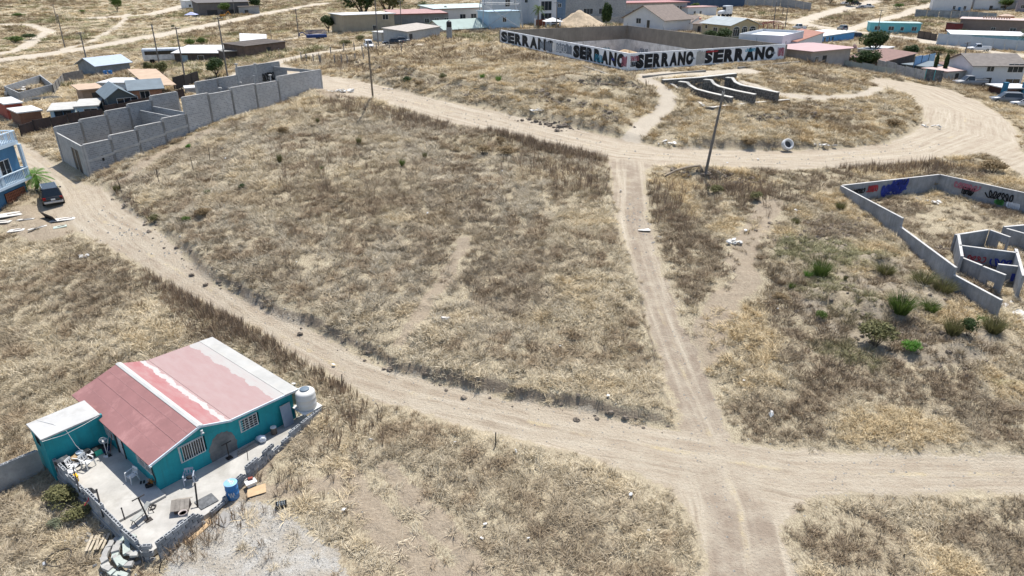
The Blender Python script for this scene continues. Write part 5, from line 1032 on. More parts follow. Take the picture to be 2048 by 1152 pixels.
# ================================================================ unfinished block building on the left
BLOCKF = MBRICK('grey_blockwork', (.34,.355,.365), (.23,.24,.25), (.40,.40,.39)); BLOCKL = MBRICK('pale_blockwork', (.46,.465,.465), (.31,.315,.32), (.54,.53,.515)); COLM = M('concrete_column', (.38,.375,.36), .9, .2, 1); TOPM = M('pale_wall_top', (.46,.45,.43), .9)
K0, K1, KL = V(180,364,0), V(641,182,4.4), V(128,332,0)
kd = (K1-K0); kd.z = 0; KLEN = kd.length; kd.normalize(); kn = Vector((-kd.y, kd.x, 0)); WID = 8.7
def kz(s_): return K0.z+(K1.z-K0.z)*s_
BB = thing('block_building', 'unfinished grey block building with stepped walls and no roof beside the dirt road', 'building', K0-Vector((0,0,1)), 0)
def step_wall(off, tops, mat_lo, side, name='wall', s_from=0):
    """tops: list of (s0, s1, z top); off: distance from the road-side wall"""
    for s0, s1, zt in tops:
        a = K0+kd*KLEN*s0+kn*off; b2 = K0+kd*KLEN*s1+kn*off; zb0, zb1 = kz(s0)-1.2, kz(s1)-1.2
        mb = MB(); strip_wall(mb, a+kd*.13, b2-kd*.13, zb0, zb1, zt, zt, .15, side); wobj(mb, name, mat_lo, BB)
        for p, zb in ((a, zb0), (b2, zb1)): mb = MB(); strip_wall(mb, p-kd*.125-kn*.03*side, p+kd*.125-kn*.03*side, zb, zb, zt+.012, zt+.012, .21, side); wobj(mb, 'column', COLM, BB)
        mb = MB(); strip_wall(mb, a-kn*.02*side, b2-kn*.02*side, zt+.014, zt+.014, zt+.09, zt+.09, .2, side); wobj(mb, 'wall_cap', TOPM, BB)
        if name == 'wall' and off == 0:
            zz = kz((s0+s1)/2)+1.75; mb = MB(); strip_wall(mb, a-kn*.035, b2-kn*.035, zz, zz+.25, zz+.25, zz+.5, .2, 1); wobj(mb, 'ring_beam', COLM, BB)
def sx_of(px, py, off=0):   # fraction along the long wall of a photo column
    p = onplane(px, py, K0+kn*off, kn); return (p-K0).dot(kd)/KLEN, p.z
def tops_px(lst, off):
    out = []
    for (xa, ya), (xb, yb) in lst:
        sa, za = sx_of(xa, ya, off); sb, zb = sx_of(xb, yb, off)
        if out and abs(sa-out[-1][1]) < .06: sa = out[-1][1]
        out.append((sa, sb, (za+zb)/2))
    return out
rt_ = tops_px([((166,288),(222,282)),((224,268),(274,264)),((276,252),(326,246)),((328,236),(372,230))], 0)
step_wall(0, rt_, BLOCKF, 1)
rt2 = tops_px([((374,192),(416,189)),((418,187),(463,184)),((466,174),(510,170)),((512,168),(556,164)),((558,151),(641,142))], 0); rt2[0] = (rt_[-1][1], rt2[0][1], rt2[0][2])
step_wall(0, rt2, BLOCKL, 1, 'upper_wall')
lt = tops_px([((108,254),(160,246)),((161,238),(212,232)),((214,220),(256,217)),((258,206),(302,203)),((303,190),(352,186)),((390,165),(433,158)),((434,156),(474,152)),((476,134),(556,124))], WID); step_wall(WID, lt, BLOCKF, -1, 'rear_wall')
a, b2 = K0, K0+kd*KLEN*lt[0][0]+kn*WID; zt = rt_[0][2]   # short end wall with a tall dark gate
mb = MB(); wall_boxes(mb, (a.x,a.y), (b2.x,b2.y), .15, -1.2, zt, [(1.6,4.2,-1.2,3.0)], -1); wobj(mb, 'end_wall', COLM, BB)
ed = (b2-a).normalized(); ed.z = 0; mb = MB(); p, r_ = a+ed*1.62+kd*.06, a+ed*4.18+kd*.06; strip_wall(mb, p, r_, -.2, -.2, 2.95, 2.95, .06, -1); gt = wobj(mb, 'gate', DK, BB); mb = MB(); strip_wall(mb, a+ed*2.9-kd*.01, a+ed*3.0-kd*.01, -.2, -.2, 2.95, 2.95, .08, -1); wobj(mb, 'gate_bar', GALV, gt)
for s_ in (rt_[-1][1]+.005, lt[4][0], .93):
    if s_ > .9: continue
    p = K0+kd*KLEN*s_+kn*.2; r_ = K0+kd*KLEN*s_+kn*(WID-.2); mb = MB(); strip_wall(mb, p, r_, kz(s_)-1, kz(s_)-1, kz(s_)+2.6, kz(s_)+2.9, .15); wobj(mb, 'cross_wall', BLOCKF, BB)
p = K0+kd*KLEN+kn*.2; r_ = K0+kd*KLEN+kn*(WID-.2); zt = rt2[-1][2]; mb = MB(); wall_boxes(mb, (p.x,p.y), (r_.x,r_.y), .15, 3, zt, [(3.2,5.8,3,zt-.4)], 1); wobj(mb, 'far_end_wall', BLOCKF, BB)
for s0, o0, s1, o1, zt in ((.56,2.5,.66,2.5,5.2),(.56,2.5,.56,6,5.2),(.66,2.5,.66,6,5.2),(.60,4,.72,4,5.4),(.5,3.2,.56,3.2,4.6),(.75,5,.75,9,6.0)):
    p = K0+kd*KLEN*s0+kn*o0; r_ = K0+kd*KLEN*s1+kn*o1; mb = MB(); strip_wall(mb, p, r_, kz(s0)-1, kz(s1)-1, zt-.6, zt-.6, .15); wobj(mb, 'partition', COLM, BB)
for px, py in ((377,250),(480,165),(508,152),(540,150),(440,176),(472,128),(510,128)):
    s_, z = sx_of(px, py, 3); p = K0+kd*KLEN*s_+kn*3; mb = MB(); mb.tube((p.x,p.y,kz(s_)), (p.x,p.y,max(z, kz(s_)+2.2)), .09, n=6); mb.cbox((p.x,p.y,max(z, kz(s_)+2.2)), (.35,.35,.12)); wobj(mb, 'rebar_column', COLM, BB)
t_ = K0+kd*KLEN*.06; scribble(BB, t_+kn*(WID-.2)+Vector((0,0,1.0))+kd*3, kd, (0,0,1), -kn, 2.2, .6, 16, DK, 4, .05); scribble(BB, K0+kd*KLEN*.93+kn*(WID-.2)+Vector((0,0,5.4)), kd, (0,0,1), -kn, 2.5, 1.2, 24, DK, 5, .07)
mb = MB(); s_, z = sx_of(206,316); p = K0+kd*KLEN*s_; strip_wall(mb, p-kd*.12-kn*.02, p+kd*.12-kn*.02, z-.3, z-.3, z+.3, z+.3, .06); wobj(mb, 'vent_opening', DK, BB)
# ================================================================ graffiti enclosure and roofless room on the right
GC_ = M('graffiti_concrete', (.26,.272,.285), .95, .3, .9, bump=.01, streak=.6, dirt=(.15,.155,.16))
def gwall_(label, pts, zb, t=.18, name='concrete_wall'):
    """pts: list of coping points (world); one straight run per pair"""
    th = thing(name, label, 'wall', Vector((pts[0].x, pts[0].y, zb)))
    for a, b2 in zip(pts, pts[1:]):
        mb = MB(); strip_wall(mb, a, b2, zb, zb, a.z, b2.z, t); wobj(mb, 'wall', GC_, th); mb = MB(); strip_wall(mb, a, b2, a.z+.003, b2.z+.003, a.z+.05, b2.z+.05, t+.01); wobj(mb, 'coping', TOPM, th)
    return th
tb = gwall_('back wall of the graffiti enclosure, blue and red tags below the road', [GA+(GB2-GA)*.012, GB2], -2.2); tg = gwall_('right-hand graffiti wall leaving the picture edge, pink and black tags', [GB2, GC2], -2.2)
to = Vector((GB2.x-GA.x, GB2.y-GA.y, 0)).normalized(); on = Vector((to.y, -to.x, 0)); bo = Vector((GC2.x-GB2.x, GC2.y-GB2.y, 0)).normalized(); bn = Vector((bo.y, -bo.x, 0))
for t, P0, d, o_, s_, z, w, h, m_, r_ in ((tb,GA,to,on,1.2,-.5,1.6,.5,BLACKP,.06),(tb,GA,to,on,3.2,-.5,1.2,.7,REDG,.06),(tb,GA,to,on,5.0,-1.1,2.6,1.2,BLUEG,.12),(tb,GA,to,on,6.0,-.7,2.2,1.2,BLUEG,.1),(tb,GA,to,on,6.6,-.1,1.4,.5,BLACKP,.05),
  (tg,GB2,bo,bn,1.6,-.4,2.2,.6,ROSEG,.06),(tg,GB2,bo,bn,2.4,-.9,1.0,.8,BLACKP,.05),(tg,GB2,bo,bn,4.6,-.7,2.2,.8,BLACKP,.06),(tg,GB2,bo,bn,6.5,-1.2,1.0,.6,WCOURT,.07),(tg,GB2,bo,bn,5.5,-1.1,.6,.5,GREENG,.1)):
    scribble(t, P0+d*s_+o_*.04+Vector((0,0,z-.45)), d, (0,0,1), o_, w, h, 26, m_, int(s_*10)+int(w*7), r_)
ls = gwall_('stepped left wall of the graffiti enclosure with orange and green tags', [GA, GE], -2.2, -.18)
p2 = GE+Vector((0,0,-.75)); 
for a, b2 in ((p2, GF), (GF+Vector((0,0,-.55)), GH)):
    mb = MB(); strip_wall(mb, a, b2, -3, -3, a.z, b2.z, -.18); wobj(mb, 'wall', GC_, ls); mb = MB(); strip_wall(mb, a, b2, a.z+.003, b2.z+.003, a.z+.05, b2.z+.05, -.19); wobj(mb, 'coping', TOPM, ls)
lo_ = Vector((GE.x-GA.x, GE.y-GA.y, 0)).normalized(); ln_ = Vector((lo_.y, -lo_.x, 0)); ln_ = ln_ if ln_.y < 0 else -ln_
for P0, s_, z, w, h, m_ in ((GA,6.0,-1.8,.8,.6,ORANGEG),(GA,6.2,-1.4,.8,.7,ORANGEG),(p2,2.2,-1.1,.9,.6,GREENG),(p2,2.4,-1.2,.8,.6,GREENG),(p2,.4,-.7,1.0,.7,M('olive_graffiti', (.26,.25,.10))),(p2,2.0,-1.3,1.2,.4,BLACKP),(GA,4.8,-1.0,1.2,.9,GREYG)):
    d = lo_ if P0 is GA else Vector((GF.x-p2.x, GF.y-p2.y, 0)).normalized(); scribble(ls, P0+d*s_+ln_*.05+Vector((0,0,z)), d, (0,0,1), ln_, w, h, 18, m_, int(s_*9), .08)
RZ = -1.75
RM = thing('roofless_room', 'small roofless grey concrete room with doorways inside the graffiti enclosure', 'ruin', V(1985,585,RZ))
def rwall(a, b2, zt, holes=(), t=.2, nm='wall', cap=True, side=1):
    a, b2 = V(a[0], a[1], zt), V(b2[0], b2[1], zt); mb = MB(); wall_boxes(mb, (a.x,a.y), (b2.x,b2.y), t, RZ-.4, zt, [(x0, x1, RZ-.4, z1) for x0, x1, z1 in holes], side); wobj(mb, nm, GC_, RM)
    mb = MB(); strip_wall(mb, a, b2, zt+.003, zt+.003, zt+.05, zt+.05, t, side); 
    if cap: wobj(mb, 'wall_cap', TOPM, RM)
    return a, b2
ZT = .45
rwall((1913,471),(1978,461),ZT); rwall((1979,461),(2018,475),ZT,[(.9,1.6,-.1)]); rwall((1914,470),(1921,513),ZT,(),.2); a, b2 = rwall((1919,492),(2035,507),ZT,(),.2)
d = (b2-a).normalized(); o_ = Vector((d.y,-d.x,0)); scribble(RM, a+d*2.4+o_*.03+Vector((0,0,-1.3)), d, (0,0,1), o_, 1.6, .7, 16, BLUEG, 3, .06); scribble(RM, a+d*.5+o_*.03+Vector((0,0,-1.1)), d, (0,0,1), o_, 1.4, .5, 16, REDG, 4, .04); scribble(RM, a+d*2.2+o_*.03+Vector((0,0,-1.6)), d, (0,0,1), o_, 1.5, .4, 16, BLACKP, 6, .04)
rwall((1922,516),(1962,532),ZT-.25); a, b2 = rwall((1965,534),(2009,551),ZT-.2,[(.55,1.15,-.55)]); a, b2 = rwall((1997,530),(2043,535),ZT-.2); d = (b2-a).normalized(); o_ = Vector((d.y,-d.x,0)); mb = MB(); p = a+d*1.0+o_*.012+Vector((0,0,-1.15)); mb.add([p, p+d*.75, p+d*.75+Vector((0,0,.62)), p+Vector((0,0,.62))], [(0,1,2,3)]); wobj(mb, 'graffiti', BLUEG, RM)
rwall((2029,498),(2044,552),ZT,(),.2); rwall((2010,455),(2120,445),ZT); rwall((2012,458),(2090,480),ZT)
mb = MB(); a = [V(1960,580,RZ+.1), V(2100,560,RZ+.1), V(2160,640,RZ+.1), V(2010,610,RZ+.1)]; mb.hexa([p-Vector((0,0,.3)) for p in a[::-1]], a[::-1]); wobj(mb, 'floor', M('pale_floor', (.46,.45,.42), .9), RM)
t = thing('broken_slab', 'cracked white concrete slab beside the roofless room', 'slab', V(2030,625,-1.5)); q = random.Random(3)
for k in range(9):
    px, py = 2008+q.uniform(0,60), 610+q.uniform(0,26); p = V(px, py, -1.45); n_ = q.choice((4,5,6)); r0 = q.uniform(.45,.8); mb = MB(); mb.prism([(p.x+r0*math.cos(6.28*i/n_+q.uniform(-.3,.3)), p.y+r0*math.sin(6.28*i/n_+q.uniform(-.3,.3)), p.z+q.uniform(-.02,.02)) for i in range(n_)], (0,0,.14)); wobj(mb, 'slab_piece', M('slab_white', (.50,.49,.46), .9, .15, 3), t)
a, b2 = V(2000,628,-1.5), V(2140,720,-1.9); t = thing('kerb', 'low concrete kerb below the cracked white slab at the right edge', 'kerb', a); mb = MB(); strip_wall(mb, a, b2, -3, -3, a.z, b2.z, .25); wobj(mb, 'kerb_stone', MATS['kerb_concrete'], t)
# poles in the middle of the picture
utility_pole('bare leaning grey utility pole beside the road junction', T(1410,346), V(1443,178,1.4+8.6)+Vector((.25,0,0)), .15, False)
utility_pole('bare grey utility pole at the upper road beside the block building', T(746,196), V(735,82,4.0+8.4), .14, False)
# ================================================================ neighbourhood: left side
def hz_(x, y, ytop):
    p = G(x, y); return onplane(x, ytop, p, (p.x, p.y, 0)).z-p.z
def B(name, label, a, b2, depth, ytop, wm, **kw):
    """a, b2: photo points of the foot of the camera-side wall; ytop: photo row of the wall top above a"""
    h = hz_(a[0], a[1], ytop)*(1.18 if a[0] > 1540 else 1.15 if a[0] > 780 and a[1] < 70 else 1.0); return building(name, label, G(*a), G(*b2), depth, h, wm, **kw)
def baluster_rail(mb, a, b2, z, h=.85, n=None):
    a = Vector(a); b2 = Vector(b2); L = (b2-a).length; n = n or int(L/.22); d = (b2-a)/L
    for k in range(n+1): p = a+d*L*k/n; mb.tube((p.x,p.y,z), (p.x,p.y,z+h-.08), .05, .04, 5)
    q = Vector((-d.y, d.x))*.07
    mb.hexa([(a.x-q.x,a.y-q.y,z+h-.08),(b2.x-q.x,b2.y-q.y,z+h-.08),(b2.x+q.x,b2.y+q.y,z+h-.08),(a.x+q.x,a.y+q.y,z+h-.08)], [(a.x-q.x,a.y-q.y,z+h),(b2.x-q.x,b2.y-q.y,z+h),(b2.x+q.x,b2.y+q.y,z+h),(a.x+q.x,a.y+q.y,z+h)])
BLW = M('blue_house_paint', (.075,.19,.32), .8, .15, .6, streak=.3); PALEB = M('pale_blue_white', (.48,.58,.66), .7, .1, 1); TERRA = M('terracotta', (.30,.12,.07), .9, .2, 2)
pa, pb = G(-130,505), G(58,390); Lb = math.hypot(pb.x-pa.x, pb.y-pa.y)
bh = building('blue_house', 'blue two-storey house with white balustrades at the left edge', pa, pb, 9, 6.1, BLW, rm=PALEB, roof='flat', ov=.3, wins=[('f', Lb-2.6, 3.7, 1.3, 1.3), ('f', Lb-6.5, 3.7, 1.6, 1.3)], rt=.3)
mb = MB(); mb.box(Lb-9, Lb+.35, -.6, -.002, 2.65, 2.9); mb.box(Lb+.002, Lb+.35, .002, 5, 2.65, 2.9); bal = mb.build('balcony', PALEB, bh)
mb = MB(); baluster_rail(mb, (Lb-9,-.52), (Lb+.27,-.52), 2.9, .95); baluster_rail(mb, (Lb+.27,-.52), (Lb+.27,5), 2.9, .95); mb.build('balustrade', PALEB, bal)
mb = MB(); baluster_rail(mb, (Lb-9,-.25), (Lb+.25,-.25), 6.44, .95); baluster_rail(mb, (Lb+.25,-.25), (Lb+.25,9), 6.44, .95); mb.build('balustrade', PALEB, bh)
for x, y in ((Lb+.15,-.42),(Lb-3.5,-.42)): mb = MB(); mb.cbox((x,y,4.5), (.26,.26,3.18)); mb.build('column', PALEB, bh)
mb = MB(); mb.box(Lb-3.2, Lb-.5, -.09, -.003, 1.0, 2.1)
sc_ = mb.build('lattice_screen', M('screen_dark', (.035,.02,.018)), bh); mb = MB()
for k in range(13): mb.box(Lb-3.2+k*.22, Lb-3.12+k*.22, -.16, -.092, 1.0, 2.1)
for k in range(5): mb.box(Lb-3.2, Lb-.5, -.17, -.161, 1.0+k*.26, 1.06+k*.26)
mb.build('lattice', TERRA, sc_)
palm('low fan palm with a dry grey skirt beside the black car', T(79,382), 1.6, 1.75, .2, 26, True, LB)
car('parked_car', 'black sport utility car parked between the palm and the block building', T(105,402,.02), R(127), M('black_car_paint', (.012,.013,.015), .25, .1, 2, spec=.6), 'suv')
# debris beside the blue house
q = random.Random(5); PALEP = M('pale_panel', (.56,.54,.50), .8, .15, 2)
for k, (px, py, w_, d_, rz_, lab) in enumerate(((25,430,2.6,1.4,.5,'pale rubble sheet against the blue house foot'),(75,457,1.6,.3,.9,'white board on the bare ground nearest the kerb plate'),(33,462,1.3,.8,.4,'white square panel lying left of the loose board'),(127,440,2.0,.9,.35,'white flat panel at the road edge behind the black car'),(120,455,1.1,.7,.7,'greenish pane lying beside the white road-edge panel'),(52,440,1.4,.35,.3,'pale plank below the blue house'),(5,445,1.5,.8,.1,'pale slab at the left picture edge under the blue house'))):
    t = thing('discarded_board', lab, 'panel', T(px, py, .04), rz_); mb = MB(); mb.prism([(-w_/2,-d_/2,0),(w_/2*.9,-d_/2*.8,0),(w_/2,d_/2*.6,0),(0,d_/2,0),(-w_/2*.8,d_/2*.8,0)], (0,0,.06)); mb.build('sheet', PALEP if k != 4 else M('pale_green_pane', (.42,.48,.42), .4), t); mb = MB(); mb.cbox((w_*.1,0,.09), (w_*.5,.08,.05), .2); mb.build('batten', WOODG, t)
t = thing('retaining_plate', 'dark tilted metal plate holding the bank below the black car', 'plate', T(100,440), R(-35)); mb = MB(); mb.cbox((0,0,.25), (2.4,.06,.8), 0, .5); mb.build('plate', IRON, t); mb = MB(); mb.tube((-.8,.1,-.2), (-.8,-.1,.6), .04); mb.build('stake', IRON, t)
for k, (px, py, h, dx, lab) in enumerate(((388,345,1.5,-.1,'leaning thin fence stake nearest the block building road corner'),(420,325,1.5,.1,'thin rusty stake on the field above the block building road corner'),(318,365,1.3,-.05,'short rusty stake at the lower field edge near the road'),(244,385,1.4,-.2,'thin rusty stake at the road bend in the weeds'),(991,893,.8,.02,'short dark stake standing by the road below the field'),(683,780,1.0,.1,'leaning dark stake by the road right of the white tank'))):
    t = thing('stake', lab, 'stake', T(px, py)); mb = MB(); mb.tube((0,0,-.2), (dx,.1,h), .035, .03, 5); mb.build('rod', IRON, t); mb = MB(); mb.cbox((dx,.1,h), (.06,.06,.05)); mb.build('tip', IRON, t)
# brown sheet-metal fence panels
def fence_run(label, pts, h, mat, n, name='metal_fence', post=DK):
    P = [G(*p) for p in pts]; t = thing(name, label, 'fence', P[0]); tot = sum((b_-a_).length for a_, b_ in zip(P, P[1:]))
    for a_, b_ in zip(P, P[1:]):
        m_ = max(1, round(n*(b_-a_).length/tot))
        for k in range(m_):
            p, r_ = a_.lerp(b_, k/m_), a_.lerp(b_, (k+1)/m_); mb = MB(); j = rnd.uniform(-.1,.15); strip_wall(mb, p.lerp(r_, .03), p.lerp(r_, .97), p.z-.3, r_.z-.3, p.z+h+j, r_.z+h+j, .06); wobj(mb, 'panel', mat, t)
            mb = MB(); mb.tube((p.x,p.y,p.z-.3), (p.x,p.y,p.z+h+.15), .06, n=5); wobj(mb, 'post', post, t)
    return t
BROWN = M('brown_sheet', (.055,.042,.040), .75, .3, .8, streak=.5, dirt=(.10,.06,.045))
fence_run('dark brown sheet metal fence in front of the white and red sheds', [(44,275),(72,266),(140,252),(210,240)], 1.6, BROWN, 6); fence_run('dark brown sheet metal fence in front of the grey gabled house', [(212,234),(290,218),(372,198)], 1.5, BROWN, 6)
SHR = M('white_sheet_roof', (.56,.56,.55), .6, .12, 1.2, streak=.2); RW = M('red_shed_wall', (.30,.07,.05), .8, .2, 1); LBW = M('light_blue_wall', (.36,.50,.60), .8, .12, 1); TANR = M('tan_roof', (.42,.31,.22), .85, .15, .8); SLATE = M('blue_grey_roof', (.13,.165,.19), .7, .15, 1); DGW = M('dark_green_grey_wall', (.085,.105,.11), .85, .15, .8)
B('shed', 'white-roofed shed with brown front left of the pale blue sheds', (46,256), (88,247), 4.5, 226, M('brown_wall', (.17,.09,.06), .85), rm=SHR, ov=.25, cat='shed'); B('shed', 'red-walled shed with white roof behind the brown-fronted shed', (20,242), (52,236), 6.5, 209, RW, rm=SHR, ov=.2, cat='shed')
B('shed', 'pale blue shed with a blue window, left of its twin', (107,250), (148,243), 6, 222, LBW, rm=M('grey_sheet_roof', (.42,.41,.38), .7, .15, 1), ov=.3, wins=[('f',.5,1.0,2.0,.8)], cat='shed', fm=BLW); B('shed', 'pale blue shed with white window, nearest the grey gabled house', (159,243), (199,236), 6, 214, LBW, rm=MATS['grey_sheet_roof'], ov=.3, wins=[('f',.9,.9,1.6,.7)], cat='shed')
B('gabled_house', 'dark grey gabled house with white-framed windows behind the brown fence', (222,230), (272,219), 7.5, 195, DGW, rm=SLATE, roof='gy', rise=1.1, ov=.35, wins=[('f',1.2,1.0,2.6,1.1,2),('l',1.5,1.0,1.0,1.1),('l',3.6,.6,.9,1.6)]); B('gabled_house', 'salmon-walled house with slate roof joined behind the dark grey gabled house', (268,214), (328,202), 6.5, 180, M('salmon_wall', (.36,.19,.12), .85), rm=SLATE, roof='gx', rise=.9, ov=.4, wins=[('f',1.2,.7,1.2,1.4)])
B('carport', 'white flat canopy behind the dark grey house', (205,196), (262,190), 5, 166, PALEB, rm=SHR, ov=.3, cat='carport'); B('carport', 'tan flat-roofed porch left of the dark grey house', (172,214), (208,207), 5.5, 180, M('tan_wall', (.30,.22,.16), .9), rm=TANR, ov=.5, cat='porch', doors=[('f',1.2,-.2,1.6,2.2)])
def canopy(label, pts, ytop, mat, slope=.3, name='open_canopy'):
    """roof sheet on posts: pts = four photo foot points, front-left, front-right, back-right, back-left"""
    P = [G(*p) for p in pts]; h = hz_(*pts[0], ytop); t = thing(name, label, 'canopy', P[0]); z = P[0].z+h
    top_ = [Vector((p.x,p.y,z+(slope if k > 1 else 0))) for k, p in enumerate(P)]; mb = MB(); mb.hexa([p+Vector((0,0,-.08)) for p in top_], top_); wobj(mb, 'roof', mat, t)
    for k, p in enumerate(P): q_ = p.lerp(sum(P, Vector())/4, .06); mb = MB(); mb.tube((q_.x,q_.y,p.z-.3), (q_.x,q_.y,z-.1), .07, n=6); wobj(mb, 'post', WOODG, t)
    return t
canopy('wide tan sheet canopy on posts behind the salmon house', [(300,196),(356,186),(318,166),(262,172)], 172, TANR, .5)
fence_run('low dark shack fence right of the tan canopy', [(350,182),(372,176),(400,166)], 2.0, IRON, 3); B('shed', 'small grey cube shed with white top left of the block building rear wall', (372,190), (394,186), 2.6, 178, M('grey_shed', (.33,.33,.33), .9), rm=SHR, ov=.1, cat='shed')
# block pen with junk
PEN = [(13,190),(42,204),(110,186),(85,166)]; P = [G(*p) for p in PEN]; t = thing('block_pen', 'low grey block pen holding scrap, behind the sheds at the left', 'pen', P[0])
for a_, b_ in zip(P, P[1:]+P[:1]): mb = MB(); strip_wall(mb, a_, b_, a_.z-.4, b_.z-.4, a_.z+1.5, b_.z+1.5, .16); wobj(mb, 'wall', BLOCKF, t)
q = random.Random(8); c = sum(P, Vector())/4; sh_ = thing('scrap_heap', 'heap of mixed scrap inside the low grey block pen', 'scrap', c)
for k in range(14):
    mb = MB(); p = (c.x+q.uniform(-3.5,3.5), c.y+q.uniform(-2.5,3), c.z+.2); mb.cbox(p, (q.uniform(.4,1.4), q.uniform(.3,.8), q.uniform(.3,.9)), q.uniform(0,3), q.uniform(-.4,.4)); wobj(mb, 'scrap_piece', (IRON, PALEP, GALV, BROWN)[k % 4], sh_)
t = thing('boat_hull', 'upturned pale curved fibreglass hull beside the block pen', 'hull', G(90,203), R(20)); mb = MB()
for k in range(10):
    a0, a1 = math.pi*k/10, math.pi*(k+1)/10; mb.hexa([(-3*math.cos(a0),1.1*math.sin(a0),0),(-3*math.cos(a1),1.1*math.sin(a1),0),(-2.2*math.cos(a1),.5*math.sin(a1),.2),(-2.2*math.cos(a0),.5*math.sin(a0),.2)], [(-3*math.cos(a0),1.1*math.sin(a0),.4),(-3*math.cos(a1),1.1*math.sin(a1),.4),(-2.2*math.cos(a1),.5*math.sin(a1),.75),(-2.2*math.cos(a0),.5*math.sin(a0),.75)])
mb.build('hull', M('cream_hull', (.50,.48,.42), .6), t); mb = MB(); mb.cbox((0,.2,.3), (3.5,.12,.3)); mb.build('keel', IRON, t)
fence_run('grey plank fence behind the block pen', [(110,190),(130,166),(170,158)], 1.6, M('grey_planks', (.20,.19,.175), .9, .3, 2), 5)
B('shed', 'grey-blue shed with a pale gable and overhanging sheet roof at the far left', (196,152), (262,141), 6, 131, M('shed_grey', (.21,.235,.25), .85), rm=M('blue_grey_sheet', (.28,.34,.36), .6), roof='gx', rise=1.2, ov=.5, cat='shed')
for px, py, lab in ((212,152,'blue plastic barrel at the left front of the grey-blue shed'),(222,151,'blue plastic barrel right of its twin before the grey-blue shed')): drum('barrel', lab, G(px, py), .35, 1.0, BLUE, n=12)
# bus, shacks, trailer
t = thing('old_bus', 'white old bus parked behind the white-roofed shack', 'bus', G(334,124), heading(G(318,124), G(352,120))); mb = MB(); loft(mb, [(-4.5,1.15,.5,2.9,.3),(-4.4,1.25,.4,3.0,.25),(3.6,1.25,.4,3.0,.25),(4.4,1.2,.5,2.8,.3),(4.6,1.1,.6,2.2,.4)], 14); bo_ = mb.build('body', M('bus_white', (.55,.57,.58), .5), t, True); mb = MB(); mb.box(-4.0,3.6,-1.29,-1.255,1.75,2.5); mb.build('side_window', CARGL, bo_)
for x in (-2.8, 2.8):
    for s_ in (-1.12, 1.12): mb = MB(); mb.tube((x,s_-.12,.5), (x,s_+.12,.5), .5, n=14); mb.build('wheel', TYRE, t)
SHK = M('dark_shack_wall', (.085,.07,.06), .9, .35, 1, streak=.5); B('shack', 'ramshackle dark shack under a white sheet roof', (352,128), (448,118), 8, 106, SHK, rm=SHR, roof='shed', rise=.7, ov=.5, cat='shack', wins=[('f',5,.8,1.2,.9,0)], doors=[('f',1.2,-.2,1.6,2.0,M('pale_blue_door', (.30,.38,.42)))]); B('shack', 'low dark lean-to joining the two shacks', (450,122), (492,115), 4, 104, SHK, rm=M('shack_roof_grey', (.28,.27,.25), .8), ov=.2, cat='shack')
B('shack', 'long brown shack with a tilted white roof sheet beside the fence posts', (492,117), (572,100), 6, 93, M('brown_shack_wall', (.14,.10,.08), .9, .3, 1), rm=SHK, roof='shed', rise=.3, ov=.3, cat='shack', doors=[('f',6,-.2,1.3,1.9)])
t = canopy('white tilted roof sheet above the long brown shack', [(482,100),(535,96),(535,84),(482,86)], 84, SHR, .6)
t = thing('stock_trailer', 'dark blue gooseneck stock trailer with open rail sides', 'trailer', G(634,80), heading(G(618,80), G(650,77))); NAVY = M('navy_paint', (.02,.05,.17), .6); mb = MB(); mb.box(-2.4,2.4,-1,1,.6,1.3); mb.build('body', NAVY, t)
for x in np.linspace(-2.35,2.35,9):
    for y in (-.98,.98): mb = MB(); mb.tube((x,y,1.3), (x,y,2.3), .04, n=4); mb.build('upright', NAVY, t)
for y in (-1,1):
    for z in (1.65,2.0,2.3): mb = MB(); mb.box(-2.4,2.4,y-.03,y+.03,z-.04,z+.04); mb.build('rail', NAVY, t)
mb = MB(); mb.path([(-2.4,0,1.2),(-3.2,0,1.9),(-4.0,0,1.7),(-4.1,0,1.0)], .12, 6); mb.build('gooseneck', NAVY, t)
for x in (.3, 1.3):
    for y in (-1.05,1.05): mb = MB(); mb.tube((x,y-.1,.38), (x,y+.1,.38), .38, n=12); mb.build('wheel', TYRE, t)
# fence posts by the track
k_ = 0; rows = [[(603,146),(614,149),(628,150),(642,152),(670,152),(684,151),(696,151),(711,149),(728,148)],[(640,130),(662,112),(688,104),(709,102),(725,107),(753,104),(779,100),(803,108),(826,83)]]
for r_, row in enumerate(rows):
    for i, (px, py) in enumerate(row):
        t = thing('fence_post', '%s grey fence post from the left in the %s row beside the white car' % (ORD[i], ('near', 'far')[r_]), 'post', G(px, py-22 if r_ == 0 else py), rnd.uniform(0,3), 'fence posts beside the track'); mb = MB(); mb.tube((0,0,-.3), (rnd.uniform(-.08,.08),0,1.7), .11, .1, 6); mb.build('post', M('grey_post', (.23,.22,.21), .9), t); mb = MB(); mb.tube((0,0,1.2), (0,0,1.24), .125, n=6); mb.build('wire_tie', GALV, t)
car('parked_car', 'white car facing the camera on the track beside the fence posts', G(738,97), R(-72), M('white_car_paint', (.60,.61,.62), .3, .05, 2, spec=.6), 'suv'); car('parked_car', 'black sedan in front of the grey corrugated shack', G(786,90), R(195), MATS['black_car_paint'], 'sedan'); car('parked_car', 'dark sedan with pale bonnet right behind the black sedan', G(800,87), R(190), M('grey_car_paint', (.16,.17,.18), .3, .05, 2, spec=.6), 'sedan')
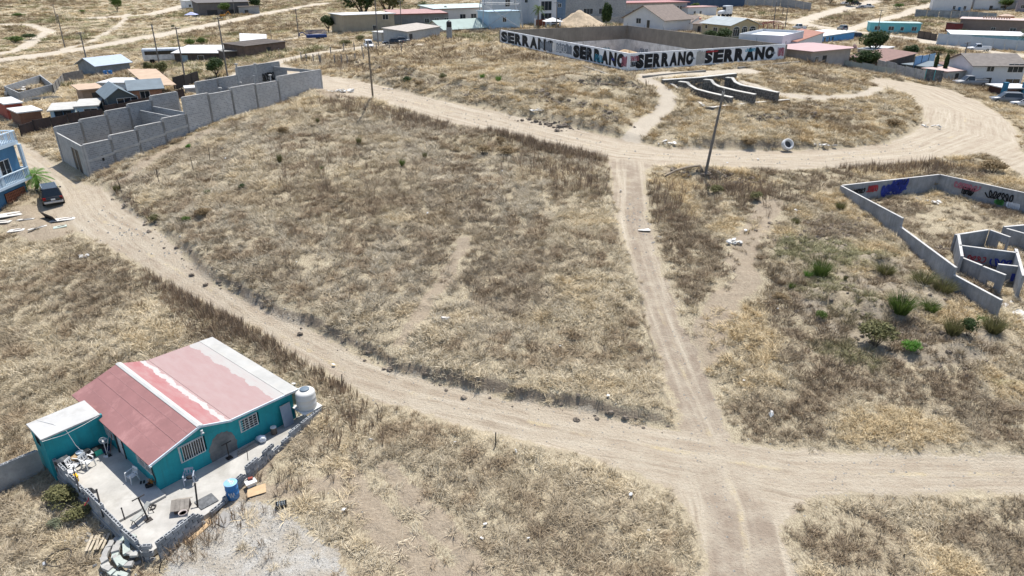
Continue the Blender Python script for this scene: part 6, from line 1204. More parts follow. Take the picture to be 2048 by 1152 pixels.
# buildings beyond the track
TANW = M('tan_render', (.34,.295,.22), .9, .12, .6, streak=.25); B('two_storey_building', 'tan windowless block building with a pale flat roof beyond the trailer', (690,68), (790,60), 10, 31, TANW, rm=SHR, ov=.4, wins=[('f',8,.6,1.2,1.2),('f',11,3.2,1.6,1.2)], cat='building'); B('wall_annex', 'low tan yard wall left of the tan block building', (668,66), (692,67), 3, 50, TANW, rm=TANW, ov=.02, cat='annex')
B('red_roof_house', 'grey house under a wide pinkish-red roof left of the pale blue house', (790,55), (892,50), 10, 32, M('grey_wood_wall', (.20,.20,.20), .9, .2, .8, streak=.4), rm=M('pink_red_roof', (.36,.22,.205), .8), roof='shed', rise=.6, ov=.5, wins=[('f',9,1.0,1.3,1.2),('f',12,1.0,1.3,1.2),('f',15,1.0,1.3,1.2)], trim=M('red_trim', (.26,.04,.03)))
B('corrugated_shack', 'grey corrugated shack with a lean-to behind the black sedan', (815,86), (880,72), 6, 64, M('corrugated_grey', (.36,.37,.37), .7, .15, 2, streak=.4), rm=M('rusty_grey_roof', (.36,.32,.28), .8), roof='shed', rise=.6, ov=.3, cat='shack', doors=[('f',1.0,-.2,1.6,2.0)]); B('shed', 'small white shed with a dark opening left of the grey corrugated shack', (764,84), (800,80), 4, 66, M('whitish_shed', (.42,.42,.40), .8), rm=SHR, ov=.2, cat='shed', doors=[('f',2,-.2,2.0,1.7)])
B('green_roof_house', 'low house under a broad pale green roof left of the blue cube house', (888,66), (1004,58), 9, 60, M('white_low_wall', (.45,.45,.44), .8), rm=M('pale_green_roof', (.30,.37,.34), .8, .1, .6), roof='gx', rise=1.9, ov=.5)
for px, py, lab in ((892,32,'black rooftop water tank on the pinkish-red roof edge'),(899,66,'black water tank at the left end of the pale green roof')):
    z = G(px, py+12); t = thing('water_tank', lab, 'water tank', z+Vector((0,0,2.6 if py > 50 else 3.2))); mb = MB(); mb.lathe([(.55,0),(.6,.1),(.6,1.0),(.5,1.2),(.2,1.35)], 14); mb.build('body', DK, t, True); mb = MB(); mb.lathe([(.22,1.34),(.22,1.42),(.05,1.45)], 10); mb.build('lid', DK, t); mb = MB(); mb.box(-.6,.6,-.6,.6,-3.4,-.002); mb.build('plinth', BLOCKF, t)
PBW = M('pale_blue_wall', (.40,.52,.60), .75, .08, .8); WB = M('bright_white_wall', (.56,.575,.59), .7, .06, .8, streak=.15)
B('pale_blue_house', 'pale blue and white house with a red-edged roof beyond the pale green roof', (870,47), (985,40), 9, 22, WB, rm=M('mint_roof', (.40,.47,.45), .8), roof='shed', rise=.7, ov=.5, wins=[('f',9,1,2,1.3),('f',13,1,2,1.3)], doors=[('f',16.5,-.2,1.2,2.2)], trim=MATS['red_trim']); B('cube_house', 'small pale blue cube house with one window below the lattice tower', (978,60), (1040,57), 6, 29, PBW, rm=PBW, ov=.35, wins=[('f',4.4,1.9,1.1,1.1)])
B('modern_house', 'tall white modern house with dark glazed front behind the lattice tower', (985,50), (1078,48), 12, -28, WB, rm=WB, roof='parapet', rise=.6, wins=[('f',4,5,1.4,1.8),('f',4,1.5,1.4,1.8),('f',10,6,1.4,1.8)], cat='house')
B('modern_house', 'white framed glazed block with three storeys of dark windows beside the palm', (1078,52), (1112,51), 10, -22, WB, rm=WB, roof='parapet', rise=.5, wins=[('f',.6,1.0,3.4,2.4,2),('f',.6,4.2,3.4,2.4,2),('f',.6,7.4,3.4,2.4,2)], fm=WB); B('modern_house', 'slate blue slim block right of the white glazed block', (1112,51), (1130,50), 9, -18, M('slate_blue_wall', (.09,.15,.23), .8), rm=WB, ov=.1, wins=[('f',.6,5,1.3,.9)])
t = thing('gate', 'brown wooden gate between white pillars below the glazed block', 'gate', G(1070,56), heading(G(1070,56), G(1125,55)))
for x in (0, 3.2, 4.6, 7.4): mb = MB(); mb.box(x-.2,x+.2,-.2,.2,-.3,2.4); mb.build('pillar', WB, t)
mb = MB(); mb.box(.21,2.99,-.04,.04,0,2.2); mb.build('gate_leaf', M('brown_gate', (.16,.05,.03), .7), t)
for z in (.4,1.2,2.0): mb = MB(); mb.box(4.81,7.19,-.04,.04,z,z+.5); mb.build('gate_board', DK, t)
t = thing('tent', 'white pitched canopy tent left of the court rear wall', 'tent', G(1105,58), .2); mb = MB(); mb.add([(-2.5,-2,2),(2.5,-2,2),(2.5,2,2),(-2.5,2,2),(0,0,3.0)], [(0,1,4),(1,2,4),(2,3,4),(3,0,4),(3,2,1,0)]); mb.build('canopy', M('tent_white', (.6,.6,.6), .8), t)
for x in (-2.4,2.4):
    for y in (-1.9,1.9): mb = MB(); mb.tube((x,y,-.2), (x,y,2), .04, n=5); mb.build('pole', GALV, t)
# lattice tower
t = thing('lattice_tower', 'tall steel lattice tower rising out of the picture top beside the blue cube house', 'tower', G(1000,57), .15); TH, W0, W1t = 42, 5.6, 1.2
for sx_ in (-1,1):
    for sy_ in (-1,1): mb = MB(); mb.tube((sx_*W0,sy_*W0,-.5), (sx_*W1t,sy_*W1t,TH), .14, .09, 6); mb.build('leg', GALV, t)
zz = 0; n_ = 0
while zz < TH-2:
    w0 = W0+(W1t-W0)*zz/TH; dz = w0*1.15; z1_ = min(TH, zz+dz); w1 = W0+(W1t-W0)*z1_/TH; mb = MB()
    for a_, b_ in (((-1,-1),(1,-1)),((1,-1),(1,1)),((1,1),(-1,1)),((-1,1),(-1,-1))):
        mb.tube((a_[0]*w0,a_[1]*w0,zz), (b_[0]*w1,b_[1]*w1,z1_), .06, n=4); mb.tube((b_[0]*w0,b_[1]*w0,zz), (a_[0]*w1,a_[1]*w1,z1_), .06, n=4); mb.tube((a_[0]*w1,a_[1]*w1,z1_), (b_[0]*w1,b_[1]*w1,z1_), .05, n=4)
    mb.build('bracing', GALV, t); zz = z1_
palm('tall feather palm in front of the white glazed block', G(1076,58), 5.2, 2.2, .2, 22, False, LG, False); palm('broad dark palm beyond the red-roofed grey house', G(846,28), 3.0, 3.2, .3, 30, False, LD, False)
# ================================================================ neighbourhood: right side
B('block_house', 'unfinished grey block house behind the soil mound', (1130,44), (1250,44), 10, 2, BLOCKF, rm=COLM, roof='parapet', rise=.4, wins=[('f',6,2.5,3,1.6,2),('f',11,2.5,2.5,1.6)]); B('teal_roof_house', 'white house with a turquoise roof strip at the top behind the block house', (1205,20), (1330,18), 9, 2, WB, rm=M('turquoise_trim', (.10,.42,.44), .7), ov=.4, wins=[('f',8,.6,2,1.3)]); fence_run('grey block yard wall left of the white gabled house', [(1135,46),(1250,50)], 2.2, BLOCKF, 8, 'yard_wall', COLM)
B('school_block', 'long grey building with tall slit windows under a red roof', (1240,32), (1372,30), 12, 9, M('grey_render', (.36,.365,.365), .85), rm=M('red_pink_roof', (.36,.18,.17), .8), ov=.8, rt=.25, wins=[('f',5+1.3*k,1.0,.8,1.1,0) for k in range(9)]+[('f',20+1.3*k,.6,.7,2.6,0) for k in range(5)], cat='building')
wg = B('white_gabled_house', 'white two-storey gabled house with brown roof and dormer behind the court', (1246,60), (1326,66), 11, 38, WB, rm=M('brown_shingle', (.17,.135,.115), .85), roof='gy', rise=3.1, ov=.6, wins=[('f',4.5,2.0,1.6,1.6),('f',8.2,.3,1.0,2.6,0)]); L_ = 10
mb = MB(); mb.prism([(8.2,3.0,2.6),(8.2,5.2,2.6),(8.2,4.1,4.4)], (2.4,0,0)); dm_ = mb.build('dormer', MATS['brown_shingle'], wg); mb = MB(); mb.box(10.61,10.66,3.6,4.6,2.8,3.6); mb.build('window', GL, dm_)
B('pale_garage', 'pale low house joined right of the white gabled house', (1340,62), (1376,64), 7, 47, WB, rm=MATS['brown_shingle'], roof='shed', rise=1.4, ov=.4); B('red_house', 'small bright red house right of the white gabled house', (1366,56), (1400,54), 6, 40, M('bright_red_wall', (.34,.03,.02), .8), rm=M('tile_orange', (.34,.17,.12), .85), roof='hip', rise=1.0, ov=.4)
ah = B('tan_house', 'tan house with three arched white windows and pale blue-grey roof', (1402,72), (1458,80), 8.5, 44, M('sand_wall', (.40,.34,.22), .85, .1, .8), rm=M('blue_grey_roofing', (.30,.33,.34), .8, .15, .8), roof='gx', rise=1.3, ov=.6, wins=[('r',.9,.8,1.9,1.5,2),('r',3.5,.8,1.6,1.5,2),('r',5.8,.8,1.9,1.5,2),('f',1.2,2.0,.8,.8,0),('f',4.2,1.0,1.4,1.4)])
aL = math.hypot(*(G(1458,80)-G(1402,72))[:2])
for x, w_ in ((.9,1.9),(3.5,1.6),(5.8,1.9)):
    mb = MB(); n_ = 8; pts = [(aL+.03, x+w_/2-w_/2*math.cos(math.pi*i/n_), 2.36+.5*math.sin(math.pi*i/n_)) for i in range(n_+1)]; mb.prism(pts, (-.025,0,0)); ar_ = mb.build('fanlight', GL, ah); mb = MB(); mb.path(pts, .07, 4); mb.build('arch_frame', FRW, ar_)
t = thing('semi_truck', 'white semi truck cab parked on the far road', 'truck', G(1448,33), R(200)); TW = M('truck_white', (.58,.6,.62), .4); mb = MB(); mb.box(-2.6,.3,-1.2,1.2,.8,3.7); c_ = mb.build('sleeper_cab', TW, t, bevel=.15); mb = MB(); loft(mb, [(.3,1.15,.7,2.2,.35),(1.8,1.1,.7,2.0,.35),(2.4,1.0,.7,1.7,.4)], 12); mb.build('bonnet', TW, t, True); mb = MB(); mb.box(.305,.36,-1.0,1.0,2.3,3.2); mb.build('windshield', CARGL, c_)
for x in (-2.0,-.8,1.5):
    for y in (-1.05,1.05): mb = MB(); mb.tube((x,y-.15,.5), (x,y+.15,.5), .5, n=14); mb.build('wheel', TYRE, t)
B('blue_warehouse', 'dark blue sheet-metal warehouse at the top edge', (1372,18), (1488,14), 12, 0, M('navy_sheet', (.035,.07,.13), .7, .15, .5, streak=.3), rm=SLATE, ov=.2, cat='warehouse'); fence_run('long grey block wall on the far slope at the top', [(1478,12),(1560,14),(1621,22)], 3.2, BLOCKF, 9, 'yard_wall', COLM); B('white_cabin', 'small white house with pinkish roof between the red house and the truck', (1375,32), (1432,30), 7, 17, WB, rm=MATS['pink_red_roof'], ov=.4, wins=[('f',3,.6,1,1),('f',6,.6,1,1)])
t = thing('pergola', 'red steel arched pergola frame over a pink terrace', 'pergola', G(1545,78), heading(G(1545,78), G(1598,74))); RDF = M('red_steel', (.16,.03,.03), .6)
for y in (0,4):
    for x in (0,2.6,5.2): mb = MB(); mb.tube((x,y,-.2), (x,y,3.2), .09, n=6); mb.build('post', RDF, t)
for x in (0,1.3,2.6,3.9,5.2): mb = MB(); mb.path([(x,0,3.2),(x,1,3.7),(x,2,3.9),(x,3,3.7),(x,4,3.2)], .06, 5); mb.build('arch', RDF, t)
for y, z in ((0,3.2),(2,3.9),(4,3.2)): mb = MB(); mb.tube((0,y,z), (5.2,y,z), .05, n=5); mb.build('rail', RDF, t)
B('pink_terrace', 'low pink-walled terrace building under the red pergola', (1540,80), (1592,77), 5, 66, M('pink_wall', (.42,.27,.23), .85), rm=M('pale_pink_floor', (.5,.4,.36)), ov=.05, cat='building')
mu = B('mural_house', 'white house with a curved parapet and grey painted panel at the court right end', (1560,112), (1600,110), 8, 72, WB, rm=WB, roof='parapet', rise=.5); B('mission_house', 'white mission-style house with arched windows and red tiles', (1588,112), (1640,106), 4.5, 72, WB, rm=M('red_tile', (.30,.14,.10), .85), roof='shed', rise=.5, ov=.2, wins=[('f',.8,1.2,.9,1.5,0),('f',2.6,1.2,.7,1.5,0),('f',4.6,1.2,1.2,1.5,0)], doors=[('f',6,-.2,1.2,2.0,M('rust_door', (.18,.06,.03)))])
B('bright_blue_house', 'bright blue house with white roof behind the pink-roofed house', (1640,86), (1706,82), 8, 69, M('vivid_blue_wall', (.06,.24,.52), .75), rm=SHR, ov=.4, wins=[('f',2,1.0,1.0,1.0,0),('f',5,1.0,.6,.9,0)], doors=[('f',7,-.2,.9,2.1)]); car('parked_car', 'black car beside the bright blue house', G(1716,78), R(-10), MATS['black_car_paint'], 'suv'); car('parked_car', 'dark car driving on the pale far road above the bright blue house', G(1684,61), R(90), MATS['grey_car_paint'], 'suv'); car('parked_car', 'white pickup below the red pergola on the far road', G(1598,60), R(100), MATS['white_car_paint'], 'pickup')
ph = B('pink_roof_house', 'grey-pink house with a wide pink roof beyond the green yard wall', (1620,128), (1695,134), 9, 93, M('grey_pink_wall', (.37,.34,.32), .85, .12, .8, streak=.3), rm=M('pink_roof_paint', (.42,.29,.285), .8, .06, .8), roof='hip', rise=.7, ov=.9, wins=[('f',1.2,1.4,.9,.9),('r',1.8,1.4,1.0,.8),('r',5.6,1.4,1.3,1.2)], doors=[('f',3.2,-.1,1.2,2.5),('r',3.8,.2,.9,2.3)])
t = thing('satellite_dish', 'round satellite dish on the pink roof edge', 'dish', ph.matrix_basis.translation+Vector((7.5,1.0,3.9))); mb = MB(); mb.tube((0,0,-.6), (0,0,.1), .04, n=6); mb.build('mast', IRON, t); mb = MB(); mb.lathe([(.05,0),(.3,.08),(.42,.2),(.38,.22)], 14); o = mb.build('reflector', M('dish_rust', (.25,.15,.13), .6), t, True); o.rotation_euler = (R(60),0,.4)
B('mobile_home', 'long turquoise mobile home on a dark skirting beside the far road', (1738,64), (1838,70), 5.5, 45, M('turquoise_siding', (.13,.42,.47), .75, .06, 1), rm=M('turq_roof', (.36,.52,.54), .7), ov=.25, wins=[('f',1.4,1.2,1.5,1.1),('f',5.4,1.2,1.5,1.1),('f',8.8,1.2,.9,1.0,0),('f',12,1.2,1.3,1.1)], cat='mobile home')
YW = M('green_grey_wall', (.30,.32,.29), .9, .15, .8, streak=.4); fence_run('long pale green-grey yard wall running right from the court', [(1572,114),(1640,124),(1700,136),(1790,152)], 1.2, YW, 10, 'yard_wall', YW); fence_run('scribbled grey yard wall right of the green-grey wall', [(1752,141),(1846,165)], 1.9, M('scribble_grey', (.36,.37,.38), .9, .2, 3, dirt=(.2,.21,.22)), 5, 'yard_wall', YW); fence_run('dark painted end of the yard wall with a turquoise edge', [(1847,165),(1882,169)], 2.2, M('dark_mural', (.085,.09,.095), .9, .4, 2, dirt=(.22,.23,.23)), 2, 'yard_wall', M('turq_post', (.10,.38,.40)))
B('shack', 'dark low shack with rusty roof among trees', (1758,138), (1826,130), 6, 116, SHK, rm=M('rust_roof', (.20,.12,.10), .85), roof='shed', rise=.5, ov=.4, cat='shack'); B('shack', 'tiny grey shack with pale roof left of the round dark tree', (1750,112), (1785,108), 4, 100, M('mixed_shack', (.28,.26,.24), .9), rm=SHR, ov=.2, cat='shack')
t = fence_run('tilted light blue sheet fence with black lower half', [(1824,142),(1866,132)], 2.6, M('blue_tarp', (.17,.35,.56), .6), 3, 'sheet_fence'); B('shed', 'dark grey flat shed right of the blue sheet fence', (1850,146), (1905,146), 5, 131, M('dk_shed', (.10,.11,.12), .85), rm=SLATE, ov=.3, cat='shed', doors=[('f',2,-.2,1.6,1.8)]); B('shed', 'pale shed with pinkish roof left of the large white house', (1890,162), (1935,164), 5, 142, M('pale_shed2', (.40,.40,.38), .85), rm=M('pinkish_sheet', (.45,.34,.31), .8), ov=.3, cat='shed', doors=[('f',2.2,-.2,1.0,1.9)])
B('white_house', 'large white two-storey house with brown shingle roof at the right edge', (1938,168), (2038,178), 9, 128, WB, rm=M('grey_brown_shingle', (.17,.15,.135), .85), roof='gx', rise=1.5, ov=.5, wins=[('f',2.4,3.0,1.2,1.0),('f',6.0,2.9,2.6,1.4,2),('f',6.2,.3,2.4,1.4),('r',2,2.9,1.6,1.4)], doors=[('f',2.2,-.2,1.5,2.1)]); B('orange_shed', 'small orange shed on the white house roof level left side', (1936,150), (1950,150), 3, 128, M('orange_wall', (.45,.20,.03), .8), rm=WOODG, ov=.1, cat='shed')
fence_run('long pale blue-grey perimeter wall behind the white pickup', [(1872,88),(1960,96),(2080,108)], 2.8, M('pale_blue_perimeter', (.37,.42,.47), .85, .08, .8), 9, 'yard_wall', M('pale_pillar', (.45,.48,.5))); car('pickup_truck', 'white pickup truck parked along the pale blue-grey perimeter wall', G(1956,102), R(170), MATS['white_car_paint'], 'pickup', 'pickup'); car('parked_car', 'grey pickup in front of the large white house', G(1938,172), R(175), M('silver_paint', (.22,.23,.24), .35, .05, 2, spec=.6), 'pickup')
B('blue_roof_house', 'long low house with white and blue roof behind the perimeter wall', (1900,84), (2046,92), 8, 68, M('teal_blue_wall', (.20,.38,.48), .8), rm=SHR, roof='shed', rise=.5, ov=.4); B('brown_house', 'wide grey-brown house with a battlemented balcony at the right edge', (1915,64), (2060,72), 11, 40, M('grey_brown_wall', (.20,.165,.145), .9, .12, .8), rm=M('pale_pink_roof', (.46,.36,.33), .8), ov=.4, wins=[('f',9,1.2,1.1,.9),('f',14,1.2,1.6,.9)], sink=2)
bt = thing('balcony_wall', 'row of pale battlements on the grey-brown house roof', 'battlement', G(1960,64)+Vector((0,0,4.2)), heading(G(1915,64), G(2060,72)))
for k in range(11): mb = MB(); mb.cbox((k*.7,0,.35), (.4,.25,.7)); mb.build('merlon', TANR, bt)
B('orange_tower', 'small orange roof room with tiled hip roof on the grey-brown house', (2002,44), (2026,44), 4, 34, M('orange_room', (.42,.15,.05), .8), rm=M('tan_tile', (.42,.31,.24)), roof='hip', rise=.8, ov=.4, cat='roof room', sink=3); B('dark_red_shed', 'dark red shed left of the grey-brown house', (1906,66), (1922,66), 4, 50, M('dark_red', (.13,.03,.03), .8), rm=SHK, ov=.1, cat='shed')
fence_run('stepped grey stone wall below the white hillside house', [(1828,34),(1900,38),(1990,44)], 3.0, M('grey_blue_stone', (.22,.245,.265), .9, .25, .8), 8, 'yard_wall', COLM); B('hillside_house', 'white hillside house with blue doors at the top right', (1862,22), (1940,22), 8, 0, WB, rm=SHR, ov=.3, wins=[('f',8,.8,.9,1.4),('f',12,.8,.9,1.4)], doors=[('f',10,-.2,1,2.0,BLW)]); B('hillside_house', 'long white house at the top right beside the palm-edged wall', (1945,20), (2050,18), 8, 2, WB, rm=SHR, ov=.3, wins=[('f',10,.8,2,1),('f',20,.8,2,1)], doors=[('f',6,-.2,1.2,2.0)]); fence_run('dark low fence and gate right of the turquoise mobile home', [(1834,76),(1872,82)], 2.0, SHK, 3, 'yard_fence')
car('parked_car', 'dark grey car at the right edge in front of the brown gate', G(2010,206), R(165), MATS['grey_car_paint'], 'suv'); car('parked_car', 'white car cut by the right picture edge', G(2050,214), R(150), MATS['white_car_paint'], 'sedan'); B('gate_house', 'brown gate house with blue pillars and white roof at the right edge', (2005,196), (2060,200), 4, 176, M('brown_gate_wall', (.07,.035,.03), .8), rm=SHR, ov=.5, cat='gate house', doors=[('f',2,-.3,2.5,2.2,DK)])
for px, lab in ((2003,'left blue gate pillar of the brown gate house'),(2042,'right blue gate pillar of the brown gate house')): t = thing('gate_pillar', lab, 'pillar', G(px, 199)); mb = MB(); mb.box(-.3,.3,-.3,.3,-.3,2.6); mb.build('shaft', M('pillar_blue', (.02,.14,.25), .7), t); mb = MB(); mb.box(-.36,.36,-.36,.36,2.602,2.75); mb.build('capstone', MATS['pillar_blue'], t)
for k, (px, py, rz_, kd_, m_, lab) in enumerate(((1712,6,.2,'suv','black_car_paint','dark van parked at the upper right by the pale road'),(1735,12,.1,'pickup','white_car_paint','white pickup parked near the top right bushes'),(1722,14,.3,'sedan','grey_car_paint','grey car next to the white pickup near the top'),(1690,6,.4,'sedan','white_car_paint','white car by the dark trees at the top right'))): car('parked_car', lab, G(px, py+4), rz_, MATS[m_], kd_)
# top-left yard
B('farm_shed', 'dark-roofed open farm shed at the top left with a yellow digger beside it', (400,34), (500,26), 9, 6, M('shed_dark', (.14,.13,.125), .9, .2, .6), rm=M('shed_dark_roof', (.12,.11,.105), .85), roof='shed', rise=.8, ov=.6, cat='shed', doors=[('f',3,-.2,4,2.6),('f',10,-.2,4,2.6)]); B('white_trailer_house', 'white house on the slope at the top left edge of the yard', (372,18), (404,16), 6, 2, WB, rm=SHR, ov=.2, wins=[('f',1.5,.8,1,1),('f',4,.8,1,1)])
t = thing('digger', 'small orange digger parked under a green tree at the top left', 'digger', G(446,36), .4); OR = M('digger_orange', (.45,.20,.03), .6); mb = MB(); mb.box(-1,1,-.8,.8,.6,1.4); mb.build('body', OR, t, bevel=.1); mb = MB(); mb.box(-.6,.5,-.6,.6,1.41,2.5); mb.build('cab', DK, t); mb = MB(); mb.path([(1,0,1.2),(2.2,0,2.4),(3.0,0,1.0)], .14, 6); mb.build('arm', OR, t); mb = MB(); mb.box(-1.2,1.2,-1,-.6,0,.6); mb.box(-1.2,1.2,.6,1,0,.6); mb.build('track', DK, t)
t = thing('awning', 'blue and white awning tent beside the far soil heaps', 'awning', G(385,42), .1); mb = MB(); mb.add([(-2,-2,2.2),(2,-2,2.2),(2,2,2.2),(-2,2,2.2),(0,0,3.2)], [(0,1,4),(1,2,4),(2,3,4),(3,0,4),(3,2,1,0)]); mb.build('canopy', M('lilac_tarp', (.35,.38,.6), .7), t)
for x in (-1.9,1.9):
    for y in (-1.9,1.9): mb = MB(); mb.tube((x,y,-.2), (x,y,2.2), .05, n=5); mb.build('pole', GALV, t)
c_ = G(1165,56); mound('soil_heap', 'tall mound of tan soil behind the court left rear wall', (c_.x, c_.y+8, c_.z), 9.5, 8, 4.6, M('tan_soil', (.42,.335,.235), .95, .3, 1, bump=.05), 5)
B('flat_building', 'low grey flat-roofed building between the arched house and the pergola', (1486,96), (1556,94), 6, 82, M('pale_grey_render', (.38,.375,.36), .85, .12, .8, streak=.3), rm=SHR, ov=.2, wins=[('f',6,.8,1.6,1.0)], cat='building'); B('lean_to', 'brown junk lean-to left of the large white house', (1898,150), (1934,152), 4, 134, SHK, rm=M('rust_roof', (.20,.12,.10)), roof='shed', rise=.4, ov=.3, cat='shack')
B('white_shop', 'small white flat building left of the long grey slit-windowed building', (1176,32), (1238,32), 7, 16, WB, rm=SHR, roof='parapet', rise=.4, wins=[('f',2,1,1.6,1.3),('f',6,1,1.6,1.3)], cat='building'); B('grey_yard_house', 'grey block yard house right of the top-left farm shed', (480,30), (520,27), 6, 14, BLOCKF, rm=SHK, ov=.3, doors=[('f',2,-.2,1.4,2.0)])
B('mauve_house', 'mauve-grey house cut by the top right corner', (2030,24), (2090,24), 8, 0, M('mauve_wall', (.26,.23,.25), .85), rm=SHR, ov=.2, wins=[('f',1.5,1.5,1.2,1.2)]); B('cream_house', 'cream house with dark door between the red house and the arched tan house', (1384,66), (1410,68), 6, 50, M('cream_wall', (.46,.40,.33), .85), rm=MATS['brown_shingle'], roof='gx', rise=.8, ov=.3, doors=[('f',1.5,-.2,1,2.0)])
# utility poles of the neighbourhood
for px, py, yt, dx, ar, lab in ((180,150,64,-15,1,'wooden utility pole beside the grey-blue shed at the far left'),(322,146,48,-14,0,'wooden utility pole left of the old bus'),(370,156,54,-15,1,'utility pole with crossarm in front of the white-roofed shack'),(455,152,34,-18,1,'utility pole behind the middle of the block building'),(598,77,18,-6,1,'utility pole left of the blue trailer'),(757,93,-20,-9,1,'utility pole between the white car and the tan building'),(803,56,2,-2,1,'utility pole before the pinkish-red roof'),(130,95,28,-10,0,'thin pole beside the top-left dirt road'),(115,47,8,-6,0,'distant pole on the top-left slope'),(1113,62,4,-1,1,'utility pole standing behind the court left wall'),(1755,66,20,3,1,'utility pole left of the turquoise mobile home'),(1920,150,84,10,1,'utility pole with a transformer left of the large white house'),(1546,55,0,6,0,'thin pole left of the three poles on the far slope'),(1570,56,12,5,0,'tallest thin pole on the far slope above the pergola'),(1565,30,14,1,0,'short thin pole on the far slope below the grey wall'),(470,33,-12,-3,1,'utility pole in the top-left farm yard')):
    p = G(px, py); tp = onplane(px+dx, yt, p, (p.x, p.y, 0)); tp = Vector((p.x+(tp.x-p.x)*.3, p.y, tp.z)); utility_pole(lab, p, tp, .15, bool(ar))
for px, py, yt, lab in ((546,98,60,'thin iron mast rising from the long brown shack'),(560,118,96,'thin lamp post at the rear corner of the block building'),(1697,86,76,'thin white mast by the bright blue house')):
    p = G(px, py); tp = onplane(px, yt, p, (p.x, p.y, 0)); utility_pole(lab, p, Vector((p.x,p.y,tp.z)), .06, False)
# discarded armchair, debris on the upper road
t = thing('discarded_tub', 'discarded white tub chair with dark hollow lying beside the upper road', 'tub chair', T(1570,300), R(100)); t.scale = (.8,.8,.8); mb = MB(); mb.lathe([(.45,0),(.75,.05),(.85,.35),(.8,.75),(.7,.8),(.55,.76),(.5,.45)], 14); o = mb.build('shell', M('tub_white', (.55,.55,.54), .7, .15, 2), t, True); o.rotation_euler = (0, R(-58), 0); o.location = (0,0,.62); mb = MB(); mb.lathe([(.5,.452),(.48,.47),(.1,.47)], 12); i_ = mb.build('seat_hollow', M('hollow_grey', (.06,.06,.065), .9), o)
for k, (px, py, r_, n_, lab) in enumerate(((1075,222,1.0,22,'white rubbish heap on the bank above the upper road'),(680,183,2.2,40,'grey and white rubble heap at the block building far corner'),(1862,255,1.2,10,'white sheet rubbish by the road curve'),(1650,292,1.6,14,'scattered white litter along the upper road right of the tub chair'),(1335,288,1.2,8,'flattened white boxes left of the leaning pole'),(1465,487,.7,16,'white torn paper heap on the path right of the lane'),(1860,405,1.4,10,'white litter inside the graffiti enclosure'),(895,640,.35,6,'single white torn bag lying in the middle of the field'),(170,515,.6,7,'white scrap lying left of the lower road'),(778,180,.8,8,'pale litter at the bank beside the bare pole'))):
    t = thing('litter_heap', lab, 'litter', T(px, py, .02)); q = random.Random(k)
    for i in range(n_):
        mb = MB(); a = q.uniform(0,6.28); rr = r_*q.random()**.6; w_ = q.uniform(.12,.4)*(1.3 if r_ > 1 else 1); mb.cbox((rr*math.cos(a), rr*math.sin(a)*.6, .06+q.random()*.15), (w_, w_*q.uniform(.4,1), q.uniform(.02,.12)), q.uniform(0,3), q.uniform(-.4,.4), q.uniform(-.4,.4)); mb.build('scrap', PALEP if i % 4 else PLASTIC, t)
for k, (px, py, s_, lab) in enumerate(((1290,462,.9,'white strip lying on the lane'),(1542,830,.6,'crumpled pale blue can-like scrap in the right field'),(1032,905,.25,'small white scrap by the lower road'),(742,882,.25,'small white scrap below the field road left of the stake'),(1120,695,.2,'tiny white scrap near the middle of the field'),(445,298,.35,'pale scrap stone on the slope below the block building'),(800,540,.2,'white scrap in the left middle of the field'),(1330,283,.7,'white box standing at the hill path foot'))):
    t = thing('litter', lab, 'litter', T(px, py, .05), k); mb = MB(); mb.lump((0,0,.05), (s_*.6,s_*.22,.08), k); mb.build('scrap', PALEP if k != 1 else M('pale_blue_scrap', (.38,.44,.5), .5), t); mb = MB(); mb.cbox((s_*.2,0,.1), (s_*.4,s_*.25,.02), .3, .2); mb.build('flap', PLASTIC, t)
t = thing('fallen_log', 'pale curved log on the bank at the foot of the leaning pole', 'log', T(1330,355)); p0_ = T(1330,355); mb = MB(); mb.path([T(1330,356,.2)-p0_, T(1350,350,.45)-p0_, T(1375,345,.55)-p0_, T(1398,341,.5)-p0_, T(1406,345,.3)-p0_], .12, 7); mb.build('log', M('pale_log', (.33,.27,.20), .9), t); mb = MB(); q = random.Random(1)
for k in range(7): mb.tube((-.4+q.uniform(-.6,.6),q.uniform(-.4,.4),0), (-.4+q.uniform(-1.2,1.0),q.uniform(-.6,.6),q.uniform(.3,.8)), .04, .02, 5)
mb.build('branch', IRON, t)
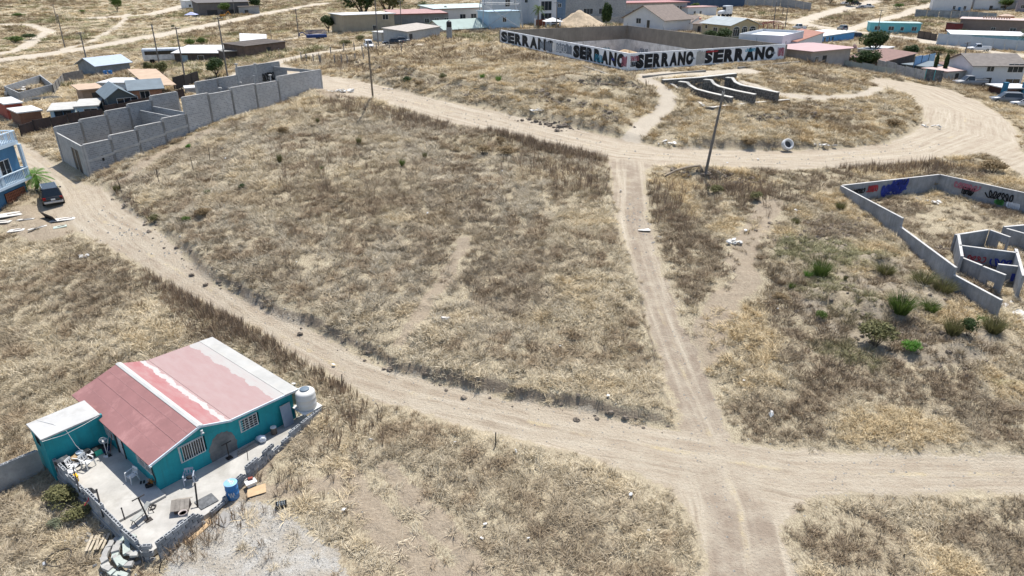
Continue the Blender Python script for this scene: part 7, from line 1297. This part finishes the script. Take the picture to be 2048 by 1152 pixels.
# ================================================================ trees and shrubs that can be told apart
for px, py, r_, h, tr0, kd_, lab in ((657,66,2.6,4.6,1.2,'dark','round dark green tree left of the tan block building'),(728,44,7.5,14,2.0,'dark','huge dark spreading tree behind the tan block building'),(778,42,7.0,13,2.0,'olive','large olive tree joined to the right of the huge dark tree'),(326,152,1.7,2.8,.4,'olive','round olive bush-tree at the pole left of the tan canopy'),(434,156,2.0,3.4,.6,'dark','round dark green tree behind the block building rear wall'),(300,146,1.3,2.2,.4,'olive','small loose olive tree left of the round bush by the pole'),(1745,108,3.6,5.2,.3,'dark','broad dark tree between the pink-roofed house and the far road'),(1818,122,2.2,3.6,.6,'dark','round dark tree above the rusty-roofed shack'),(1730,140,2.8,3.6,.2,'dark','dark tree touching the right end of the pink-roofed house'),(235,24,2.6,7.0,1.0,'green','tall green tree on the top-left slope'),(452,32,2.6,5.0,1.4,'green','green tree over the orange digger in the top-left yard'),(512,24,3.0,6.5,1.0,'dark','tall dark tree right of the top-left farm shed'),(1446,84,2.4,3.0,.2,'dark','low dark garden tree before the arched tan house'),(1420,80,1.8,2.2,.3,'dark','low dark bush tree left of the garden tree by the arched house'),(2010,20,3.0,4.6,1.0,'green','green tree before the long white house at the top right'),(1700,12,3.4,4.6,.6,'dark','wide dark tree near the parked cars at the top right'),(1660,8,3.0,4.2,.6,'dark','dark tree at the top edge above the long grey wall'),(1925,78,2.6,3.0,.5,'dark','dark rounded tree rising over the pale perimeter wall'),(1390,22,2.0,3.0,.5,'green','small green tree near the white cabin')): tree(lab, G(px, py), r_, h, tr0, kd_)
def cypress(label, loc, h, r_):
    t = thing('cypress', label, 'tree', loc); mb = MB(); mb.tube((0,0,-.3), (0,0,h*.4), .12, .08, 6); mb.build('trunk', BARK, t); o = place('crown', crown_mesh('crown', LD, 1400, .22, 9, 12, .8, 1), t, (0,0,.2)); o.scale = (r_, r_, h/1.7)
cypress('slim dark cypress right of the blue sheet fence', G(1866,152), 4.2, .55); cypress('slim dark cypress left of the pinkish-roofed pale shed', G(1885,156), 4.6, .6); cypress('broad green conifer beside the soil mound behind the court', G(1212,58), 7.0, 2.0)
palm('shaggy palm at the far right edge behind the perimeter wall', G(2046,102), 4.5, 2.4, .25, 24, False, LD, True)
SH = [(1640,554,1.25,1.5,'green',1,'feathery green shrub, tallest on the soil heaps left of the graffiti wall'),(1616,556,.6,.7,'bright',1,'low green clump touching the left of the tallest feathery shrub'),(1750,692,1.35,1.4,'olive',0,'large round dark olive shrub in the middle of the soil heaps'),(1823,702,.75,.7,'bright',0,'small vivid green shrub right of the large round olive shrub'),(1582,578,.45,.6,'green',1,'small grey-green sprig at the left edge of the soil heaps'),(1800,625,1.6,1.5,'green',1,'wide green grass clump above the large round olive shrub'),(1858,625,1.1,1.0,'green',1,'smaller green grass clump right of the wide clump'),(1905,668,1.2,1.2,'olive',1,'olive green tuft below the stepped graffiti wall'),(1935,672,.7,1.1,'dark',0,'dark green shrub beside the olive tuft'),(1985,664,1.3,1.2,'olive',1,'olive grass clump near the end of the stepped wall'),(1962,645,.6,.6,'bright',1,'bright green sprig near the end of the stepped wall'),(1640,640,.5,.6,'green',0,'grey-green shrub among golden grass on the left soil heap'),(1690,560,.3,.5,'dark',1,'single dark sprig on the bare grey heap'),(1845,568,1.6,1.1,'olive',1,'long olive patch leaning on the middle of the stepped wall'),(1885,585,1.5,1.1,'olive',1,'olive patch right of the long patch under the stepped wall'),(1770,550,1.3,1.0,'olive',1,'olive weed patch left under the stepped graffiti wall'),(1430,388,.9,.8,'olive',0,'olive bush on the bank below the leaning pole'),(1510,400,.8,.7,'olive',0,'olive bush right of the bank below the leaning pole'),(1590,450,.7,.8,'olive',1,'yellow-olive tuft left of the graffiti wall top'),(1680,420,.8,.9,'olive',1,'olive tall weed at the top of the left graffiti wall'),
 (718,288,.55,.9,'olive',1,'upright green weed left of centre in the upper field'),(805,332,.55,.8,'green',1,'greenest upright tuft in the upper middle field'),(568,268,.8,.8,'tan',0,'brown rounded dry bush in the upper left field'),(560,325,.5,1.1,'olive',1,'tall thin weed below the brown rounded bush'),(636,245,.4,.7,'olive',1,'thin weed near the block building end of the field'),(485,378,.45,.5,'dark',0,'dark small bush at the left of the field'),(372,443,.5,.4,'green',0,'low green bush at the left field edge'),(378,297,.45,.5,'bright',0,'bright green small bush below the block building'),(310,445,.6,.7,'olive',0,'olive bush on the left road bank'),(415,388,.5,.5,'green',1,'green sprig between the dark bush and the road'),(850,318,.45,.9,'olive',1,'yellowish tall weed right of the greenest tuft'),(235,383,.7,.8,'olive',1,'dry olive weeds at the block building road corner'),(643,340,.4,.5,'green',1,'green sprig left of the middle weeds'),(408,432,.9,.7,'tan',0,'brown dry bush near the left field edge'),(1010,310,1.3,.9,'tan',0,'large brown dry bush below the upper road'),(965,308,1.0,.8,'tan',0,'brown dry bush left of the large one below the upper road'),(1000,285,.8,.6,'tan',0,'brown dry bush at the upper road edge'),
 (965,158,.7,.9,'bright',1,'green tuft on the hill, left of two'),(997,165,.7,1.1,'bright',1,'green tuft on the hill, right of two'),(885,158,.8,.8,'olive',0,'olive bush on the hill left of the green tufts'),(815,165,1.0,.8,'dark',0,'dark bush on the bank above the bare pole road'),(838,172,.9,.7,'tan',0,'brown bush right of the dark bank bush'),(1500,290,1.0,.7,'tan',0,'brown bush beside the upper road left of the tub chair'),(690,92,1.8,1.2,'olive',0,'pale round bush left of the white car'),(720,84,1.6,1.3,'olive',0,'yellowish bush behind the pale round bush'),(1860,372,1.0,.7,'tan',0,'grey-brown bush in the back of the graffiti enclosure'),(1790,255,1.4,1.0,'tan',0,'dry brown bush above the road curve'),(1985,345,1.5,1.1,'tan',0,'dry bush right of the graffiti enclosure corner'),(1560,600,.8,.5,'tan',0,'golden brown clump left of the soil heaps'),
 (135,1003,1.1,.8,'olive',0,'dry olive shrub against the left patio wall'),(160,1035,.8,.6,'olive',0,'small olive shrub below the left patio wall shrub'),(112,1055,.5,.45,'grey',0,'silvery green plant at the lower left'),(30,86,3.2,1.8,'green',0,'wide dark green bush patch at the far left slope'),(60,80,2.6,1.6,'dark',0,'second green bush right of the wide far-left patch'),(38,34,3.0,1.4,'green',0,'green bush patch near the top-left corner'),(165,26,2.0,1.2,'green',0,'green bush left of the tall top-left tree'),(380,95,1.8,1.8,'green',0,'green thicket behind the white-roofed shack'),(405,90,1.8,1.8,'green',0,'green thicket right of its twin behind the white-roofed shack'),(347,55,1.0,.8,'dark',0,'small dark bush beside the top-left dirt road'),(1795,18,3,2,'green',0,'green thicket beside the upper right pale road'),(1560,70,3,1.4,'tan',0,'grey-brown thicket below the three thin poles'),(1500,72,2.5,1.2,'tan',0,'grey-brown thicket right of the arched tan house'),(1870,108,3,1.6,'olive',0,'olive scrub below the far white pickup road'),(1830,104,2.6,1.4,'tan',0,'dry scrub left of the olive scrub by the far road'),(1900,112,2.6,1.4,'olive',0,'olive scrub just above the white house roof')]
for px, py, r_, h, kd_, sp, lab in SH: bush(lab, T(px, py), r_, h, kd_ if not (sp and kd_ in ('dark', 'grey')) else 'olive', spray=bool(sp))
# ================================================================ ground cover: dry grass, weeds, clods
rs = np.random.RandomState(11)
def blades(n, length, lean, spread, w, seed, curl=.5, dirbias=.0, twig=0):
    q = np.random.RandomState(seed); mb = MB()
    for k in range(n):
        a = q.uniform(0, 6.28); r0 = spread*math.sqrt(q.rand()); b0 = Vector((r0*math.cos(a), r0*math.sin(a), -.03)); da = a if q.rand() > dirbias else q.normal(0, .5)
        l = length*q.uniform(.55, 1.15); e = lean*q.uniform(.5, 1.2); d = Vector((math.cos(da)*math.sin(e), math.sin(da)*math.sin(e), math.cos(e)))
        m_ = b0+d*l*.55; e2 = min(1.75, e+curl*q.uniform(.4, 1.3)); d2 = Vector((math.cos(da)*math.sin(e2), math.sin(da)*math.sin(e2), math.cos(e2))); tp = m_+d2*l*.5
        if tp.z < .01: tp.z = .01+.03*q.rand()
        th = q.uniform(0, 6.28); s_ = Vector((math.cos(th), math.sin(th), .3)).normalized()*w*q.uniform(.6, 1.4); o = len(mb.v)
        mb.v += [tuple(b0-s_), tuple(b0+s_), tuple(m_+s_*.8), tuple(m_-s_*.8), tuple(tp)]; mb.f += [(o,o+1,o+2,o+3), (o+3,o+2,o+4)]
        for j in range(twig):
            p = b0.lerp(m_, q.uniform(.4, 1)); x = Vector((q.normal(), q.normal(), .8)).normalized()*l*.22; o = len(mb.v); mb.v += [tuple(p-s_*.6), tuple(p+s_*.6), tuple(p+x)]; mb.f.append((o,o+1,o+2))
    return mb
def tint_mat(name, dark=.75):
    m, n, b = _nodes(name); at = n.nodes.new('ShaderNodeAttribute'); at.attribute_type = 'INSTANCER'; at.attribute_name = 'tint'
    g = nd(n, 'ShaderNodeNewGeometry'); col = mixc(n, mth(n, 'MULTIPLY', g.outputs['Random Per Island'], .55), at.outputs['Color'], mixc(n, 1.0, at.outputs['Color'], (dark, dark*.93, dark*.82), 'MULTIPLY'))
    n.links.new(col, b.inputs['Base Color']); b.inputs['Roughness'].default_value = .85; b.inputs['Specular IOR Level'].default_value = .12; MATS[name] = m; return m
GM = tint_mat('dry_grass_blades', .58); GM2 = tint_mat('weed_stems', .45)
def proto(name, mb, mat): return bpy.data.objects.new(name, mb.mesh(name, mat))      # used only as an instance source
LYING = [proto('lying_tuft', blades(40, .50, 1.2, .26, .0125, s_, .3, .75), GM) for s_ in range(4)]
TUFTS = [proto('tuft', blades(40, .40, .75, .12, .012, s_+20, .7, .2), GM) for s_ in range(4)]
CLUMP = [proto('weed_clump', blades(40, .40, .8, .22, .013, s_+40, .3, 0, 1), GM2) for s_ in range(3)]
STALK = [proto('weed_stalk', blades(9, .85, .22, .16, .016, s_+60, .15, 0, 4), GM2) for s_ in range(3)]
def scatter(name, label, protos, P, S, Tn, cat='grass', tilt=.15, zmax=1.4):
    """one object whose points each carry one tuft"""
    n_ = len(P); me_ = bpy.data.meshes.new(name); me_.vertices.add(n_); me_.vertices.foreach_set('co', P.astype(np.float32).ravel())
    rot = np.stack([rs.normal(0, tilt, n_), rs.normal(0, tilt, n_), rs.uniform(0, 6.28, n_)], -1)
    for nm, ty, fld, a in (('rot', 'FLOAT_VECTOR', 'vector', rot), ('scl', 'FLOAT_VECTOR', 'vector', np.stack([S, S, np.minimum(S, zmax)], -1)), ('tint', 'FLOAT_COLOR', 'color', np.concatenate([Tn, np.ones((n_,1))], 1))):
        at = me_.attributes.new(nm, ty, 'POINT'); at.data.foreach_set(fld, np.asarray(a, np.float32).ravel())
    at = me_.attributes.new('vi', 'INT', 'POINT'); at.data.foreach_set('value', rs.randint(0, len(protos), n_).astype(np.int32))
    o = place(name, me_); ng = bpy.data.node_groups.new(name, 'GeometryNodeTree'); ng.interface.new_socket('Geometry', in_out='INPUT', socket_type='NodeSocketGeometry'); ng.interface.new_socket('Geometry', in_out='OUTPUT', socket_type='NodeSocketGeometry')
    gi = ng.nodes.new('NodeGroupInput'); go = ng.nodes.new('NodeGroupOutput'); ip = ng.nodes.new('GeometryNodeInstanceOnPoints'); jn = ng.nodes.new('GeometryNodeJoinGeometry')
    for pr in protos:
        oi = ng.nodes.new('GeometryNodeObjectInfo'); oi.inputs['Object'].default_value = pr; oi.inputs['As Instance'].default_value = True; ng.links.new(oi.outputs['Geometry'], jn.inputs[0])
    def na(nm, ty):
        x = ng.nodes.new('GeometryNodeInputNamedAttribute'); x.data_type = ty; x.inputs['Name'].default_value = nm; return [s_ for s_ in x.outputs if s_.enabled][0]
    ng.links.new(gi.outputs[0], ip.inputs['Points']); ng.links.new(jn.outputs[0], ip.inputs['Instance']); ip.inputs['Pick Instance'].default_value = True
    ng.links.new(na('vi', 'INT'), ip.inputs['Instance Index']); ng.links.new(na('rot', 'FLOAT_VECTOR'), ip.inputs['Rotation']); ng.links.new(na('scl', 'FLOAT_VECTOR'), ip.inputs['Scale']); ng.links.new(ip.outputs[0], go.inputs[0])
    md = o.modifiers.new('scatter', 'NODES'); md.node_group = ng; return stuff(o, label, cat)
def cand(y0, y1, dens):
    """random points over the visible strip of land, even density per square metre"""
    hw1 = .84*y1+8; n_ = int(dens*2*hw1*(y1-y0)); Y = rs.uniform(y0, y1, n_); X = rs.uniform(-hw1, hw1, n_); k = np.abs(X) < .84*Y+8; return X[k], Y[k]
XS, YS, DS = [], [], []
for y0, y1, dens, s_ in ((13,34,14,.92),(34,62,8.5,1.15),(62,90,5,1.45),(90,130,3.0,1.9),(130,210,1.1,2.8),(210,380,.3,4.5)):
    X, Y = cand(y0, y1, dens); XS.append(X); YS.append(Y); DS.append(np.full(len(X), s_))
X = np.concatenate(XS); Y = np.concatenate(YS); LOD = np.concatenate(DS)
rd, tr, ba, gv = zones(X, Y); jit = (vn(X, Y, .8, 1)-.5)*.9+(vn(X, Y, .3, 2)-.5)*.5
BBP = np.array([tuple(K0+kd*KLEN*a+kn*b_)[:2] for a, b_ in ((-.0,0),(1,0),(1,WID),(-.0,WID))])
keep = (rd+jit > .35) & (tr+jit > .2) & (sdf(PLOT, X, Y) > .15) & (sdf(BBP, X, Y) > .2)
sparse = ((ba+jit < .4) & (rs.rand(len(X)) > .10)) | ((gv+jit*1.2 < .2) & (rs.rand(len(X)) > .05))
heap = sdf(HEAPS, X, Y); sparse |= (heap < 0) & (fbm(X, Y, 2.6, 3) > .52) & (rs.rand(len(X)) > .45)
yd = sdf(YARD, X, Y); sparse |= (yd < 0) & (fbm(X, Y, 4, 2) < .5) & (rs.rand(len(X)) > .2); ct = sdf(COURT, X, Y); keep &= ct > .5

for px, py, r_ in ((262,1108,1.7),(196,1090,.7),(120,1122,.3),(563,1013,.6),(508,978,.9),(463,996,.7),(445,1040,.9),(392,1062,.7),(1465,487,.9),(895,640,.5),(1075,222,1.2),(680,183,2.6),(1862,255,1.5),(1335,288,1.2),(40,445,3.2),(120,445,1.6),(1570,300,1.0),(250,1135,.9)):
    c_ = G(px, py); keep &= ((X-c_.x)**2+(Y-c_.y)**2 > r_*r_) | (rs.rand(len(X)) < .12)
keep &= (fbm(X, Y, 2.2, 2, 2) > .30) | (rs.rand(len(X)) < .35)
keep &= ~sparse; X, Y, LOD, rd, heap, yd = (a[keep] for a in (X, Y, LOD, rd, heap, yd)); Z = terrain_h(X, Y)
n1 = fbm(X, Y, 14, 1); n2 = fbm(X, Y, 3.5, 2); n3 = vn(X, Y, 1.1, 3); fld = sdf(FIELD, X, Y) < 1.0
PALE, MID, GOLD, BRN, GRY, UMB, GRN = (np.array(c) for c in ((.68,.595,.44),(.54,.46,.325),(.63,.48,.26),(.31,.243,.17),(.52,.462,.365),(.40,.308,.208),(.24,.26,.115)))
def lerp(a, b_, t): return a+(b_-a)*np.asarray(t)[:,None]
ones = np.ones((len(X),1)); tint = lerp(ones*MID, ones*PALE, sstep(.42, .62, n2))
tint = lerp(tint, ones*GRY, np.where(fld, sstep(.4, .6, n1)*.8, sstep(.5, .7, n1)*.4)); tint = lerp(tint, ones*UMB, sstep(.56, .42, n2)*sstep(.45, .65, n3)*.8)
hillm = (Y > 70) & ~fld; rightp = (X > 10) & (Y < 70) & ~fld
tint = lerp(tint, ones*GOLD, np.where(hillm, sstep(.40, .62, n3)*.55, np.where(rightp, sstep(.5, .66, n2)*.6, sstep(.6, .75, n2)*.35)))
tint = lerp(tint, ones*BRN, np.where(rightp, sstep(.53, .40, n2)*.6, sstep(.42, .33, fbm(X, Y, 6, 3))*.5))
tint = lerp(tint, ones*GRN, np.where((heap < 2) | ((Y > 180) & (X < 0)), sstep(.56, .7, fbm(X, Y, 5, 1))*.6, 0))
edge_w = sstep(1.4, .3, rd); tint = lerp(tint, ones*PALE, edge_w*.55*(rs.rand(len(X)) < .6))
tint = tint*(.78+.44*rs.rand(len(X)))[:,None]
kind = rs.rand(len(X)); up = np.where(rightp | hillm, .55, .30)+edge_w*.1; S = LOD*(.7+.6*rs.rand(len(X)))*(.75+.5*n2)*np.where(edge_w > .5, .7, 1)
brown = (sstep(.46, .34, n2)+sstep(.43, .3, fbm(X, Y, 7, 1)))*.5*np.where(rightp, .8, .55) > rs.rand(len(X))*1.2
kc = brown; kl = ~brown & (kind > up); kt = ~brown & (kind <= up); P = np.stack([X, Y, Z], -1)
scatter('dry_grass', 'flattened pale straw covering the dry fields and hill slopes', LYING, P[kl], S[kl], tint[kl])
scatter('dry_grass', 'upright golden dry grass tufts across the plots and banks', TUFTS, P[kt], S[kt], tint[kt])
scatter('dry_weeds', 'low brown dry weed clumps in patches over the fields', CLUMP, P[kc], S[kc]*1.05, lerp(tint[kc], np.ones((kc.sum(),3))*BRN, np.full(kc.sum(), .5)), 'weeds')
X2, Y2 = cand(120, 360, .16); k = (fbm(X2, Y2, 28, 1) > .52) & (np.minimum(*zones(X2, Y2)[:2]) > 1.0) & (sdf(COURT0, X2, Y2) > 3); X2, Y2 = X2[k], Y2[k]; n2_ = len(X2)
tn = lerp(np.ones((n2_,3))*np.array([.34,.26,.17]), np.ones((n2_,3))*np.array([.24,.25,.12]), (fbm(X2, Y2, 18, 2) > .58)*.8)*(.7+.6*rs.rand(n2_))[:,None]
scatter('dry_scrub', 'brown and olive scrub patches on the far slopes', CLUMP, np.stack([X2, Y2, terrain_h(X2, Y2)], -1), rs.uniform(2.2, 5.0, n2_), tn, 'scrub', .15, 2.6)
# tall brown weed stalks along the road banks
def along(pts, n_, width, y_off=0):
    p = gp(pts); seg = np.hypot(*(p[1:]-p[:-1]).T); cum = np.concatenate([[0], np.cumsum(seg)]); t_ = rs.uniform(0, cum[-1], n_); i = np.clip(np.searchsorted(cum, t_)-1, 0, len(seg)-1); f = ((t_-cum[i])/seg[i])[:,None]
    return p[i]*(1-f)+p[i+1]*f+rs.normal(0, width, (n_,2))
W_ = np.concatenate([along([(300,545),(380,598),(460,650),(540,700),(610,745)], 620, .55), along([(340,590),(420,650),(480,690)], 250, .8), along([(640,745),(700,785)], 90, .4), along([(980,275),(1060,300),(1140,318),(1210,330)], 420, .8), along([(1040,330),(1130,350),(1190,390)], 260, 1.6), along([(650,210),(720,222),(800,240),(900,265)], 260, 1.0), along([(500,325),(600,330),(700,380),(660,460)], 130, 3.5), along([(1300,370),(1330,400),(1320,460)], 160, 1.2), along([(640,780),(700,840),(690,900)], 120, 1.2), along([(1440,380),(1540,385)], 220, 1.8), along([(1690,340),(1800,345),(1900,335)], 260, .9), along([(1260,140),(1380,250)], 30, 2), along([(200,380),(300,450)], 100, .7), along([(400,880),(560,960),(640,1010)], 60, 1.2), along([(300,1110),(420,1060)], 90, .8), along([(600,120),(720,140),(820,150)], 200, 3)])
rdw = np.minimum(*zones(W_[:,0], W_[:,1])[:2]); W_ = W_[(rdw > .25) & (sdf(PLOT, W_[:,0], W_[:,1]) > .3)]; Zw = terrain_h(W_[:,0], W_[:,1]); nw = len(W_)
tw = np.stack([rs.uniform(.26,.5,nw)]*3, -1)*np.array([1,.77,.55]); scatter('dry_weeds', 'tall brown dry weed stalks lining the road banks', STALK, np.column_stack([W_, Zw]), rs.uniform(.55,1.05,nw)*(1+np.clip(W_[:,1]-40, 0, 90)*.006), tw, 'weeds', .1, 2.0)
# eroded clods on cut banks
mb = MB(); C_ = np.concatenate([along([(700,128),(760,146),(830,170),(900,182),(960,196),(1010,206)], 190, .55), along([(1060,190),(1130,216),(1190,238),(1240,262)], 130, .6), along([(1140,166),(1200,172),(1290,174)], 90, .35), along([(1040,240),(1110,250),(1160,262)], 60, .5), along([(450,575),(600,648),(790,744),(980,789),(1200,829),(1330,858)], 90, .3), along([(235,400),(300,452),(375,520),(450,580)], 50, .3), along([(1490,242),(1570,246),(1640,240)], 80, .6), along([(1350,352),(1440,362),(1530,372)], 90, .5), along([(1560,470),(1640,480),(1700,440)], 260, 1.3), along([(1700,590),(1800,640),(1900,690)], 160, 2.2), along([(1720,395),(1780,460)], 60, .4), along([(1860,500),(1890,485)], 50, .5), along([(1640,215),(1740,235)], 60, 1)])
Zc = terrain_h(C_[:,0], C_[:,1])
for k, (x, y) in enumerate(C_):
    s_ = (.04+.2*rs.rand()**2.2)*(1 if y < 60 else 1.7); mb.lump((x, y, Zc[k]+s_*.2), (s_, s_*rs.uniform(.6,1), s_*.8), k, .8, 6)
stuff(mb.build('soil_clods', M('dark_clods', (.20,.165,.13), .95, .4, 3), None), 'dark eroded soil clods along the cut banks and heaps', 'soil')
# pebbles and crumbs on roads and gravel
mb = MB(); E_ = []
for lst, n_, wd in (([(190,420),(420,575),(690,735),(1000,825),(1400,900)], 420, 1.3), ([(1400,900),(1700,945),(2040,950)], 160, 1.4), ([(1270,400),(1320,600),(1400,830),(1480,1100)], 200, 1.0), ([(430,1060),(520,1090),(560,1150)], 700, 1.5), ([(700,180),(1000,245),(1240,302),(1600,320),(1850,290)], 220, 1.8)): E_.append(along(lst, n_, wd))
E_ = np.concatenate(E_); Ze = terrain_h(E_[:,0], E_[:,1])
for k, (x, y) in enumerate(E_):
    s_ = rs.uniform(.02,.065)*(1 if y < 50 else 1.8); mb.add([(x-s_,y-s_,Ze[k]), (x+s_,y-s_*.7,Ze[k]), (x+s_*.6,y+s_,Ze[k]), (x-s_*.8,y+s_*.8,Ze[k]), (x,y,Ze[k]+s_*1.1)], [(0,1,4),(1,2,4),(2,3,4),(3,0,4)])
stuff(mb.build('pebbles', M('pale_pebbles', (.40,.37,.32), .95, .35, 3), None), 'loose pale pebbles on the dirt roads and gravel drive', 'pebbles')
# paper scraps blown over the plots
q = random.Random(21); LM = [MB().lump((0,0,0), (.11,.07,.04), k).mesh('litter_scrap', PLASTIC) for k in range(3)]
for k in range(26):
    px, py = q.choice(((q.uniform(300,1250), q.uniform(300,800)), (q.uniform(1300,1700), q.uniform(400,860)), (q.uniform(650,1300), q.uniform(880,1120)), (q.uniform(1350,1950), q.uniform(285,345))))
    o = place('litter_scrap', LM[k % 3], None, T(px, py, .14), q.uniform(0,6)); o.rotation_euler = (q.uniform(-.5,.5), q.uniform(-.5,.5), q.uniform(0,6)); s_ = q.uniform(.6,1.3)*(1 if py > 500 else 1.5); o.scale = (s_,)*3
    tag(o, 'small white scrap of litter caught in dry ground', 'litter', 'white litter scraps over the plots')
